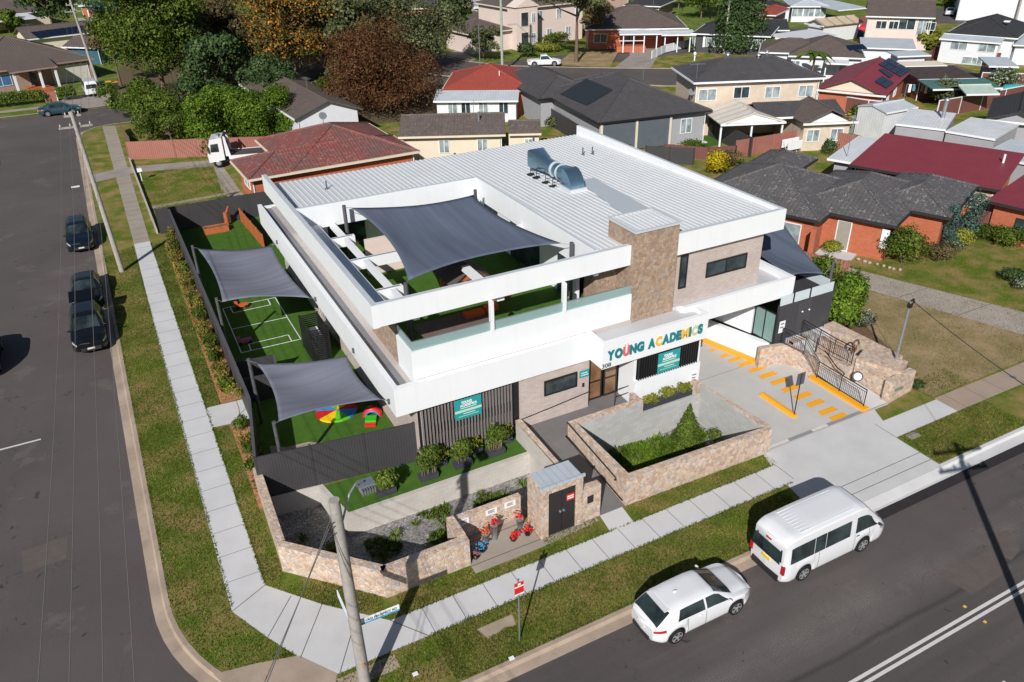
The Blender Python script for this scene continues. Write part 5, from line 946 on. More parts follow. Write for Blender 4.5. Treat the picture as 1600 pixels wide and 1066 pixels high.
# shrubs
for a in (('leafy green shrub against the end of the dark wall', *G(1316, 486), 2.9, 1.15, 'bright', 2600, .20), ('leafy green shrub left of the flowering bush by the dark wall', 35.2, 27.2, 2.6, 1.2, 'bright', 2400, .20), ('tall leafy shrub beside the salmon fence end', 38.0, 31.3, 2.6, 1.2, 'bright', 2400, .20), ('leafy shrub between the dark wall and the neighbour lawn', 36.6, 29.6, 2.7, 1.2, 'green', 2400, .2),
          ('white flowering bush by the dry lawn', *G(1342, 512), 1.2, .9, 'flower', 1800, .10), ('small white flowering bush nearest the stone wall', *G(1362, 562), .8, .6, 'flower', 1100, .09), ('straggling white flowering bush uphill of the others', 38.6, 28.9, 1.2, .8, 'flower', 1500, .1), ('low dark creeping shrub along the foot of the broad stone wall', *G(1430, 605), .4, .5, 'dark', 700, .1), ('trailing ground plant beside the dry lawn and stone wall', *G(1395, 575), .4, .6, 'dark', 800, .1),
          ('round green bush flecked with yellow against the orange brick wall', *G(1408, 412), 2.6, 1.45, 'green', 4500, .17), ('dark twiggy shrub right of the round bush', *G(1460, 408), 1.5, 1.1, 'brown', 1800, .14), ('mixed red and green flower shrub below the columnar conifer', *G(1500, 388), 1.6, 1.0, 'lime', 1500, .14), ('low pinkish flower shrub in the brick house garden', *G(1485, 395), 1.2, .8, 'flower', 1000, .12),
          ('green shrub by the maroon fence', *G(1530, 375), 1.3, 1.0, 'green', 1500, .14), ('long bushy shrub at the right of the neighbour garden', *G(1580, 385), 1.5, 1.6, 'green', 2600, .15), ('round garden bed shrub on the neighbour lawn', *G(1580, 440), .9, 1.0, 'dark', 2200, .12), ('white flowering shrub in the round lawn bed', *G(1594, 452), .8, .6, 'flower', 900, .1),
          ('spiky yellow-green shrub by the brick house step', *G(1300, 396), 1.0, .8, 'lime', 1500, .13), ('bushy yellow-green shrub under the louvred window', *G(1218, 378), 1.4, 1.3, 'lime', 2200, .15), ('brilliant yellow flowering bush behind the white roof', *G(1116, 270), 2.0, 1.35, 'yellow', 3200, .2), ('rust green shrub beside the yellow bush', *G(1140, 262), 1.6, 1.2, 'brown', 1400, .2), ('sprawling shrub left of the yellow bush', *G(1082, 240), 1.5, 1.3, 'green', 1400, .2),
          ('low weedy shrub in the yard behind the cream gabled house', *G(850, 188), 1.4, 1.0, 'green', 1200, .2), ('small tree-like shrub by the long dark fence', *G(868, 198), 1.2, 1.3, 'gum', 1200, .2), ('green hedge shrub before the pink two-storey house', *G(860, 66), 1.8, 3.2, 'green', 3000, .3), ('second hedge shrub beside the dry front lawn', *G(850, 80), 1.3, 3.2, 'lime', 2400, .3), ('pair of shrubs at the gate of the pink two-storey house', *G(822, 90), 2.4, 1.6, 'dark', 1500, .3),
          ('left lime green conifer shrub behind the salmon fence', *G(1282, 214), 1.7, .6, 'yellow', 600, .2), ('middle lime conifer behind the salmon fence', *G(1308, 217), 2.4, .7, 'yellow', 800, .2), ('right lime conifer behind the salmon fence', *G(1318, 216), 2.7, .7, 'yellow', 800, .2), ('small dark bush in the fenced yard by the washing', *G(1296, 242), 1.6, .9, 'dark', 800, .2),
          ('row of garden shrubs in front of the blue-grey fence', *G(1350, 188), 1.8, 2.0, 'green', 1800, .25), ('leafy shrub behind the small curved roof shed', *G(1480, 165), 3.2, 2.2, 'gum', 2600, .26), ('flowering shrub in the far corner yard', *G(1568, 140), 2.6, 2.2, 'flower', 1500, .28), ('green shrub beside the blue tarp', *G(1530, 155), 2.4, 2.0, 'green', 1600, .28)):
    shrub(*a)
shrub('narrow blue-green conifer against the brick house corner', *G(1478, 392), 3.4, .62, 'teal', 1800, .15, shape='col', name='conifer', cat='conifer'); shrub('wide bluish conifer at the far end of the brick house', *G(1508, 375), 3.6, .95, 'teal', 2200, .15, shape='col', name='conifer', cat='conifer')
shrub('clipped green hedge left of the brick porch gate', -8.8, 122.0, 1.8, 3.4, 'green', 4500, .22, shape='box', ry=.8, name='hedge', cat='hedge'); shrub('short clipped hedge between the porch gate and the white van', -2.75, 122.0, 1.8, 1.0, 'green', 2200, .22, shape='box', ry=.8, name='hedge', cat='hedge')
shrub('clipped dark hedge in front of the black roofed cottage', *G(1105, 78), 1.1, 3.5, 'dark', 2200, .25, shape='box', ry=.6, name='hedge', cat='hedge')
# planting along the side fence
yy = 28.9; i = 0; LEAF['bedmix'] = m_leaf('leaves_bedmix', ((.09, .13, .02), (.24, .24, .05), (.46, .24, .07)))
SIDE = [(2.75, 61.2, 1.1, 'lime'), (2.65, 59.2, .9, 'green'), (2.7, 57.0, .8, 'lime'), (2.75, 54.6, .9, 'green'), (2.6, 52.4, 1.0, 'lime'), (2.75, 50.2, .7, 'green'), (2.65, 48.3, 1.0, 'lime'), (2.8, 46.6, .8, 'green'), (2.7, 44.8, .8, 'lime'), (2.75, 43.0, .8, 'green'), (2.65, 41.4, .6, 'green'), (2.75, 39.6, .7, 'lime'), (2.7, 38.0, .5, 'green'), (2.7, 34.2, .7, 'green'), (2.75, 32.0, .6, 'green'), (2.6, 30.3, .6, 'green')]
LBS = ['farthest along the fence', 'second from the far end', 'third from the far end', 'fourth from the far end', 'fifth from the far end', 'sixth from the far end', 'seventh from the far end', 'eighth from the far end', 'level with the upper sail post', 'level with the goal line of the court', 'beside the dark half of the court', 'level with the near goal line', 'just beyond the gate path', 'just before the gate path', 'second from the corner', 'nearest the street corner']
for (x, y, h, lf), lb in zip(SIDE, LBS): shrub(('yellowish' if lf == 'lime' else 'green') + ' young shrub in the mulch bed, ' + lb, x + (.12 if h > .8 else -.1), y + random.uniform(-.3, .3), h*random.uniform(1.1, 1.45), random.uniform(.46, .66) if h > .7 else random.uniform(.36, .5), 'bedmix' if lf == 'lime' else lf, 620, .12, .03, group='young shrubs in the mulch bed')
tufts_later = True
t = tree('thin young tree with yellowing leaves by the side gate path', 2.75, 35.6, 2.0, .6, 'lime', 420, .12, trunk_h=.9, cz=1.5, trunk_r=.025, nclump=5)
# potted bamboo on the terrace
PL = plain('dark_planter_box', (.05, .052, .065), .5)
def potbush(label, x, y, h, w, n=1500, z=0.0, lf='green', hw=.42, hd=.2):
    t = thing('potted_bamboo', label, 'potted plant', (x, y, z), 0, 'rectangular pots on the turf terrace'); mb = MB(); mb.box(-hw, -hd, 0, hw, hd, .3); mb.build('planter_box', PL, t); mb = MB()
    for i in range(14): a, b = random.uniform(-.8, .8)*hw, random.uniform(-.7, .7)*hd; mb.cyl((a, b, .28), (a*1.5, b*1.8, h*random.uniform(.6, .95)), .012, .006, 4, cap=False)
    mb.build('canes', plain('cane', (.30, .24, .08)), t); cl = [((random.uniform(-.5, .5)*w, random.uniform(-.3, .3)*w, h*random.uniform(.5, .85)), (w*.75, w*.6, h*.24)) for i in range(6)]
    C, N = crownpts(cl, n, .8); leafmesh('foliage', C, N, .13, LEAF[lf], t, aspect=1.3)
for i, (x, y, h) in enumerate(((7.2, 26.3, 1.1), (9.2, 26.35, 1.5), (10.9, 26.4, 1.5), (12.6, 26.45, 1.5))): potbush('bushy bamboo pot in the front row of the terrace, ' + ('leftmost by the lamp', 'second from the left', 'third from the left', 'rightmost')[i], x, y, h, .55)
for i, (x, y) in enumerate(((9.9, 27.0), (11.7, 27.0), (13.3, 27.05))): potbush('small pale bamboo pot against the slat screen, ' + ('left one', 'middle one', 'right one')[i], x, y, .95, .5, 500, lf='lime')
for i, x in enumerate((20.7, 21.7, 22.7)): 
    potbush('low pot plant along the foot of the white wall, ' + ('nearest the entry door', 'middle one', 'nearest the car park')[i], x, 25.62, .62 + .1*i, .42, 420, .45, 'lime', .48, .17)
mb = MB(); mb.box(19.9, 25.22, -.2, 23.45, 26.0, .44); mb.build('planter_shelf', BLOCKG, None, label='narrow block shelf carrying the pot plants under the white wall', cat='ledge')
shrub('small conical conifer in the walled planter beside the ramp', 21.75, 23.9, 2.35, .85, 'green', 5200, .10, -1.08, name='conifer', cat='conifer', shape='cone'); shrub('low round shrub at the far corner of the walled planter', 23.0, 23.3, .8, .45, 'green', 500, .1, -1.08)
# basin planting: strappy tussocks
def tussock(label, x, y, z, r, n=46, group='strappy tussocks in the sunken beds', lf='green'):
    t = MB()
    for i in range(n):
        a = random.uniform(0, 6.28); l = r*random.uniform(.7, 1.2); d = Vector((math.cos(a), math.sin(a), 0)); nn = Vector((-d.y, d.x, 0))*.016
        p0 = d*.03; p1 = d*l*.45 + Vector((0, 0, l*.75)); p2 = d*l + Vector((0, 0, l*.35)); t.add([p0-nn, p0+nn, p1+nn, p1-nn, p2], [(0, 1, 2, 3), (3, 2, 4)])
    o = t.build('tussock', LEAF[lf], None, keep=True, label=label, cat='grass tussock', group=group); o.location = (x, y, z); return o
tp = tussock('strappy green tussock growing in the gravel of a sunken bed', 10.0, 23.6, -1.08, .5)
sp = [(6.9, 24.6), (7.9, 24.9), (9.0, 24.3), (10.8, 24.8), (12.0, 24.5), (12.8, 23.3), (11.6, 23.2), (9.2, 23.2), (8.2, 23.4), (13.2, 24.9), (10.5, 22.8), (12.4, 22.7), (6.0, 23.6), (7.1, 22.7), (4.2, 25.0), (3.4, 26.3), (11.2, 25.3), (8.6, 22.7),
      (17.2, 23.9), (17.9, 23.2), (18.8, 23.9), (19.6, 23.1), (20.2, 24.3), (18.2, 24.7), (20.6, 22.6), (19.1, 22.4), (21.9, 22.8), (17.4, 22.4), (22.2, 24.4), (20.9, 23.5)]
for i, (x, y) in enumerate(sp):
    for k in range(2 if i > 17 else 1):
        c = tp.copy(); COL.objects.link(c); c.location = (x + random.uniform(-.3, .3)*k, y + random.uniform(-.3, .3)*k, -1.08); s = random.uniform(.6, 1.15); c.scale = (s, s, s); c.rotation_euler = (0, 0, random.uniform(0, 6))
shrub('yellow-green bush in the shaded corner of the sunken bed', 4.3, 24.3, 1.3, .5, 'lime', 900, .1, -1.08); shrub('green bush leaning on the stone wall inside the sunken bed', 7.6, 22.1, 1.3, .42, 'lime', 700, .1, -1.08)
# grass and groundcover
def tufts(name, pts, h, mat, label, cat, z=0.0):
    C = np.array(pts); n = len(C); a = RNG.random(n)*2*PI; w_ = RNG.uniform(.018, .04, n) * (h/.08); hh = RNG.uniform(.5, 1.2, n)*h; dx, dy = np.cos(a)*w_, np.sin(a)*w_; lx, ly = RNG.normal(size=n)*h*.5, RNG.normal(size=n)*h*.5
    q = np.stack([np.stack([C[:, 0]-dx, C[:, 1]-dy, np.full(n, z)], 1), np.stack([C[:, 0]+dx, C[:, 1]+dy, np.full(n, z)], 1), np.stack([C[:, 0]+lx, C[:, 1]+ly, z+hh], 1)], 1).reshape(-1, 3)
    me = D.meshes.new(name); me.vertices.add(3*n); me.vertices.foreach_set('co', q.astype(np.float32).ravel()); me.loops.add(3*n); me.loops.foreach_set('vertex_index', np.arange(3*n, dtype=np.int32)); me.polygons.add(n)
    me.polygons.foreach_set('loop_start', np.arange(0, 3*n, 3, dtype=np.int32)); me.polygons.foreach_set('loop_total', np.full(n, 3, np.int32)); me.update(calc_edges=True); me.materials.append(mat)
    o = D.objects.new(name, me); COL.objects.link(o); tag(o, label, cat, kind='stuff'); return o
def area(x0, y0, x1, y1, n): return [(random.uniform(x0, x1), random.uniform(y0, y1)) for _ in range(n)]
gp = area(-1.92, 24, 0.0, 62, 26000) + area(1.38, 23.6, 2.1, 62, 12000) + area(6, 16.14, 22.2, 18.3, 26000) + area(5.5, 19.7, 23.4, 20.6, 9000) + area(29.7, 16.14, 36, 18.4, 9000) + area(1.2, 19.0, 5.0, 23.0, 6000) + area(-2.0, 18.5, 2.0, 24.2, 7000) + area(-.5, 16.5, 6.5, 20.2, 9000) + area(33.9, 19.8, 37, 21.4, 1500) + area(2.0, 20.5, 5.0, 22.5, 3000)
def inpoly(x, y, q):
    r = False
    for i in range(len(q)):
        (x1, y1), (x2, y2) = q[i], q[(i+1) % len(q)]
        if (y1 > y) != (y2 > y) and x < (x2-x1)*(y-y1)/(y2-y1)+x1: r = not r
    return r
def ok(x, y):
    if -.02 < x < 1.38 and y > 22.7: return False
    if math.hypot(x-6.5, y-24.57) > RC - .2 and x < 6.5 and y < 24.57: return False
    if 2.7 < x < 24 and 18.36 < y < 19.64: return False
    if inpoly(x, y, [(-1.05, 20.35), (0.3, 20.1), (1.68, 19.72), (2.62, 18.4), (2.1, 17.2), (0.6, 17.6), (-0.4, 18.9)]): return False
    ins = inpoly(x, y, CP)
    if ins: return False
    if x < 5.2 and y > 20.6 and y > 23.9 - (x-2.35)*1.09 and x > 2.15: return False
    if 8.5 < x < 14.35 and y > 20.1 and y < 20.65 and x < 11.7: return False
    if 14.2 < x < 15.75 and 19.6 < y < 20.7: return False
    if y > 34.9 and y < 37.05 and x > 1.3: return False
    if 7.5 < x < 8.9 and 17.3 < y < 17.8: return False
    return True
CP = [(0.02, 22.8), (0.9, 21.0), (1.68, 19.62), (2.62, 18.36), (5.9, 18.36), (4.95, 19.64), (3.0, 21.55), (1.36, 23.5)]
gp = [p for p in gp if ok(*p)]
GT = m_leaf('grass_blades', ((.078, .138, .013), (.165, .24, .030), (.44, .31, .12)), .35)
tufts('grass_blades', gp, .06, GT, 'short green and browning grass of the nature strips', 'grass')
fr = []
for (x0, y0, x1, y1, n) in ((.02, 23, .1, 62.5, 1800), (1.32, 23.6, 1.42, 62.5, 2600), (6, 18.30, 23, 18.40, 1400), (5.5, 19.60, 23.2, 19.68, 1100), (-1.95, 24, -1.86, 62, 1200), (7, 16.12, 22, 16.2, 900), (1.36, 38, 2.2, 62, 5000)): fr += area(x0, y0, x1, y1, n)
tufts('edge_grass', fr, .07, LEAF['green'], 'ragged grass fringe along the path edges', 'grass')
tufts('bed_plants', [(random.uniform(2.3, 3.05), y0 + random.gauss(0, .22)) for y0 in [38.5 + 1.15*i for i in range(20)] + [29.6, 31.2, 33.2] for _ in range(150)],   .20, LEAF['bedmix'], 'low strappy planting scattered through the mulch bed', 'bed plants', .03)
tufts('bed_leaf_litter', area(2.2, 37.2, 3.1, 62, 2600) + area(2.2, 29, 3.0, 34.8, 700), .05, LEAF['russet'], 'fallen leaves and bark scraps on the mulch bed', 'leaf litter', .03)
tufts('lawn_grass', area(2.3, 64.5, 9, 82, 16000) + area(36, 19.9, 60, 38, 30000), .06, GT, 'mown lawn grass of the neighbouring gardens', 'grass')
GC = [(17.6, 23.6, .9), (18.6, 23.9, .9), (19.5, 24.2, .8), (20.4, 24.1, .8), (18.2, 22.7, 1.0), (19.5, 22.9, 1.0), (20.7, 23.2, .8), (21.5, 24.3, .35), (19.0, 24.8, .3), (22.6, 24.2, .4)]
tufts('ground_cover', [(cx + random.gauss(0, r*.5), cy + random.gauss(0, r*.42)) for cx, cy, r in GC for _ in range(int(2600*r))], .22, LEAF['bright'], 'green groundcover spreading through the walled planter', 'ground cover', -1.09)
tufts('ground_cover', [p for p in area(5.6, 22.3, 13.8, 25.5, 9000) if math.sin(p[0]*2.3)+math.cos(p[1]*3.1+p[0]) > .55], .15, LEAF['green'], 'sparse low groundcover in the gravel basin', 'ground cover', -1.09)

# ------------------------------------------------------------------ vehicles
def lerp_arr(x, pts): return float(np.interp(x, [p[0] for p in pts], [p[1] for p in pts]))
def sm(x, pts, w=.12): return sum(lerp_arr(x + d*w, pts) for d in (-1, -.5, 0, .5, 1)) / 5
def car(name, label, cat, loc, rz_, L, W, paint, prof, belt, roofw, wheels, wr=.32, cabin=None, glass_top=(.10, .86), sill=.24, boxy=0.0, plate=None, roofribs=False, group=None, tail_v=True, dark_bumper=False, rearwin=None, win_split=()):
    """x forward; prof=(x,z) roofline, belt=(x,z); cabin = (rear glass base, roof rear, roof front, windscreen base)"""
    t = thing(name, label, cat, loc, rz_, group); h = L/2; rb, rr, rf, wb = cabin; hw = W/2
    wfun = lambda x: hw * (1 - max(0, (abs(x) - h*(.84 if boxy else .70))/(h*(.16 if boxy else .30)))**2.2 * (.12 if boxy else .30))
    tz = lambda x: sm(x, prof, .06); bz = lambda x: min(sm(x, belt, .1), tz(x) - .005)
    rw = lambda x: min(sm(x, roofw, .08), wfun(x) - .04)
    def bot(x):
        z = sill + max(0, (abs(x)-h*.86)/(h*.14))*.10
        for wx in wheels:
            d = abs(x - wx)
            if d < wr + .07: z = max(z, wr + math.sqrt(max(0, (wr+.07)**2 - d*d)))
        return z
    def S(x, f, side=1):
        """f 0..1 flank, 1..2 side glass band, 2..3 over the top to the middle"""
        w0 = wfun(x); b0 = bot(x); B_ = bz(x); T = tz(x); r_ = rw(x)
        if f <= 1:
            z = b0 + (B_ - b0)*f; bulge = math.sin(PI*min(1, max(0, f)))*.035
            y = w0 - .045 + bulge - (.03 if f < .06 else 0) - .02*f
        elif f <= 2:
            g = f - 1; y0 = w0 - .065; z = B_ + (T - .05 - B_)*g if T - .05 > B_ else B_; y = y0 + (r_ - y0)*(g**(1.25)); z = max(z, B_)
        else:
            g = f - 2; y = r_*(1-g); zt = T - .05 if T - .05 > B_ else B_; z = zt + (T + .02 - zt)*math.sin(PI/2*min(1, g*2.4 + .0))
        return Vector((x, side*y, z))
    xs = sorted(set(list(np.linspace(-h+.01, h-.01, 70)) + [wx + d for wx in wheels for d in np.linspace(-wr-.07, wr+.07, 15)]))
    fs_ = [0, .08, .2, .4, .6, .8, .95, 1.0, 1.08, 1.3, 1.55, 1.8, 1.95, 2.0, 2.05, 2.12, 2.25, 2.4, 2.6, 2.8, 3.0]
    mb = MB()
    for side in (1, -1):
        vs = [S(x, f, side) for x in xs for f in fs_]; n = len(fs_); F = [(i*n+j, (i+1)*n+j, (i+1)*n+j+1, i*n+j+1) for i in range(len(xs)-1) for j in range(n-1)]
        mb.add(vs, F if side == 1 else [q[::-1] for q in F], True)
        for xe, rev in ((xs[0], side == 1), (xs[-1], side == -1)):
            col_ = [S(xe, f, side) for f in fs_]; mid = [Vector((xe + (-.09 if xe < 0 else .09)*math.sin(PI*min(1, .1 + .8*k/len(fs_))), 0, c.z)) for k, c in enumerate(col_)]
            m_ = len(col_); Fq = [(j, j+1, m_+j+1, m_+j) for j in range(m_-1)]; mb.add(col_ + mid, Fq if rev else [q[::-1] for q in Fq], True)
    mb.f = [f[::-1] for f in mb.f]
    mb.build('body', paint, t)
    mb = MB(); mb.box(-h+.62, -hw+.16, .18, h-.62, hw-.16, .62); mb.build('underbody', PLAST, t)
    def patch(nm, x0, x1, f0, f1, side, m, off=.012, nx=14, nf=5, xa=None):
        mb = MB(); vs = []
        for i in range(nx+1):
            for j in range(nf+1):
                f = f0 + (f1-f0)*j/nf; sh = (xa(f) if xa else (x0, x1)); x = sh[0] + (sh[1]-sh[0])*i/nx
                q = S(x, f, side); e = 1e-3; du = S(x+e, f, side) - S(x-e, f, side); dv = S(x, f+e*5, side) - S(x, f-e*5, side); nn = du.cross(dv)
                if nn.length > 1e-12: nn.normalize()
                if nn.y*side < 0 or (abs(nn.y) < .2 and nn.z < 0): nn = -nn
                vs.append(q + nn*off)
        n = nf+1; F = [(i*n+j, (i+1)*n+j, (i+1)*n+j+1, i*n+j+1) for i in range(nx) for j in range(nf)]
        mb.add(vs, F if side == -1 else [q[::-1] for q in F], True); return mb.build(nm, m, t)
    # side windows: slanted ends follow the pillars
    segs_ = list(win_split) or [(rr - (rr-rb)*.25, rf + (wb-rf)*.25)]
    for side in (1, -1):
        for (a, b) in segs_:
            def xa(f, a=a, b=b):
                g = f - 1; lo, hi = a, b
                if a == segs_[0][0]: lo = a + (0 if boxy else (rr-rb)*.38*(g))
                if b == segs_[-1][1]: hi = b + (wb-rf)*(.62*(1-g) - .12)
                return lo, hi
            patch('side_window', a, b, 1.0+glass_top[0], 1.0+glass_top[1], side, GLASSV, xa=xa)
    seam = PLAST
    for side in (1, -1):
        for xs_ in ([wb-.12, (segs_[0][1]+segs_[-1][0])/2 if len(segs_) > 1 else (rr+rf)/2, wheels[0]+wr+.12] if not boxy else [wb-.75, rf-.55, wheels[0]+wr+.3]):
            patch('door_seam', xs_-.008, xs_+.008, .06, .97, side, seam, .004, 1, 8)
        for xh in ((segs_[0][1]-.2, segs_[-1][1]-.75) if not boxy else (rf-.4,)):
            q = S(xh, .86, side); mb = MB(); mb.blob((q.x, q.y+side*.012, q.z), .10, .022, .022, 8); mb.build('door_handle', paint if not boxy else PLAST, t)
        patch('sill_trim', wheels[0]+wr+.1, wheels[1]-wr-.1, .0, .10, side, PLAST, .006, 6, 1)
    def band(nm, x0, x1, yf, m, off=.012, taper=1.0, z_in=.0):
        mb = MB(); vs = []; nx, ny = 10, 12
        for i in range(nx+1):
            x = x0 + (x1-x0)*i/nx
            for j in range(ny+1):
                s = -1 + 2*j/ny; yy = s*yf*(rw(x) if True else 1); r_ = rw(x)
                f = 3 - abs(yy)/r_; q = S(x, max(2.0, f), 1 if yy >= 0 else -1); du = Vector((.002, 0, tz(x+.001)-tz(x-.001))); nn = Vector((-du.z, 0, du.x)).normalized(); vs.append(q + nn*off)
        n = ny+1; mb.add(vs, [(i*n+j, (i+1)*n+j, (i+1)*n+j+1, i*n+j+1) for i in range(nx) for j in range(ny)], True); return mb.build(nm, m, t)
    band('windscreen', rf + (wb-rf)*.03, rf + (wb-rf)*.96, .97, GLASSV)
    if rb < rr: band('rear_window', rb + (rr-rb)*.06, rb + (rr-rb)*.96, .95, GLASSV)
    for wx in wheels:
        for side in (1, -1):
            y = side*(hw - .12); mb = MB(); pr_ = [(wr*.62, -.10), (wr*.93, -.105), (wr, -.07), (wr, .07), (wr*.93, .105), (wr*.62, .10)]
            mb.lathe((wx, y, wr), pr_, 26, axis='y'); wh = mb.build('wheel', RUB, t)
            mb = MB(); yo = y + side*.098
            for k in range(5 if not boxy else 6):
                a = 2*PI*k/(5 if not boxy else 6); c_, s_ = math.cos(a), math.sin(a); d = Vector((c_, 0, s_)); p_ = Vector((-s_, 0, c_))*wr*.10; o_ = Vector((wx, yo, wr)); vs = [o_ + d*wr*.08 - p_, o_ + d*wr*.66 - p_*1.4, o_ + d*wr*.66 + p_*1.4, o_ + d*wr*.08 + p_]
                vs += [v + Vector((0, side*.012, 0)) for v in vs]; mb.add(vs, [(0, 1, 2, 3), (7, 6, 5, 4), (0, 4, 5, 1), (1, 5, 6, 2), (2, 6, 7, 3), (3, 7, 4, 0)])
            mb.cyl((wx, yo-side*.01, wr), (wx, yo+side*.02, wr), wr*.16, n=12); nn = 24; vs = []
            for k in range(nn): a = 2*PI*k/nn; vs += [(wx+wr*.70*math.cos(a), yo+side*.008, wr+wr*.70*math.sin(a)), (wx+wr*.62*math.cos(a), yo+side*.008, wr+wr*.62*math.sin(a))]
            mb.add(vs, [(2*k, 2*((k+1) % nn), 2*((k+1) % nn)+1, 2*k+1) for k in range(nn)]); mb.build('rim', RIM, wh)
            mb = MB(); mb.cyl((wx, y + side*.085, wr), (wx, y+side*.09, wr), wr*.63, n=24); mb.build('brake_disc', PLAST, wh)
    for side in (1, -1):
        patch('headlight', h-.42, h-.05, .72, .93, side, LAMP, .014, 8, 3)
        if not boxy: patch('tail_light', -h+.03, -h+.42, .80, .97, side, TAIL, .014, 8, 3)
        mx = wb - .28; q = S(mx, 1.02, side); mb = MB(); mb.blob((q.x, q.y + side*.10, q.z+.05), .065, .10, .06, 8); mb.cyl((q.x, q.y-side*.02, q.z+.02), (q.x, q.y+side*.08, q.z+.05), .025, n=6); mb.build('wing_mirror', paint if not boxy else PLAST, t)
    mb = MB(); mb.box(h-.03, -hw*.55, .32, h+.055, hw*.55, .52); mb.build('grille', PLAST, t)
    mb = MB(); mb.box(-h-.06, -hw*(.5 if not dark_bumper else .7), sill+.03, -h+.03, hw*(.5 if not dark_bumper else .7), sill+(.17 if not dark_bumper else .3)); mb.build('rear_bumper', PLAST, t)
    mb = MB(); mb.box(h+.04, -.19, .42, h+.075, .19, .52); mb.build('number_plate', plate or WPAINT, t)
    mb = MB(); mb.box(-h-.095, -.19, .62 if not boxy else .92, -h-.03, .19, .74 if not boxy else 1.04); mb.build('number_plate', plate or WPAINT, t)
    return t, S
HP = [(-2.19, .82), (-2.12, .93), (-2.06, .99), (-1.50, 1.38), (-.9, 1.44), (0, 1.455), (.35, 1.43), (1.22, .98), (1.9, .86), (2.19, .66)]
hb, S_ = car('white_hatchback', 'pearl white hatchback parked at the kerb behind the white minibus', 'car', (14.66, 14.92, -.13), 0, 4.37, 1.79, SKIN_W, HP, [(-2.19, .80), (-1.2, .97), (0, .94), (1.1, .90), (1.9, .82), (2.19, .62)], [(-2.19, .68), (-2.0, .68), (-1.5, .62), (-1.2, .60), (0, .60), (.4, .58), (1.2, .68), (2.19, .6)], (-1.30, 1.34), .32, (-2.10, -1.50, .36, 1.2), win_split=((-1.32, -.12), (-.04, .62)))
mb = MB(); mb.blob((-.85, 0, 1.47), .10, .045, .05, 8); mb.build('roof_antenna', SKIN_W, hb)
mb = MB(); mb.box(-1.68, -.52, 1.36, -1.46, .52, 1.395); mb.build('rear_spoiler', SKIN_W, hb)
VP = [(-2.69, 1.98), (-2.62, 2.12), (-2.3, 2.24), (-1, 2.28), (1.1, 2.27), (1.45, 2.18), (2.35, 1.28), (2.55, 1.15), (2.69, .85)]
vn, S_ = car('white_minibus', 'white high-roof minibus parked at the kerb with green seats inside', 'minibus', (20.91, 15.0, -.13), 0, 5.38, 1.88, SKIN_W, VP, [(-2.69, 1.12), (0, 1.14), (1.6, 1.16), (2.3, 1.12), (2.69, .84)], [(-2.69, .76), (-2.4, .78), (0, .78), (1.2, .77), (1.6, .76), (2.4, .74), (2.69, .66)], (-1.62, 1.49), .35, (-2.72, -2.72, 1.45, 2.42), (.02, .70), boxy=1, dark_bumper=True, plate=plain('yellow_plate', (.80, .50, .01)), win_split=((-2.42, -1.27), (-1.24, -.70), (-.67, .60), (.90, 1.66)))
mb = MB(); mb.add([(-2.725, -.70, 1.22), (-2.725, .70, 1.22), (-2.70, .64, 1.78), (-2.70, -.64, 1.78)], [(0, 1, 2, 3)]); mb.add([(-2.83, -.72, 1.20), (-2.83, .72, 1.20), (-2.815, .66, 1.80), (-2.815, -.66, 1.80)], [(3, 2, 1, 0)]); mb.build('rear_window', GLASSV, vn)
for s in (1, -1):
    mb = MB(); mb.box(-2.72, s*.80-.07, .72, -2.64, s*.80+.07, 1.1); mb.build('tail_light', TAIL, vn)
mb = MB()
for i in range(9): mb.box(-1.9, -.6+i*.15-.008, 2.26, .8, -.6+i*.15+.008, 2.294)
mb.build('roof_ribs', SKIN_W, vn); mb = MB(); mb.box(-2.80, -.12, 1.90, -2.70, .12, 1.95); mb.build('brake_light', TAIL, vn)
SP = [(-2.35, .95), (-2.25, 1.2), (-1.9, 1.6), (-1.3, 1.70), (0, 1.72), (.4, 1.66), (1.2, 1.12), (2.0, 1.02), (2.35, .8)]
SB = [(-2.35, .92), (-1.2, 1.08), (0, 1.05), (1.1, 1.02), (2.0, .95), (2.35, .76)]; SR = [(-2.35, .62), (-1.8, .62), (0, .64), (.4, .62), (1.2, .74), (2.35, .62)]
car('blue_black_suv', 'dark navy four wheel drive parked farthest of the three on the side street kerb', 'car', (-3.3, 65.6, -.13), R(-90), 4.7, 1.9, CARN, SP, SB, SR, (-1.4, 1.42), .37, (-2.25, -1.8, .42, 1.2), win_split=((-1.75, -.5), (-.42, .7)))
KP = [(-2.35, .9), (-2.2, 1.02), (-1.75, 1.05), (-1.1, 1.40), (0, 1.45), (.3, 1.43), (1.15, .98), (2.0, .86), (2.35, .66)]; KB = [(-2.35, .84), (0, .94), (1.1, .90), (2.0, .80), (2.35, .62)]
sb, S_ = car('black_sedan', 'black car with its boot lid raised behind the nearest black car', 'car', (-3.3, 54.7, -.13), R(-90), 4.6, 1.85, CARB, KP, KB, [(-2.35, .62), (-1.8, .62), (0, .6), (.3, .58), (1.2, .70), (2.35, .6)], (-1.38, 1.40), .34, (-1.75, -1.12, .32, 1.12))
mb = MB(); mb.add([(1.2, -.7, 1.0), (1.2, .7, 1.0), (1.0, .66, 1.95), (1.0, -.66, 1.95)], [(0, 1, 2, 3)]); 
car('black_suv', 'black four wheel drive parked nearest on the side street kerb', 'car', (-3.45, 48.6, -.13), R(-90), 4.75, 1.93, CARB, SP, SB, SR, (-1.42, 1.44), .37, (-2.25, -1.8, .42, 1.2))
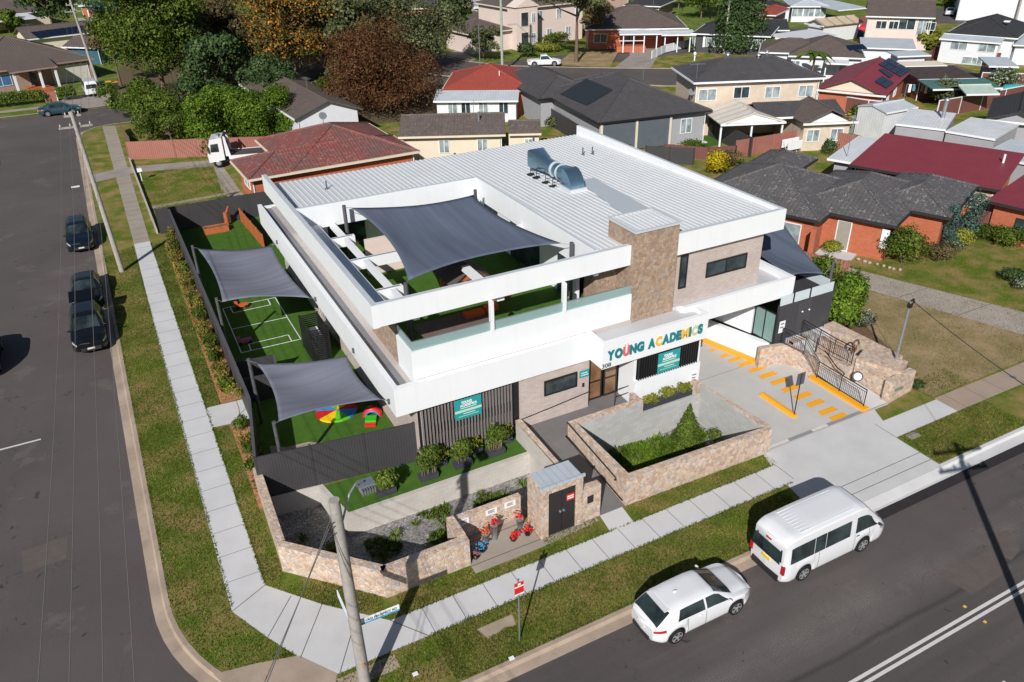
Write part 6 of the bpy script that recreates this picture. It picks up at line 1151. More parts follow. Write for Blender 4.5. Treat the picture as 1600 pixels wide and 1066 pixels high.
o = D.objects.get('black_suv'); mb = MB(); vs = [(-2.30, -.72, 1.55), (-2.30, .72, 1.55), (-2.95, .70, 1.98), (-2.95, -.70, 1.98)]; mb.add([(-1.95, -.72, 1.66), (-1.95, .72, 1.66), (-2.9, .68, 1.92), (-2.9, -.68, 1.92), (-1.95, -.72, 1.60), (-1.95, .72, 1.60), (-2.9, .68, 1.84), (-2.9, -.68, 1.84)], [(0, 1, 2, 3), (7, 6, 5, 4), (0, 3, 7, 4), (2, 1, 5, 6), (3, 2, 6, 7), (1, 0, 4, 5)]); mb.build('open_tailgate', CARB, o); o['label'] = 'black four wheel drive with raised tailgate parked nearest on the side street kerb'; sb['label'] = 'black car parked between the two four wheel drives on the side street'
car('black_car', 'dark car across the side street at the left frame edge', 'car', (-9.0, 48.2, -.13), R(90), 4.6, 1.85, CARB, SP, SB, SR, (-1.4, 1.4), .36, (-2.25, -1.8, .42, 1.2))
car('teal_sedan', 'dark teal sedan parked in front of the clipped hedge at the far junction', 'car', (-3.7, 114.2, -.13), R(-3), 4.7, 1.85, plain('teal_paint', (.015, .05, .07), .2, .05, coat=1), KP, KB, [(-2.35, .62), (0, .6), (1.2, .70), (2.35, .6)], (-1.38, 1.40), .34, (-1.75, -1.12, .32, 1.12))
car('white_people_mover', 'white van parked in the driveway of the brown roofed house', 'van', (0.3, 124.6, .02), R(93), 4.8, 1.85, SKIN_W, [(-2.4, 1.3), (-2.3, 1.85), (-2, 1.95), (.8, 1.95), (1.9, 1.15), (2.4, .8)], [(-2.4, 1.0), (1.8, 1.05), (2.4, .78)], [(-2.4, .72), (1, .72), (2.4, .64)], (-1.5, 1.45), .33, (-2.42, -2.42, .85, 1.8), boxy=1, win_split=((-2.0, -.6), (-.5, .8)))
o = D.objects['white_people_mover']; mb = MB(); mb.add([(-2.49, -.66, 1.1), (-2.49, .66, 1.1), (-2.46, .6, 1.62), (-2.46, -.6, 1.62)], [(3, 2, 1, 0)]); mb.build('rear_window', GLASSV, o)
x, y = G(850, 103); car('white_ute', 'white utility parked on the back street beyond the dark roof', 'ute', (x, y, .03), R(-25), 5.0, 1.85, SKIN_W, [(-2.5, .95), (-.7, 1.0), (-.6, 1.6), (.4, 1.65), (1.3, 1.05), (2.5, .8)], [(-2.5, .9), (1.2, 1.0), (2.5, .75)], [(-2.5, .8), (-.7, .8), (0, .62), (1.3, .72), (2.5, .62)], (-1.5, 1.5), .36, (-.75, -.55, .42, 1.25))
x, y = G(1035, 72); car('silver_car', 'silver car under the white carport of the brick porch house', 'car', (x, y, .03), R(-70), 4.4, 1.8, plain('silver_paint', (.45, .46, .48), .25, .05, coat=1), KP, KB, SR, (-1.38, 1.40), .34, (-1.75, -1.12, .32, 1.12))
x, y = G(1484, 24); car('white_distant_car', 'small white car on the far road at the top right', 'car', (x, y, .03), R(30), 4.4, 1.8, SKIN_W, KP, KB, SR, (-1.38, 1.40), .34, (-1.75, -1.12, .32, 1.12))
# tow truck
q = P(340, 246, 0); TT = thing('tow_truck', 'white tilt-tray tow truck in the driveway before the bright green trees', 'truck', (11.2, 80.4, .02), R(180-14))
mb = MB(); mb.xprism([(.9, .75), (2.35, .55), (2.42, 1.3), (2.25, 2.0), (2.0, 2.75), (.9, 2.85)], 'x', -1.1, 1.1); mb.v = [(y, x, z) for x, y, z in mb.v]; mb.f = [f[::-1] for f in mb.f]; mb.build('cab', SKIN_W, TT)
for s in (1, -1):
    mb = MB(); mb.add([(1.3, s*1.112, 1.55), (2.1, s*1.112, 1.55), (1.98, s*1.112, 2.3), (1.3, s*1.112, 2.35)], [(0, 1, 2, 3) if s < 0 else (3, 2, 1, 0)]); mb.build('side_window', GLASSV, TT); mb = MB(); mb.box(2.2, s*1.2-.08, 1.5, 2.3, s*1.2+.08, 2.1); mb.build('wing_mirror', PLAST, TT)
mb = MB(); mb.add([(2.39, -1.0, 1.38), (2.39, 1.0, 1.38), (2.13, 1.0, 2.35), (2.13, -1.0, 2.35)], [(0, 1, 2, 3)]); o = mb.build('windscreen', GLASSV, TT); o.location = (.03, 0, .02)
mb = MB(); mb.box(-3.6, -1.15, .95, .5, 1.15, 1.1); mb.build('tray_floor', plain('worn_tray_deck', (.07, .06, .055), .8, .3), TT); mb = MB()
for s in (1, -1): mb.box(-3.6, s*1.2-.05, .8, .5, s*1.2+.05, 1.15)
mb.box(-3.65, -1.25, .8, -3.6, 1.25, 1.1); mb.build('tray_side', SKIN_W, TT)
for s in (1, -1): mb = MB(); mb.add([(.3, s*1.1-.06, 1.1), (.75, s*1.1-.06, 1.1), (.75, s*1.1-.06, 3.0), (.6, s*1.1-.06, 3.0), (.3, s*1.1+.06, 1.1), (.75, s*1.1+.06, 1.1), (.75, s*1.1+.06, 3.0), (.6, s*1.1+.06, 3.0)], [(0, 1, 2, 3), (7, 6, 5, 4), (0, 3, 7, 4), (3, 2, 6, 7), (1, 5, 6, 2)]); mb.build('headboard_post', SKIN_W, TT)
mb = MB(); mb.box(.6, -1.05, 2.8, .75, 1.05, 2.95); mb.box(.6, -1.05, 1.9, .72, 1.05, 2.0); mb.build('headboard_bar', BLACK, TT); mb = MB(); mb.box(-3.2, -.45, .55, 2.0, .45, .9); mb.box(-1.2, -1.1, .5, -.2, 1.1, .85); mb.build('chassis', BLACK, TT)
for x in (1.55, -2.4):
    for s in (1, -1): mb = MB(); mb.lathe((x, s*.95, .48), [(.28, -.14), (.46, -.14), (.48, 0), (.46, .14), (.28, .14)], 20, axis='y'); wh = mb.build('wheel', RUB, TT); mb = MB(); mb.lathe((x, s*.95+s*.13, .48), [(.26, -.01), (.24, .02), (.1, .03)], 14, axis='y'); mb.build('rim', RIM, wh)
mb = MB(); mb.box(1.2, -.5, 2.83, 1.45, .5, 2.98); mb.build('beacon_bar', LAMP, TT)

# ------------------------------------------------------------------ poles, wires, street furniture
def pole(label, x, y, h, r0=.17, r1=.12, name='power_pole', arms=(), m=WOODP, rz_=0, lean=(0, 0)):
    t = thing(name, label, 'power pole', (x, y, 0), rz_); mb = MB(); n = 6
    for i in range(n):
        a, b = i/n, (i+1)/n; mb.cyl((lean[0]*a, lean[1]*a, h*a - .1*(i == 0)), (lean[0]*b, lean[1]*b, h*b), r0+(r1-r0)*a, r0+(r1-r0)*b, 12, cap=(i == n-1))
    mb.build('shaft', m, t)
    for z, l, off in arms:
        k_ = z/h; mb = MB(); cx, cy = lean[0]*k_, lean[1]*k_; mb.box(cx+off-l/2, cy+r1, z-.06, cx+off+l/2, cy+r1+.1, z+.06); a = mb.build('crossarm', WOODP, t)
        for i in range(4):
            xx = cx + off - l/2 + .12 + (l-.24)*i/3; mb = MB(); mb.lathe((xx, cy+r1+.05, z+.06), [(.03, 0), (.06, .06), (.03, .1), (.06, .14), (.02, .19)], 8); mb.build('insulator', LEDGE, a)
    return t
def wire(label, a, b, sag=.8, r=.016, m=None):
    a, b = Vector(a), Vector(b); n = 18; pts = []
    for i in range(n+1): u = i/n; q = a.lerp(b, u); q.z -= sag*4*u*(1-u); pts.append(q)
    mb = MB(); mb.tube(pts, r, 4); return mb.build('power_line', m or plain('wire', (.16, .155, .15), .6), None, label=label, cat='wire', group='overhead wires')
SL = pole('timber street light pole at the street corner carrying two name blades', 3.25, 17.2, 8.15, .20, .155, 'street_light_pole', lean=(-.02, .0))
mb = MB(); mb.tube([(.05, .1, 7.0), (.5, .35, 7.9), (.75, .5, 8.05), (.98, .62, 7.95)], .035, 8); mb.build('lamp_arm', GALV, SL)
mb = MB(); mb.box(.84, .48, 7.68, 1.30, .84, 7.86); mb.build('lamp_housing', GALV, SL); mb = MB()
for i in range(6): mb.box(.86+i*.075, .32, 7.66, .885+i*.075, .475, 7.84)
mb.build('lamp_fins', GALV, SL)
mb = MB()
for z in (7.35, 7.5, 7.1): mb.tube([(-.1, -.12, z), (-.35, -.1, z-.1), (-.3, .1, z-.35), (-.12, .15, z-.2)], .018, 5)
mb.build('cable_loops', BLACK, SL)
bl = MB(); bl.box(.2, .1, 3.04, 1.45, .13, 3.21); b1 = bl.build('name_blade', WLET, SL); bl = MB(); bl.box(.2, .098, 2.97, 1.45, .132, 3.04); bl.build('blue_edge', plain('sky_blue_edge', (.05, .38, .60)), b1)
text('OLD PROSPECT RD', .125, GREYL, 'street_name', SL, (3.25+.34, 17.2+.09, 3.075), 0, .002, .004, 1.02)
bl = MB(); bl.box(-.16, .15, 3.3, -.13, 1.3, 3.55); b2 = bl.build('name_blade', WLET, SL); bl = MB(); bl.box(-.162, .15, 3.24, -.128, 1.3, 3.3); bl.build('blue_edge', CACHE['sky_blue_edge'], b2)
mb = MB(); mb.cyl((0, -.19, 1.6), (.0, -.215, 1.6), .05, n=8); mb.build('orange_tag', plain('orange_tag', (.6, .2, .02)), SL)
pole('tall timber power pole beside the side street with two crossarms', -1.0, 57.8, 10.9, .18, .12, arms=((9.9, 2.0, 0), (10.6, 1.0, 0)), lean=(-.35, 1.2))
pole('timber power pole beside the white van at the far junction', 1.4, 123.0, 12, .2, .13, arms=((10.4, 2.2, 0), (11.2, 1.4, 0)), lean=(-.7, 1.5))
x, y = G(785, 112); pole('grey-green power pole on the back street between the red roof and the pink house', x, y, 17, .2, .15, arms=((15, 2.2, 0),), m=plain('greenish_pole', (.34, .38, .32), .8, .15))
x, y = G(1131, 84); pole('slim concrete pole beside the tall conical pine', x, y, 9, .18, .14, m=plain('beige_pole', (.42, .38, .33), .8, .1))
x, y = G(1401, 66); pole('timber power pole rising above the pale metal roof near the cream house', x, y, 13, .2, .14, arms=((11.5, 2.2, 0),)); x, y = G(1586, 36); pole('pale pole at the far top right corner', x, y, 12, .2, .14)
x, y = G(750, 104); pole('thin steel lamp post in front of the olive street tree', x, y, 6, .08, .06, name='lamp_post', m=GALV)
pole('large timber power pole across the main road whose shadow falls on the asphalt', 21.1, 4.7, 10.6, .17, .13, arms=((9.2, 2.4, 0), (10.1, 2.4, 0)), rz_=R(-18))
t = thing('service_pole', 'grey metal service pole standing on the broad stone wall', 'pole', (33.42, 21.9, 1.35)); mb = MB(); mb.cyl((0, 0, 0), (0, 0, 3.35), .075, .06, 10); mb.build('shaft', GALV, t); mb = MB(); mb.box(-.1, -.09, 3.0, .1, .09, 3.25); mb.cyl((0, 0, 3.35), (.18, 0, 3.42), .05, n=8); mb.cyl((.18, 0, 3.42), (.26, 0, 3.2), .045, n=8); mb.build('service_head', BLACK, t)
wire('black service wire from the metal pole down to the lower right', (33.68, 21.9, 4.6), (21.2, 4.9, 9.6), .3, .016, BLACK)
for i, dx in enumerate((-.85, -.3, .3, .85)): wire('overhead wire above the side street, ' + ('leftmost', 'second from the left', 'third from the left', 'rightmost')[i], (-1.35+dx, 59.0, 10.0), (-3.2+dx, 1, 10.2), 1.2, .011); wire('overhead wire from the tall pole to the far junction, ' + ('leftmost', 'second from the left', 'third from the left', 'rightmost')[i], (-1.35+dx, 59.2, 10.0), (.7+dx, 124.4, 10.5), 1.2, .014)
for i in range(2): wire('service cable from the street light pole towards the lower left, ' + ('upper', 'lower')[i], (3.1, 17.3, 7.5-.15*i), (-9.5-i*.6, -2, 8.0), .6, .013)
for i in range(2): x, y = G(785, 112); wire('far wire along the back street, ' + ('left span', 'right span')[i], (x, y, 15.2), (*G((400, 1131)[i], (20, 84)[i]), (12, 8.8)[i]), 1.5, .03)
t = thing('no_stopping_sign', 'small red and white parking sign on a thin steel post in the front verge', 'sign', (8.6, 16.67, 0)); mb = MB(); mb.cyl((0, 0, 0), (0, 0, 2.95), .03, n=8); mb.build('post', GALV, t); mb = MB(); mb.box(-.17, -.05, 2.28, .17, -.033, 2.82); b = mb.build('plate', RED, t); mb = MB(); mb.box(-.17, -.054, 2.62, .17, -.0505, 2.67); mb.box(-.05, -.054, 2.70, .05, -.0505, 2.79); mb.box(-.17, -.054, 2.28, .17, -.0505, 2.33); mb.build('white_band', WLET, t)
for (px, py), lab in (((1195+2, 0), ''),): pass
mb = MB(); mb.box(30.1, 17.95, 0, 30.75, 18.3, .03); mb.build('pit_lid', CONCO, None, label='square concrete pit lid at the grass edge right of the driveway', cat='pit lid'); 
x, y = G(1583, 590); mb = MB(); mb.cyl((x, y, .01), (x, y, .022), .16, n=14); mb.build('metal_cover', GALV, None, label='round metal cover in the old brown footpath', cat='cover')
x, y = G(222, 283); t = thing('letterbox', 'white letterbox on the grass inside the neighbour kerb line', 'letterbox', (x, y, 0)); mb = MB(); mb.box(-.03, -.03, 0, .03, .03, .9); mb.build('post', WHITE, t); mb = MB(); mb.box(-.2, -.15, .9, .2, .15, 1.2); mb.build('box', WHITE, t)
for (x, y, s), lab in (((8.0, 18.02-2.2+.3, .05), 'small white scrap of litter on the front verge near the kerb'), ((4.9, 31.7-15.2+.6, .05), 'white scrap of paper on the grass beside the street light pole')):
    mb = MB(); mb.box(x-.09, y-.06, .02, x+.09, y+.06, .07); mb.build('litter', WHITE, None, label=lab, cat='litter')
mb = MB(); q = P(118, 292, -.13); mb.box(q.x-.35, q.y-.2, -.135, q.x+.35, q.y+.2, -.10); mb.build('litter', WHITE, None, label='white sheet of litter on the asphalt above the first navy car', cat='litter')

# ------------------------------------------------------------------ neighbouring houses
def frame(A, Bp, eave):
    a, b = P(*A, eave), P(*Bp, eave); d = Vector((b.x-a.x, b.y-a.y)); return a, math.atan2(d.y, d.x), d.length
def loc_of(root, p):
    M_ = Matrix([list(root['_mi'])[i*4:i*4+4] for i in range(4)]); return M_ @ p
def hproof(root, x0, y0, x1, y1, ev, pitch, mat, kind='hip', over=.45, name='roof', fascia=None, ridge=None):
    """roof over an eave rectangle in the house frame"""
    w_, d_ = x1-x0, y1-y0; tp = math.tan(R(pitch)); mb = MB(); rg = MB()
    if kind == 'hip':
        r_ = min(w_, d_)/2; zt = ev + r_*tp
        if w_ >= d_: a, b = (x0+r_, (y0+y1)/2, zt), (x1-r_-.001, (y0+y1)/2, zt)
        else: a, b = ((x0+x1)/2, y0+r_, zt), ((x0+x1)/2, y1-r_-.001, zt)
        c = [(x0, y0, ev), (x1, y0, ev), (x1, y1, ev), (x0, y1, ev)]
        if w_ >= d_: mb.add(c + [a, b], [(0, 1, 5, 4), (1, 2, 5), (2, 3, 4, 5), (3, 0, 4)])
        else: mb.add(c + [a, b], [(0, 1, 4), (1, 2, 5, 4), (2, 3, 5), (3, 0, 4, 5)])
        e_ = [(c[0], a), (c[1], b if w_ >= d_ else a), (c[2], b), (c[3], a if w_ >= d_ else b), (a, b)]
    elif kind == 'gablex':   # ridge along x
        zt = ev + d_/2*tp; ym = (y0+y1)/2; mb.add([(x0, y0, ev), (x1, y0, ev), (x1, ym, zt), (x0, ym, zt), (x1, y1, ev), (x0, y1, ev)], [(0, 1, 2, 3), (3, 2, 4, 5)]); e_ = [((x0, ym, zt), (x1, ym, zt))]
    elif kind == 'gabley':
        zt = ev + w_/2*tp; xm = (x0+x1)/2; mb.add([(x0, y0, ev), (xm, y0, zt), (xm, y1, zt), (x0, y1, ev), (x1, y0, ev), (x1, y1, ev)], [(0, 1, 2, 3), (1, 4, 5, 2)]); e_ = [((xm, y0, zt), (xm, y1, zt))]
    else:                    # skillion rising to the back
        zt = ev + d_*tp; mb.add([(x0, y0, ev), (x1, y0, ev), (x1, y1, zt), (x0, y1, zt)], [(0, 1, 2, 3)]); e_ = []
    o = mb.build(name, mat, root)
    if kind == 'gabley': 
        for p in o.data.polygons: pass
    so_ = o.modifiers.new('t', 'SOLIDIFY'); so_.thickness = .12; so_.offset = -1
    for p, q in e_: rg.cyl(p, q, .11, n=6)
    if e_: rr = rg.build('ridge_cap', ridge or mat, root); rr.parent = o
    fb = MB(); g = .10
    fb.seg((x0, y0-.05), (x1, y0-.05), g, ev-.18, ev+.0); fb.seg((x1+.05, y0-.1), (x1+.05, y1), g, ev-.18, ev) if kind in ('hip', 'gablex0') else None; fb.seg((x0-.05, y0-.1), (x0-.05, y1), g, ev-.18, ev) if kind == 'hip' else None
    fo = fb.build('gutter', fascia or WHITE, root); fo.parent = o
    return o, zt
def hwall(root, x0, y0, x1, y1, ev, mat, kind='hip', zt=None, z0=0, name='wall', gmat=None):
    mb = MB(); mb.box(x0, y0, z0, x1, y1, ev-.01)
    o = mb.build(name, mat, root)
    if kind in ('gablex', 'gabley') and zt:
        g = MB(); 
        if kind == 'gablex':
            for x in (x0, x1-.12): g = MB(); g.xprism([(y0-.1, ev-.01), (y1+.1, ev-.01), ((y0+y1)/2, zt-.15)], 'x', x, x+.12); g.build('gable', gmat or mat, root)
        else:
            for y in (y0, y1-.12): g = MB(); g.xprism([(x0-.1, ev-.01), (x1+.1, ev-.01), ((x0+x1)/2, zt-.15)], 'y', y, y+.12); g.build('gable', gmat or mat, root)
    return o
def hwin(root, side, c, z, w_, h_, at, glass=GLASSL, fr=WHITE, name='window', split=True):
    """side f: wall facing -y at y=at; r: wall facing +x at x=at; l: wall facing -x"""
    mb = MB(); t_ = .06
    def bx(m, a0, a1, z0, z1, d0, d1):
        if side == 'f': m.box(a0, at-d1, z0, a1, at-d0, z1)
        elif side == 'r': m.box(at+d0, a0, z0, at+d1, a1, z1)
        else: m.box(at-d1, a0, z0, at-d0, a1, z1)
    a0, a1 = c-w_/2, c+w_/2; bx(mb, a0, a1, z, z+t_, .002, .07); bx(mb, a0, a1, z+h_-t_, z+h_, .002, .07); bx(mb, a0, a0+t_, z+t_, z+h_-t_, .002, .07); bx(mb, a1-t_, a1, z+t_, z+h_-t_, .002, .07)
    if split: bx(mb, c-.03, c+.03, z+t_, z+h_-t_, .002, .065)
    f = mb.build(name, fr, root); m2 = MB(); bx(m2, a0+t_, a1-t_, z+t_, z+h_-t_, .003, .035); m2.build('pane', glass, f); return f
def aerial(root, x, y, z, m=GALV):
    mb = MB(); mb.cyl((x, y, z-.3), (x, y, z+1.6), .025, n=5); mb.cyl((x-.8, y, z+1.5), (x+.8, y, z+1.5), .02, n=4)
    for i in range(6): mb.cyl((x-.7+i*.27, y-.35, z+1.5), (x-.7+i*.27, y+.35, z+1.5), .012, n=4)
    mb.build('tv_aerial', m, root)
def dish(root, x, y, z):
    mb = MB(); mb.cyl((x, y, z-.4), (x, y, z+.3), .03, n=6); mb.cyl((x, y-.05, z+.3), (x, y-.12, z+.36), .35, .38, 14); mb.build('satellite_dish', GALV, root)
def solar(root, x0, y0, nx, ny, ev, pitch, yeave, side='f', pw=1.0, ph=1.65, xe=0, xw=0):
    tp = math.tan(R(pitch)); c_ = math.cos(R(pitch))
    for i in range(nx):
        for j in range(ny):
            mb = MB(); a, b = x0+i*(pw+.04), y0+j*(ph+.04)*c_
            if side == 'f': q = [(a, b), (a+pw, b), (a+pw, b+ph*c_), (a, b+ph*c_)]; zz = [ev+(p[1]-yeave)*tp+.12 for p in q]
            elif side == 'r': q = [(b, a), (b, a+pw), (b+ph*c_, a+pw), (b+ph*c_, a)][::-1]; zz = [ev+(xe-p[0])*tp+.12 for p in q]
            else: q = [(b, a), (b+ph*c_, a), (b+ph*c_, a+pw), (b, a+pw)]; zz = [ev+(p[0]-xw)*tp+.12 for p in q]
            top = [(p[0], p[1], z) for p, z in zip(q, zz)]; bot_ = [(p[0], p[1], z-.05) for p, z in zip(q, zz)]
            mb.add(top + bot_, [(0, 1, 2, 3), (7, 6, 5, 4), (0, 4, 5, 1), (1, 5, 6, 2), (2, 6, 7, 3), (3, 7, 4, 0)]); mb.build('solar_panel', LPANEL, root)
def roofpanel(root, px, f, nx, ny, mat, name='solar_panel', gap=.04, lift=.12):
    c = []
    for q in px:
        z = 4.0
        for _ in range(60): p = loc_of(root, P(q[0], q[1], z)); z = .5*z + .5*(f(p) + lift)
        p = loc_of(root, P(q[0], q[1], z)); c.append(Vector((p.x, p.y, z)))
    bl = lambda u, v: c[0]*(1-u)*(1-v) + c[1]*u*(1-v) + c[2]*u*v + c[3]*(1-u)*v
    for i in range(nx):
        for j in range(ny):
            u0, u1, v0, v1 = (i+gap)/nx, (i+1-gap)/nx, (j+gap)/ny, (j+1-gap)/ny; t4 = [bl(u0, v0), bl(u1, v0), bl(u1, v1), bl(u0, v1)]
            if (t4[1]-t4[0]).cross(t4[2]-t4[0]).z < 0: t4 = t4[::-1]
            mb = MB(); mb.add(t4 + [p - Vector((0, 0, .05)) for p in t4], [(0, 1, 2, 3), (7, 6, 5, 4), (0, 4, 5, 1), (1, 5, 6, 2), (2, 6, 7, 3), (3, 7, 4, 0)]); mb.build(name, mat, root)
def house(label, A, Bp, eave, depth, roofm, wallm, kind='hip', pitch=22, over=.5, wins=(), name='house', ext=None, yback=0.0, fascia=None, gmat=None, wh=None, ridge=None, body=True):
    a, rz_, L = frame(A, Bp, eave); h = thing(name, label, 'house', (a.x, a.y, 0), rz_)
    o, zt = hproof(h, 0, 0, L, depth, eave, pitch, roofm, kind, fascia=fascia, ridge=ridge)
    if body: hwall(h, over, over, L-over, depth-over, eave, wallm, kind, zt, gmat=gmat)
    if kind in ('hip', 'gablex') and L > 9 and round(L*10) % 3 != 0: aerial(h, L*.7, depth*.5, zt - .3)
    if body and L > 7:
        for xx in (over - .12, L - over + .04): mb = MB(); mb.box(xx, over - .1, 0, xx + .08, over - .02, eave - .05); mb.build('downpipe', WHITE, h)
    for w_ in wins: hwin(h, w_[0], w_[1]*(L if w_[0] == 'f' else depth), w_[2], w_[3], w_[4], over if w_[0] == 'f' else (L-over if w_[0] == 'r' else over), *(w_[5:]))
    return h, L, zt
# 1 red tiled house beside the truck
h, L, zt = house('old red tiled house directly behind the white roof, lichen on its tiles', (387.6, 281), (655, 236), 2.6, 6.4, TILER, BRICKO, pitch=19, fascia=CREAM, wins=(('l', .5, 1.0, 2.0, 1.2),))
hproof(h, 3.6, .12, L-.3, 12.2, 2.62, 19, TILER, fascia=CREAM); hwall(h, 4.1, .6, L-.7, 11.6, 2.6, BRICKO); dish(h, L*.62, 9.0, 4.4)
mb = MB(); mb.box(.1, .2, 0, 1.2, 3.2, .5); mb.build('brick_step', BRICKO, h)
pass
# 2 cream gabled house
h, L, zt = house('cream rendered cottage with a straight brown tiled roof behind the white roof', (622, 214), (790, 210), 2.9, 7.4, TILEM, CREAM, 'gablex', 17, wins=(('f', .42, 1.1, 1.0, 1.3, GLASSL), ('f', .78, 1.1, 1.0, 1.3, GLASSL)), fascia=CREAM)
hproof(h, L+.3, .5, L+3.4, 5.0, 2.8, 17, TILEM, 'gablex', fascia=CREAM); hwall(h, L+.3, .9, L+3.2, 4.6, 2.8, CREAM); hwin(h, 'f', L+2.2, 1.1, .8, 1.1, .9)
mb = MB(); mb.cyl((L*.75, 2.4, 3.6), (L*.75, 2.4, 4.5), .1, n=8); mb.build('flue', GALV, h)
# 3 red roof with grey verandah
h, L, zt = house('red tiled orange brick house with a blue-grey metal verandah roof', (690, 142), (832, 141), 3.0, 11, TILEO, BRICKO, pitch=20, fascia=CREAM)
hproof(h, -.6, -2.9, 9.0, .4, 2.5, 10, GREYST, 'skil', fascia=WHITE); hwall(h, -.3, -2.4, 8.7, .45, 2.4, WEATHER)
for i, c in enumerate((1.5, 3.0, 5.0, 7.3)): hwin(h, 'f', c, .9, 1.1, 1.3, -2.4, (GLASSL, GLASS)[i % 2])
mb = MB(); mb.cyl((L*.62, 3.0, 4.0), (L*.62, 3.0, 4.6), .06, n=6); mb.build('vent', WHITE, h)
# 4 large dark roofed house with black screens
h, L, zt = house('large charcoal hipped roof house with black patio screens and a black solar mat', (935, 192), (1112, 172), 3.2, 15.5, TILEK, PALEG, pitch=22, fascia=BLACK, wins=(('f', .80, 1.0, 1.3, 1.5, GLASSL),))
for x0, x1 in ((.6, 4.2), (4.4, 8.0)): mb = MB(); mb.box(x0, .15, .1, x1, .2, 2.95); mb.build('mesh_screen', plain('screen_mesh', (.10, .12, .14), .5, .1), h)
for x in (.45, 4.3, 8.1): mb = MB(); mb.box(x-.12, .1, 0, x+.12, .3, 3.1); mb.build('column', CREAM, h)
hproof(h, -1.5, 12.0, 6.0, 26, 3.2, 22, TILEK, fascia=BLACK); hwall(h, -1.0, 12.5, 5.5, 25.5, 3.1, PALEG); hproof(h, 3.5, 10.5, 12, 17.5, 3.4, 22, TILEK, fascia=BLACK); roofpanel(h, ((872, 147), (916, 121), (961, 140), (917, 166)), lambda p: 3.2 + p.x*math.tan(R(22)), 1, 1, plain('black_pool_mat', (.018, .024, .030), .6), 'solar_heating_mat')
mb = MB(); mb.box(8.6, -.5, 0, 12.2, 0, .12); mb.build('patio', CONC, h)
pfence('black_fence', 'long black panel fence running behind the white roof to the dark house', 'fence', [tuple(P(826, 150, 1.8)[:2]), tuple(P(935, 215, 1.8)[:2]), tuple(P(985, 228, 1.8)[:2])], CHAR, 1.9, postm=CHAR)
pfence('black_fence', 'black fence beside the pale patio of the dark roofed house', 'fence', [tuple(P(1098, 178, 1.9)[:2]), tuple(P(1176, 215, 1.9)[:2])], CHAR, 1.9, postm=CHAR); pfence('black_fence', 'black fence along the front of the small artificial lawn', 'fence', [tuple(P(1010, 228, 1.6)[:2]), tuple(P(1085, 232, 1.6)[:2])], CHAR, 1.6, postm=CHAR)
sheetobj('back_lawn', [tuple(P(x, y)[:2]) for x, y in ((1040, 222), (1110, 212), (1140, 222), (1100, 232))], .02, TURF)
# 5 two storey cream brick
h, L, zt = house('two-storey cream brick house with a grey tiled roof and white gabled carport', (1085, 129), (1290, 121), 5.6, 8.5, TILEK, BRICKC, pitch=20, fascia=WHITE, wins=(('f', .12, 3.6, 1.9, 1.2), ('f', .38, 3.7, 1.7, 1.2, GLASS), ('f', .62, 3.6, 1.6, 1.2), ('f', .88, 3.6, 1.6, 1.2)))
dish(h, .2, 1.5, 4.0); aerial(h, .5, 1.0, 5.7)
for x, y in ((5, 6), (8, 5), (9.5, 6.5)): mb = MB(); mb.cyl((x, y-1, 6.6), (x, y-1, 7.3), .12, n=8); mb.lathe((x, y-1, 7.3), [(.28, 0), (.2, .2), (.05, .28)], 10); mb.build('roof_vent', GALV, h)
hproof(h, 5.6, -4.6, L+.5, .6, 2.9, 18, TILEK, 'gablex', fascia=WHITE, name='lower_roof'); hwall(h, L-4.6, -4.3, L, .3, 2.9, BRICKC, z0=0); hproof(h, L-5, -7.2, L+.5, -1.5, 2.85, 24, TILEB, 'gabley', fascia=WHITE, name='garage_roof'); hwall(h, L-4.6, -6.7, L, -4.2, 2.8, BRICKC, 'gabley', 3.9, gmat=WHITE)
for c in (L-3.6, L-1.2): hwin(h, 'f', c, .9, 1.3, 1.2, -6.7)
a0 = 1.2; o, z_ = hproof(h, a0, -5.6, a0+6.6, -.1, 2.7, 16, m_corr('striped_patio_sheet', (.62, .58, .52), 1.3, .5, 0, .2, dark=.45), 'gabley', fascia=WHITE, name='patio_roof')
for x in (a0+.2, a0+3.3, a0+6.4): mb = MB(); mb.box(x-.08, -5.4, 0, x+.08, -5.25, 2.6); mb.build('post', WHITE, h)
mb = MB(); mb.xprism([(a0+.1, 2.7), (a0+6.5, 2.7), (a0+3.3, 3.55)], 'y', -5.5, -5.44); mb.build('patio_gable', WHITE, h)
# 6 red steel gable with solar
h, L, zt = house('red steel gabled house with a wide cream gable and blue solar panels', (1272.5, 139), (1385, 150), 2.8, 15, MAROON, BRICKO, 'gabley', 21, fascia=WHITE, gmat=CREAM, wins=(('r', .3, 1.0, 1.2, 1.2, GLASS), ('r', .6, 1.0, 1.5, 1.2, GLASS)))
g6 = lambda p: 2.8 + (L - p.x)*math.tan(R(21))
for q, nx in ((((1372.5, 100), (1389, 90), (1424, 109), (1408, 120)), 4), (((1372, 108), (1379, 106), (1398, 117), (1391, 122)), 1), (((1366, 127), (1378, 118), (1398, 129), (1385, 138)), 2)): roofpanel(h, q[0:1]+q[3:4]+q[2:3]+q[1:2], g6, nx, 1 if nx < 4 else 2, LPANEL)
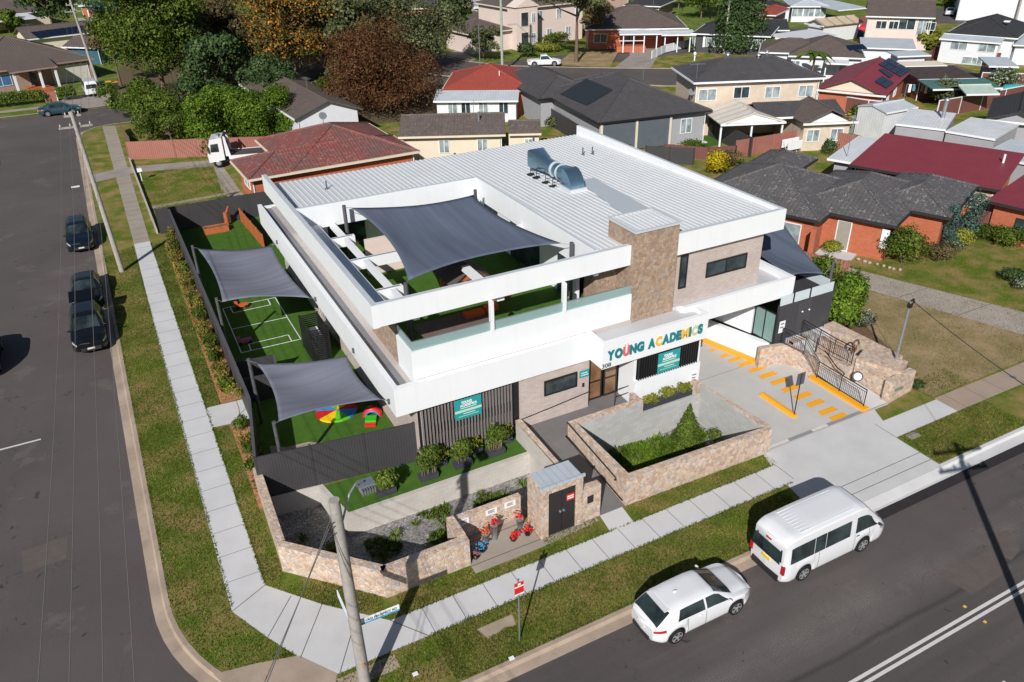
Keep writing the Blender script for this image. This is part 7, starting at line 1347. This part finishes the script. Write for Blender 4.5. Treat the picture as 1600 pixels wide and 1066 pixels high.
# 7 orange brick zigzag house on the right
a, rz7, L7 = frame((1229, 335), (1281, 346), 2.8); h7 = thing('house', 'orange brick house with a stepped grey tiled roof beside the neighbour lawn', 'house', (a.x, a.y, 0), rz7)
def loc7(px, py, z): q = loc_of(h7, P(px, py, z)); return q.x, q.y
c0 = loc7(1281, 346, 2.8); c1 = loc7(1297.5, 333.5, 2.8); c2 = loc7(1400, 353.5, 2.8); c3 = loc7(1431, 332, 2.8); c4 = loc7(1485, 341, 2.8); c5 = loc7(1521, 313, 2.8)
vols = [(-7.5, c0[0], c0[1]-.0, 9.5), (c0[0]-3, c2[0], (c1[1]+c2[1])/2, 9.5), (c2[0]-3, c4[0], (c3[1]+c4[1])/2, 8.0)]
for i, (x0, x1, y0, d_) in enumerate(vols): hproof(h7, x0, y0, x1, y0+d_+.13*i, 2.8+.03*i, 22-.4*i, TILEG, fascia=PLAST); hwall(h7, x0+.5, y0+.5, x1-.5, y0+d_-.5, 2.8, BRICKO)
hwin(h7, 'f', c0[0]-2.6, .6, 2.6, 1.5, vols[0][2]+.5, GLASSL); hwin(h7, 'f', c0[0]+1.0, .1, 1.0, 2.2, vols[1][2]+.5, plain('security_door', (.30, .28, .24), .6), WHITE, 'door', False)
hwin(h7, 'f', c2[0]-.6, .9, .5, 1.4, vols[1][2]+.45, WHITE, WHITE, 'window', False)
q0 = loc7(1145, 270, 2.8); hproof(h7, q0[0], q0[1]-1.0, -3.0, q0[1]+7.5, 2.86, 21, TILEG, fascia=PLAST, name='rear_roof'); hwall(h7, q0[0]+.5, q0[1]-.5, -3.6, q0[1]+7, 2.85, BRICKO)
mb = MB(); mb.box(c0[0]-.1, c0[1]-1.2, 0, c0[0]+.25, c0[1]-.6, 2.6); mb.build('pier', BRICKO, h7)
mb = MB(); mb.box(c0[0]-.2, vols[1][2]-2.2, 0, c0[0]+2.2, vols[1][2]+.4, .12); mb.build('step', CONC, h7)
rk = MB()
for i in range(8): rk.blob((c0[0]+2.6+i*.40+random.uniform(-.1,.1), vols[1][2]-.35-.03*i+random.uniform(-.12,.12), .08), random.uniform(.12,.22), .15, .11, 7, jit=.18)
rk.build('garden_edge_rocks', LEDGE, None, label='row of pale garden edging rocks beside the orange brick house', cat='edging rocks') if False else None
o = rk.build('garden_edge_rocks', CONCB, h7); o['kind'] = 'stuff'
# 8 maroon steel roof houses on the right
h, L, zt = house('long maroon steel roofed house with lattice screens behind the grey tiled roof', (1327, 257), (1562, 297), 2.8, 9.0, MAROON, BRICKO, 'skil', 4, fascia=PLAST)
for c, w_ in ((6.2, 1.6), (9.6, 2.4), (13.6, 2.6)): mb = MB(); mb.box(c-w_/2, .42, .9, c+w_/2, .48, 2.5); mb.build('lattice_screen', m_brick('lattice', (.62, .50, .38), (.62, .50, .38), (.25, .12, .08), .12, .12, .02), h)
mb = MB(); mb.cyl((10, 6, 3.2), (10, 6, 3.9), .09, n=8); mb.build('vent_pipe', WHITE, h); aerial(h, 13.4, 2.5, 3.0)
h, L, zt = house('maroon steel roofed house beside the brown fence at the right edge', (1541, 313), (1660, 340), 2.8, 8.0, MAROON, BRICKO, 'skil', 3, fascia=PLAST)
hwin(h, 'f', 3.2, .9, 2.2, 1.0, .5, GLASS, PLAST); hwin(h, 'f', 6.4, .9, 2.2, 1.0, .5, GLASS, PLAST)
h, L, zt = house('white steel skillion roof lying against the maroon roof', (1293, 247), (1340, 255), 2.75, 7.5, WHITEST, PALEG, 'skil', 2, name='shed', fascia=WHITE); o = h; mb = MB(); mb.cyl((1.2, 1.2, 2.8), (1.2, 1.2, 6.5), .03, n=6); mb.build('flagpole', GALV, h)
# 9 grey garages
h, L, zt = house('long grey rendered garage with a pale flat metal roof and a flue', (1400, 193), (1478, 202), 3.0, 6.5, WHITEST, PALEG, 'skil', 1, name='garage', over=.05, fascia=WHITE); mb = MB(); mb.cyl((L*.8, 4, 3), (L*.8, 4, 4.7), .17, n=10); mb.lathe((L*.8, 4, 4.7), [(.26, 0), (.26, .15), (.05, .3)], 10); mb.build('flue', GALV, h)
house('second grey rendered garage stepping down to the right of the first', (1478, 204), (1556, 217), 2.9, 6.2, WHITEST, PALEG, 'skil', 1, name='garage', over=.05, fascia=WHITE)
h, L, zt = house('small shed with a curved pale steel roof beside the blue-grey fence', (1385, 176), (1434, 167), 2.9, 3.6, GREYST, WHITEST, 'gablex', 12, name='shed', over=.1, fascia=WHITE)
house('pale striped steel roof at the right edge behind the maroon roof', (1535, 240), (1640, 262), 2.7, 5, GREYST, PALEG, 'skil', 4, name='shed', over=.1); house('charcoal tiled roof corner cut by the right frame edge', (1540, 186), (1640, 196), 3.0, 10, TILEN, PALEG, 'gabley', 20)
# 10 brown hip
h, L, zt = house('white weatherboard house with a brown hipped roof and three solar panels', (1233, 87), (1352, 91), 2.9, 11, TILEB, WEATHER, pitch=21, wins=(('f', .1, 1.0, 1.2, 1.2), ('f', .75, 1.0, 1.2, 1.2), ('f', .92, 1.0, 1.2, 1.2)))
hproof(h, -4.0, 2.5, 5, 10, 2.85, 20, TILEB); hwall(h, -3.5, 3, 4, 9.5, 2.8, WEATHER); hwin(h, 'f', -2.4, 1.0, 1.6, 1.3, 3.0); roofpanel(h, ((1320, 71), (1348, 68.5), (1356, 76), (1328, 79)), lambda p: 2.9 + p.y*math.tan(R(21)), 3, 1, LPANEL); hproof(h, 4.6, -2.2, 7.6, .6, 2.5, 6, WHITEST, 'skil', name='porch_roof')
for x in (4.8, 7.4): mb = MB(); mb.box(x-.07, -2.1, 0, x+.07, -1.96, 2.4); mb.build('porch_post', WHITE, h)
# 11 cream two storey, long
h, L, zt = house('long cream two-level house with a brown gabled roof at the top right', (1353, 25), (1462, 28), 4.9, 11, TILEB, PINKR, 'gablex', 19, wins=(('f', .25, 3.0, 1.6, 1.2, GLASS), ('f', .43, 3.0, 1.4, 1.2, GLASS), ('f', .62, 3.0, 2.4, 1.6, GLASS), ('f', .85, 2.2, 1.6, 2.4), ('f', .96, 3.0, 1.4, 1.2, GLASS)))
# 12 white with black hip
h, L, zt = house('white weatherboard house with a black hipped roof and a pale lean-to roof', (1478, 52), (1590, 60), 3.7, 14, TILEN, WEATHER, pitch=22, wins=()); hproof(h, -.2, -2.6, L-1.5, .4, 3.3, 8, GREYST, 'skil', name='lean_to_roof'); hwall(h, .1, -2.3, L-1.8, .5, 3.2, WEATHER)
hwin(h, 'f', L*.27, 1.9, 2.2, 1.4, -2.3); hwin(h, 'f', L*.66, 1.9, 2.2, 1.4, -2.3); hwin(h, 'f', L*.5, .1, 2.6, 1.0, -2.3); hwin(h, 'f', L*.72, .1, 2.8, 1.0, -2.3)
mb = MB(); mb.box(L*.7, 4, 5.2, L*.78, 5, 5.35); mb.build('skylight', WHITE, h)
# 13.. others
house('white garage with a tan striped gabled roof in the far gardens', (1257, 36), (1288, 41), 2.7, 9, m_corr('tan_striped_roof', (.50, .40, .30), 2.2, .7, 0, .2, dark=.3), WEATHER, 'gabley', 20, name='garage', gmat=WEATHER)
house('white steel carport roof between the tan garage and the brown hipped house', (1245, 64), (1310, 55), 2.4, 6, WHITEST, WEATHER, 'skil', 2, name='carport', body=False)
h, L, zt = house('grey roofed fibro house with a sunroom of many windows at the top', (1236, 10), (1296, 10), 2.9, 12, GREYST, WEATHER, pitch=16, wins=(('f', .2, 1.0, 2.0, 1.6), ('f', .5, 1.0, 2.0, 1.6), ('f', .8, 1.0, 2.0, 1.6)))
house('grey steel lean-to carport beside the fibro house', (1310, 16), (1356, 12), 2.7, 10, GREYST, DARKG, 'skil', 3, name='carport', body=False); house('dark blue-grey roof at the far left of the fibro house', (1212, 12), (1240, 11), 2.7, 8, TILEN, WEATHER, 'hip', 18)
house('dark roofed shed beyond the black cottage roof', (1200, 47), (1234, 47), 2.5, 7, TILEN, WEATHER, 'gablex', 18, name='shed')
house('pale blue metal roofed shed behind the red steel gable', (1345, 74), (1432, 77), 2.6, 7, GREYST, WEATHER, 'skil', 3, name='shed'); house('small white shed below the pale blue metal roof', (1402, 88), (1455, 86), 2.5, 3, GREYST, WEATHER, 'skil', 3, name='shed')
h, L, zt = house('dark brown patio roof with a green shade cloth wall near the washing line', (1436, 124), (1528, 122), 2.6, 6.0, plain('rusty_patio_roof', (.07, .055, .055), .9, .3), BROWNF, 'skil', 3, name='patio'); hproof(h, -.2, -4, L+.8, .1, 2.3, 4, plain('green_shadecloth', (.06, .15, .14), .8, .2), 'skil', name='shadecloth_roof'); hproof(h, .2, 6.0, L-.8, 8.4, 3.0, 3, CREAM, 'skil', name='pale_roof')
house('pale green umbrella-like shade roof in the right gardens', (1510, 147), (1562, 146), 2.4, 4.2, plain('pale_green_roof', (.38, .47, .42), .6), WEATHER, 'gablex', 14, name='shade_roof', body=False)
h, L, zt = house('dark glazed sunroom by the white rail fence at the right', (1545, 103), (1592, 104), 2.6, 5, GREYST, GLASS, 'skil', 3, name='sunroom'); house('white garage cut by the right frame edge', (1583, 70), (1660, 72), 2.8, 7, GREYST, WEATHER, 'skil', 3, name='garage')
# 15 brick porch house
h, L, zt = house('orange brick house with a long white porch roof on the back street', (915, 46), (1075, 44), 3.2, 15, TILEB, BRICKO, pitch=20, fascia=WHITE); hproof(h, L*.32, -3.4, L*.72, .6, 2.9, 3, WHITEST, 'skil', name='porch_roof', fascia=WHITE); hproof(h, L*.72, -3.6, L*1.05, .6, 2.75, 2, WHITEST, 'skil', name='carport_roof', fascia=WHITE)
for f in (.36, .46, .56, .68, .76, .88, 1.0): mb = MB(); mb.box(L*f-.08, -3.2, 0, L*f+.08, -3.04, 2.8); mb.build('porch_post', WHITE, h)
mb = MB(); mb.box(L*.3, -2.9, 0, L*.58, .5, .9); mb.build('porch_base', BRICKO, h)
for f0, f1 in ((.32, .56),): mb = MB(); mb.seg((L*f0, -3.0), (L*f1, -3.0), .05, 1.75, 1.85); mb.build('porch_rail', WHITE, h)
hwin(h, 'f', L*.15, 1.0, 2.2, 1.4, .5, GLASS); hwin(h, 'f', L*.45, 1.2, 1.6, 1.5, .5, GLASS)
# 16 pink two storey
a, rz_, L = frame((800, 14), (917, 2), 6.2); h = thing('house', 'pink rendered two-storey house with an arched balcony tower at the top', 'house', (a.x, a.y, 0), rz_)
hproof(h, 0, 0, L, 12, 6.2, 20, TILEB, fascia=PINKR); hwall(h, .5, .5, L-.5, 11.5, 6.2, PINKR)
for i in range(6): hwin(h, 'f', L*(.25+.13*i), 3.9 if i % 2 else .9, 1.1, 1.5, .5, GLASSL)
mb = MB(); mb.box(-.6, -2.2, 0, 3.6, .5, 6.6); mb.xprism([(-.9, 6.6), (3.9, 6.6), (1.5, 7.9)], 'y', -2.4, .5); mb.build('balcony_tower', PINKR, h)
for z in (.5, 3.6): hwin(h, 'f', 1.0, z, 1.5, 2.2, -2.2, GLASS, PINKR, 'balcony_opening', False); hwin(h, 'f', 2.8, z+.4, .8, 1.6, -2.2, GLASSL)
hproof(h, -9, -1, -.5, 8, 3.2, 20, TILEB, fascia=PINKR, name='garage_roof'); hwall(h, -8.5, -.5, -.6, 7.5, 3.1, PINKR)
# 17 black cottage
h, L, zt = house('black roofed dark cottage with white window trim beside the conical pine', (1082, 52), (1204, 57), 2.9, 11, TILEN, plain('dark_cottage_wall', (.05, .05, .06)), pitch=21, fascia=WHITE); 
for c in (3.2, L*.82): hwin(h, 'f', c, .9, 2.0, 1.4, .5, GLASSL); mb = MB(); mb.box(c-1.5, .42, .8, c-1.15, .498, 2.5); mb.box(c+1.15, .42, .8, c+1.5, .498, 2.5); mb.build('shutter', WHITE, h)
pfence('white_fence', 'curving white fence beside the brick house driveway', 'fence', [G(1018, 92), G(1040, 82), G(1074, 74), G(1088, 66)], WHITE, 1.2, postm=WHITE)
# 18 brown roof house far left
h, L, zt = house('brown brick house with a broad tiled roof and white garage door, top left', (-60, 119), (146, 91), 2.9, 17, TILEB, BRICKP, pitch=21, fascia=BRICKP)
hwin(h, 'f', L-3.4, .05, 5.0, 2.3, .5, plain('garage_door_white', (.60, .57, .52)), WHITE, 'garage_door', False); hproof(h, L*.30, -2.4, L*.66, 1, 2.88, 14, TILEB, 'skil', fascia=BRICKP, name='porch_roof')
for f in (.33, .52, .64): mb = MB(); mb.box(L*f-.14, -2.2, 0, L*f+.14, -1.95, 2.8); mb.build('porch_column', WHITE, h)
hwin(h, 'f', L*.27, .8, 2.4, 1.5, .5, plain('blue_curtain', (.06, .16, .34), .3), WHITE); mb = MB(); mb.box(L*.42, -4.0, 0, L*.58, .4, .3); mb.build('terracotta_steps', TIMB, h); hwin(h, 'f', L*.5, .3, 1.0, 2.1, .5, GLASS, BRICKP, 'door', False)
pfence('salmon_picket_gate', 'salmon picket gate between the two clipped hedges', 'gate', [(-5.3, 122.1), (-3.9, 122.1)], PINKF, 1.3, postm=WHITE)
for i, (x, y, c_, lb) in enumerate(((2.7, 126.4, 'yellow_bin', 'red and yellow lidded wheelie bin by the brown fence'), (3.5, 125.6, 'orange_bin', 'orange lidded wheelie bin nearest the green trees'), (1.9, 126.9, 'dark_bin', 'dark green wheelie bin beside the garage'))):
    t = thing('wheelie_bin', lb, 'wheelie bin', (x, y, 0)); mb = MB(); mb.xprism([(-.25, 0), (.25, 0), (.32, 1.0), (-.32, 1.0)], 'x', -.28, .28); mb.build('bin_body', plain('bin_body_green', (.02, .05, .03), .5), t); mb = MB(); mb.box(-.34, -.38, 1.0, .34, .36, 1.1); mb.build('lid', (plain('bin_yellow', (.7, .35, .01)), plain('bin_orange', (.75, .22, .01)), plain('bin_dark', (.02, .04, .03)))[i], t)
# further houses along the top
h, L, zt = house('brown roof house with a white carport at the upper left corner', (-60, 30), (80, 16), 2.9, 12, TILEB, CREAM, pitch=20); hproof(h, 1, -7, L*.7, .5, 2.5, 3, WHITEST, 'skil', name='carport_roof'); h, L, zt = house('long brown roof carrying a bank of solar panels behind the brown brick house', (40, 62), (150, 50), 2.7, 9, TILEB, CREAM, 'gablex', 18); roofpanel(h, ((47, 50), (142, 38), (148, 48), (60, 60)), lambda p: 2.7 + p.y*math.tan(R(18)), 9, 2, LPANEL)
h, L, zt = house('raised timber deck house with orange boards and a pale metal roof', (122, 9), (182, 7), 4.6, 9, GREYST, TIMB, 'skil', 4); mb = MB(); mb.box(0, -3, 1.2, L, -2.85, 2.6); mb.build('deck_screen', GALV, h)
for f in (.02, .35, .68, .98): mb = MB(); mb.box(L*f-.1, -3, 0, L*f+.1, -2.8, 4.5); mb.build('deck_post', WHITE, h)
house('small teal gable with white trim peeking over the brown roof', (96, 73), (152, 75), 2.6, 6, TILEB, plain('teal_gable', (.03, .11, .15)), 'gablex', 20, fascia=WHITE)
h, L, zt = house('small white patio roof half hidden among the trees', (262, 24), (304, 22), 2.8, 6, WHITEST, BRICKO, 'skil', 3, name='patio'); h, L, zt = house('pale flat roof shed hidden under the trees at the upper left', (285, 52), (340, 48), 2.6, 5, GREYST, WEATHER, 'skil', 3, name='shed')
h, L, zt = house('grey-brown gabled roof cottage right of the bright green tree', (374, 131), (460, 186), 3.0, 7.5, TILEB, WEATHER, 'gablex', 20)
house('dark roof orange brick house at the top centre', (625, 14), (690, 12), 2.9, 11, TILEK, BRICKO, pitch=20); house('pale blue roofed two-level house at the top centre right of the conifer', (738, 12), (780, 11), 4.0, 9, GREYST, WEATHER, 'gablex', 18); house('brown gabled roof beside the olive street tree', (742, 36), (800, 33), 2.9, 9, TILEB, PINKR, 'gabley', 22)
house('dark roofed house at the very top behind the spreading gum', (560, 2), (640, 1), 3, 12, TILEK, BRICKO, pitch=20); house('black roof house behind the brick porch house', (975, 8), (1032, 10), 3, 12, TILEN, BRICKP, pitch=20)
house('cream walled house with a red roof at the top edge right of the pine', (1172, 22), (1212, 24), 3, 10, TILEO, BRICKP, pitch=20); h, L, zt = house('long low warehouse with a blue-grey roof beyond the far road', (1500, -12), (1660, -8), 5, 30, BLUEF, WEATHER, 'skil', 1, name='warehouse')
house('grey roofed house at the top edge above the russet tree', (700, -4), (760, -6), 3, 12, TILEG, BRICKP, pitch=20); house('white walled house at the top edge between the gum and pink house', (930, -6), (985, -7), 3, 12, TILEB, BRICKP, pitch=20)
house('brown roof house above the deck house at the top edge', (190, -6), (260, -8), 3, 12, TILEB, CREAM, pitch=20)
# fences of the neighbourhood
def pf(px, z=0): return tuple(P(px[0], px[1], z)[:2])
pfence('salmon_fence', 'salmon ribbed steel fence behind the tow truck', 'fence', [(2.0, 87.5), (8.3, 85.0), (15.2, 81.9)], PINKF, 1.8, postm=PINKF)
pfence('white_kerb_fence', 'low pale boundary kerb rail between old footpath and neighbour lawn', 'kerb rail', [(2.05, 64.3), (1.95, 87)], LEDGE, .3, th=.12, postm=LEDGE, every=8)
pfence('brown_rail_fence', 'dark timber rail fence at the end of the dry verge', 'fence', [G(190, 206), G(204, 228)], BARK, 1.0, th=.05, postm=BARK, every=1.5)
pfence('salmon_fence', 'salmon ribbed steel fence beside the orange brick house drive', 'fence', [tuple(P(1237, 388, 1.2)[:2]), tuple(P(1285, 400, 1.2)[:2]), tuple(P(1327, 408, 1.2)[:2])], PINKF, 1.2, postm=PINKF)
pfence('brown_fence', 'brown steel fence at the right frame edge beside the orange brick house', 'fence', [pf((1510, 362)), pf((1640, 388))], BROWNF, 1.8, postm=BROWNF)
pfence('salmon_fence', 'salmon steel fence in front of the yard with the washing airer', 'fence', [pf((1148, 247)), pf((1262, 227)), pf((1332, 238))], PINKF, 1.7, postm=PINKF); pfence('salmon_fence', 'short salmon fence behind the yellow flowering bush', 'fence', [pf((1038, 244)), pf((1105, 250)), pf((1148, 247))], BROWNF, 1.2, postm=BROWNF)
pfence('blue_grey_fence', 'blue-grey steel fence beside the swimming pool', 'fence', [pf((1283, 212)), pf((1385, 202))], BLUEF, 1.8, postm=BLUEF)
pfence('white_rail_fence', 'brown fence with white rails in front of the red steel gable', 'fence', [pf((1242, 172)), pf((1300, 179)), pf((1352, 188)), pf((1392, 192))], BROWNF, 2.2, rails=WHITE, postm=WHITE, every=4.5); pfence('white_rail_fence', 'brown fence with white rails running up to the right edge', 'fence', [pf((1462, 184)), pf((1530, 172)), pf((1600, 158))], BROWNF, 1.9, rails=WHITE, postm=WHITE, every=4); pfence('white_rail_fence', 'brown fence with white rails below the white weatherboard house', 'fence', [pf((1458, 92)), pf((1510, 98)), pf((1560, 104))], BROWNF, 1.9, rails=WHITE, postm=WHITE, every=5)
pfence('salmon_fence', 'salmon fence between the tan garage and the long cream house', 'fence', [pf((1300, 55)), pf((1356, 40))], PINKF, 1.8, postm=PINKF)
pfence('white_rail_fence', 'brown fence with a white rail beside the sunroom', 'fence', [pf((1530, 136)), pf((1600, 138))], BROWNF, 1.8, rails=WHITE, postm=WHITE, every=5); pfence('brown_fence', 'brown steel fence running behind the dark patio roof', 'fence', [pf((1440, 112)), pf((1470, 78))], BROWNF, 1.8, postm=BROWNF)
# yard clutter
x, y = G(1318, 186); mb = MB(); mb.prism([(x-4, y-.2), (x-1, y-2.2), (x+3.6, y-1.2), (x+2.6, y+1.8), (x-1.5, y+2.0)], .0, .06); mb.build('swimming_pool', plain('pool_water', (.05, .16, .17), .1, .2), None, label='greenish swimming pool behind the cream garage gable', cat='swimming pool')
x, y = G(1240, 236); t = thing('washing_airer', 'folding washing airer hung with white sheets in the fenced yard', 'washing airer', (x, y, 0)); mb = MB()
for a in (-1.2, 0, 1.2): mb.cyl((a, -.4, 0), (a, .4, 1.1), .02, n=5); mb.cyl((a, .4, 0), (a, -.4, 1.1), .02, n=5)
mb.build('frame', GALV, t); mb = MB(); mb.box(-1.3, -.42, .3, 1.3, -.38, 1.15); mb.box(-1.3, .38, .4, 1.3, .42, 1.2); mb.build('white_sheet', WHITE, t)
x0, y0 = G(1412, 156); x1, y1 = G(1472, 160); t = thing('clothes_line', 'clothes line of hanging washing under the green shade cloth', 'clothes line', (x0, y0, 0)); mb = MB(); mb.cyl((x0, y0, 0), (x0, y0, 1.9), .04); mb.cyl((x1, y1, 0), (x1, y1, 1.9), .04); mb.cyl((x0, y0, 1.85), (x1, y1, 1.85), .015, n=4); mb.build('line_frame', GALV, t, absolute=True)
for i in range(9): f = .06 + i*.105; mb = MB(); mb.seg((x0+(x1-x0)*f, y0+(y1-y0)*f), (x0+(x1-x0)*(f+.07), y0+(y1-y0)*(f+.07)), .03, .9 + .2*(i % 2), 1.84); mb.build('garment', (WHITE, plain('teal_cloth', (.05, .25, .28)), plain('navy_cloth', (.03, .05, .12)), plain('pink_cloth', (.5, .2, .2)))[i % 4], t, absolute=True)
for (px, py), r_, c_, lb in (((1352, 48), 2.0, plain('red_play', (.55, .02, .03)), 'bright red play tent behind the salmon fence'), ((1338, 48), 1.4, WHITE, 'white and red play cover behind the salmon fence'), ((1582, 146), 2.2, plain('cyan_tarp', (.05, .42, .48)), 'turquoise tarpaulin heap at the right edge'), ((1450, 58), 1.8, plain('aqua_tarp', (.15, .40, .42)), 'aqua tarpaulin in the bushes before the long cream house'), ((1336, 56), 1.8, plain('blue_tarp', (.02, .20, .40)), 'blue tarpaulin on the grass by the white carport')):
    x, y = G(px, py); mb = MB(); mb.blob((0, 0, .35), r_, r_*.7, .7, 10, jit=.12); o = mb.build('tarpaulin', c_, None, keep=True, label=lb, cat='tarpaulin'); o.location = (x, y, 0)
x, y = G(1085, 95); mb = MB(); mb.cyl((0, 0, 0), (0, 0, .8), .12, n=8); mb.blob((0, 0, 1.0), .25, .25, .3, 8); o = mb.build('garden_statue', WHITE, None, keep=True, label='small white statue on the lawn by the curving white fence', cat='statue'); o.location = (x, y, 0)

# paint order: tidy helper properties
for o in D.objects:
    if '_mi' in o: del o['_mi']
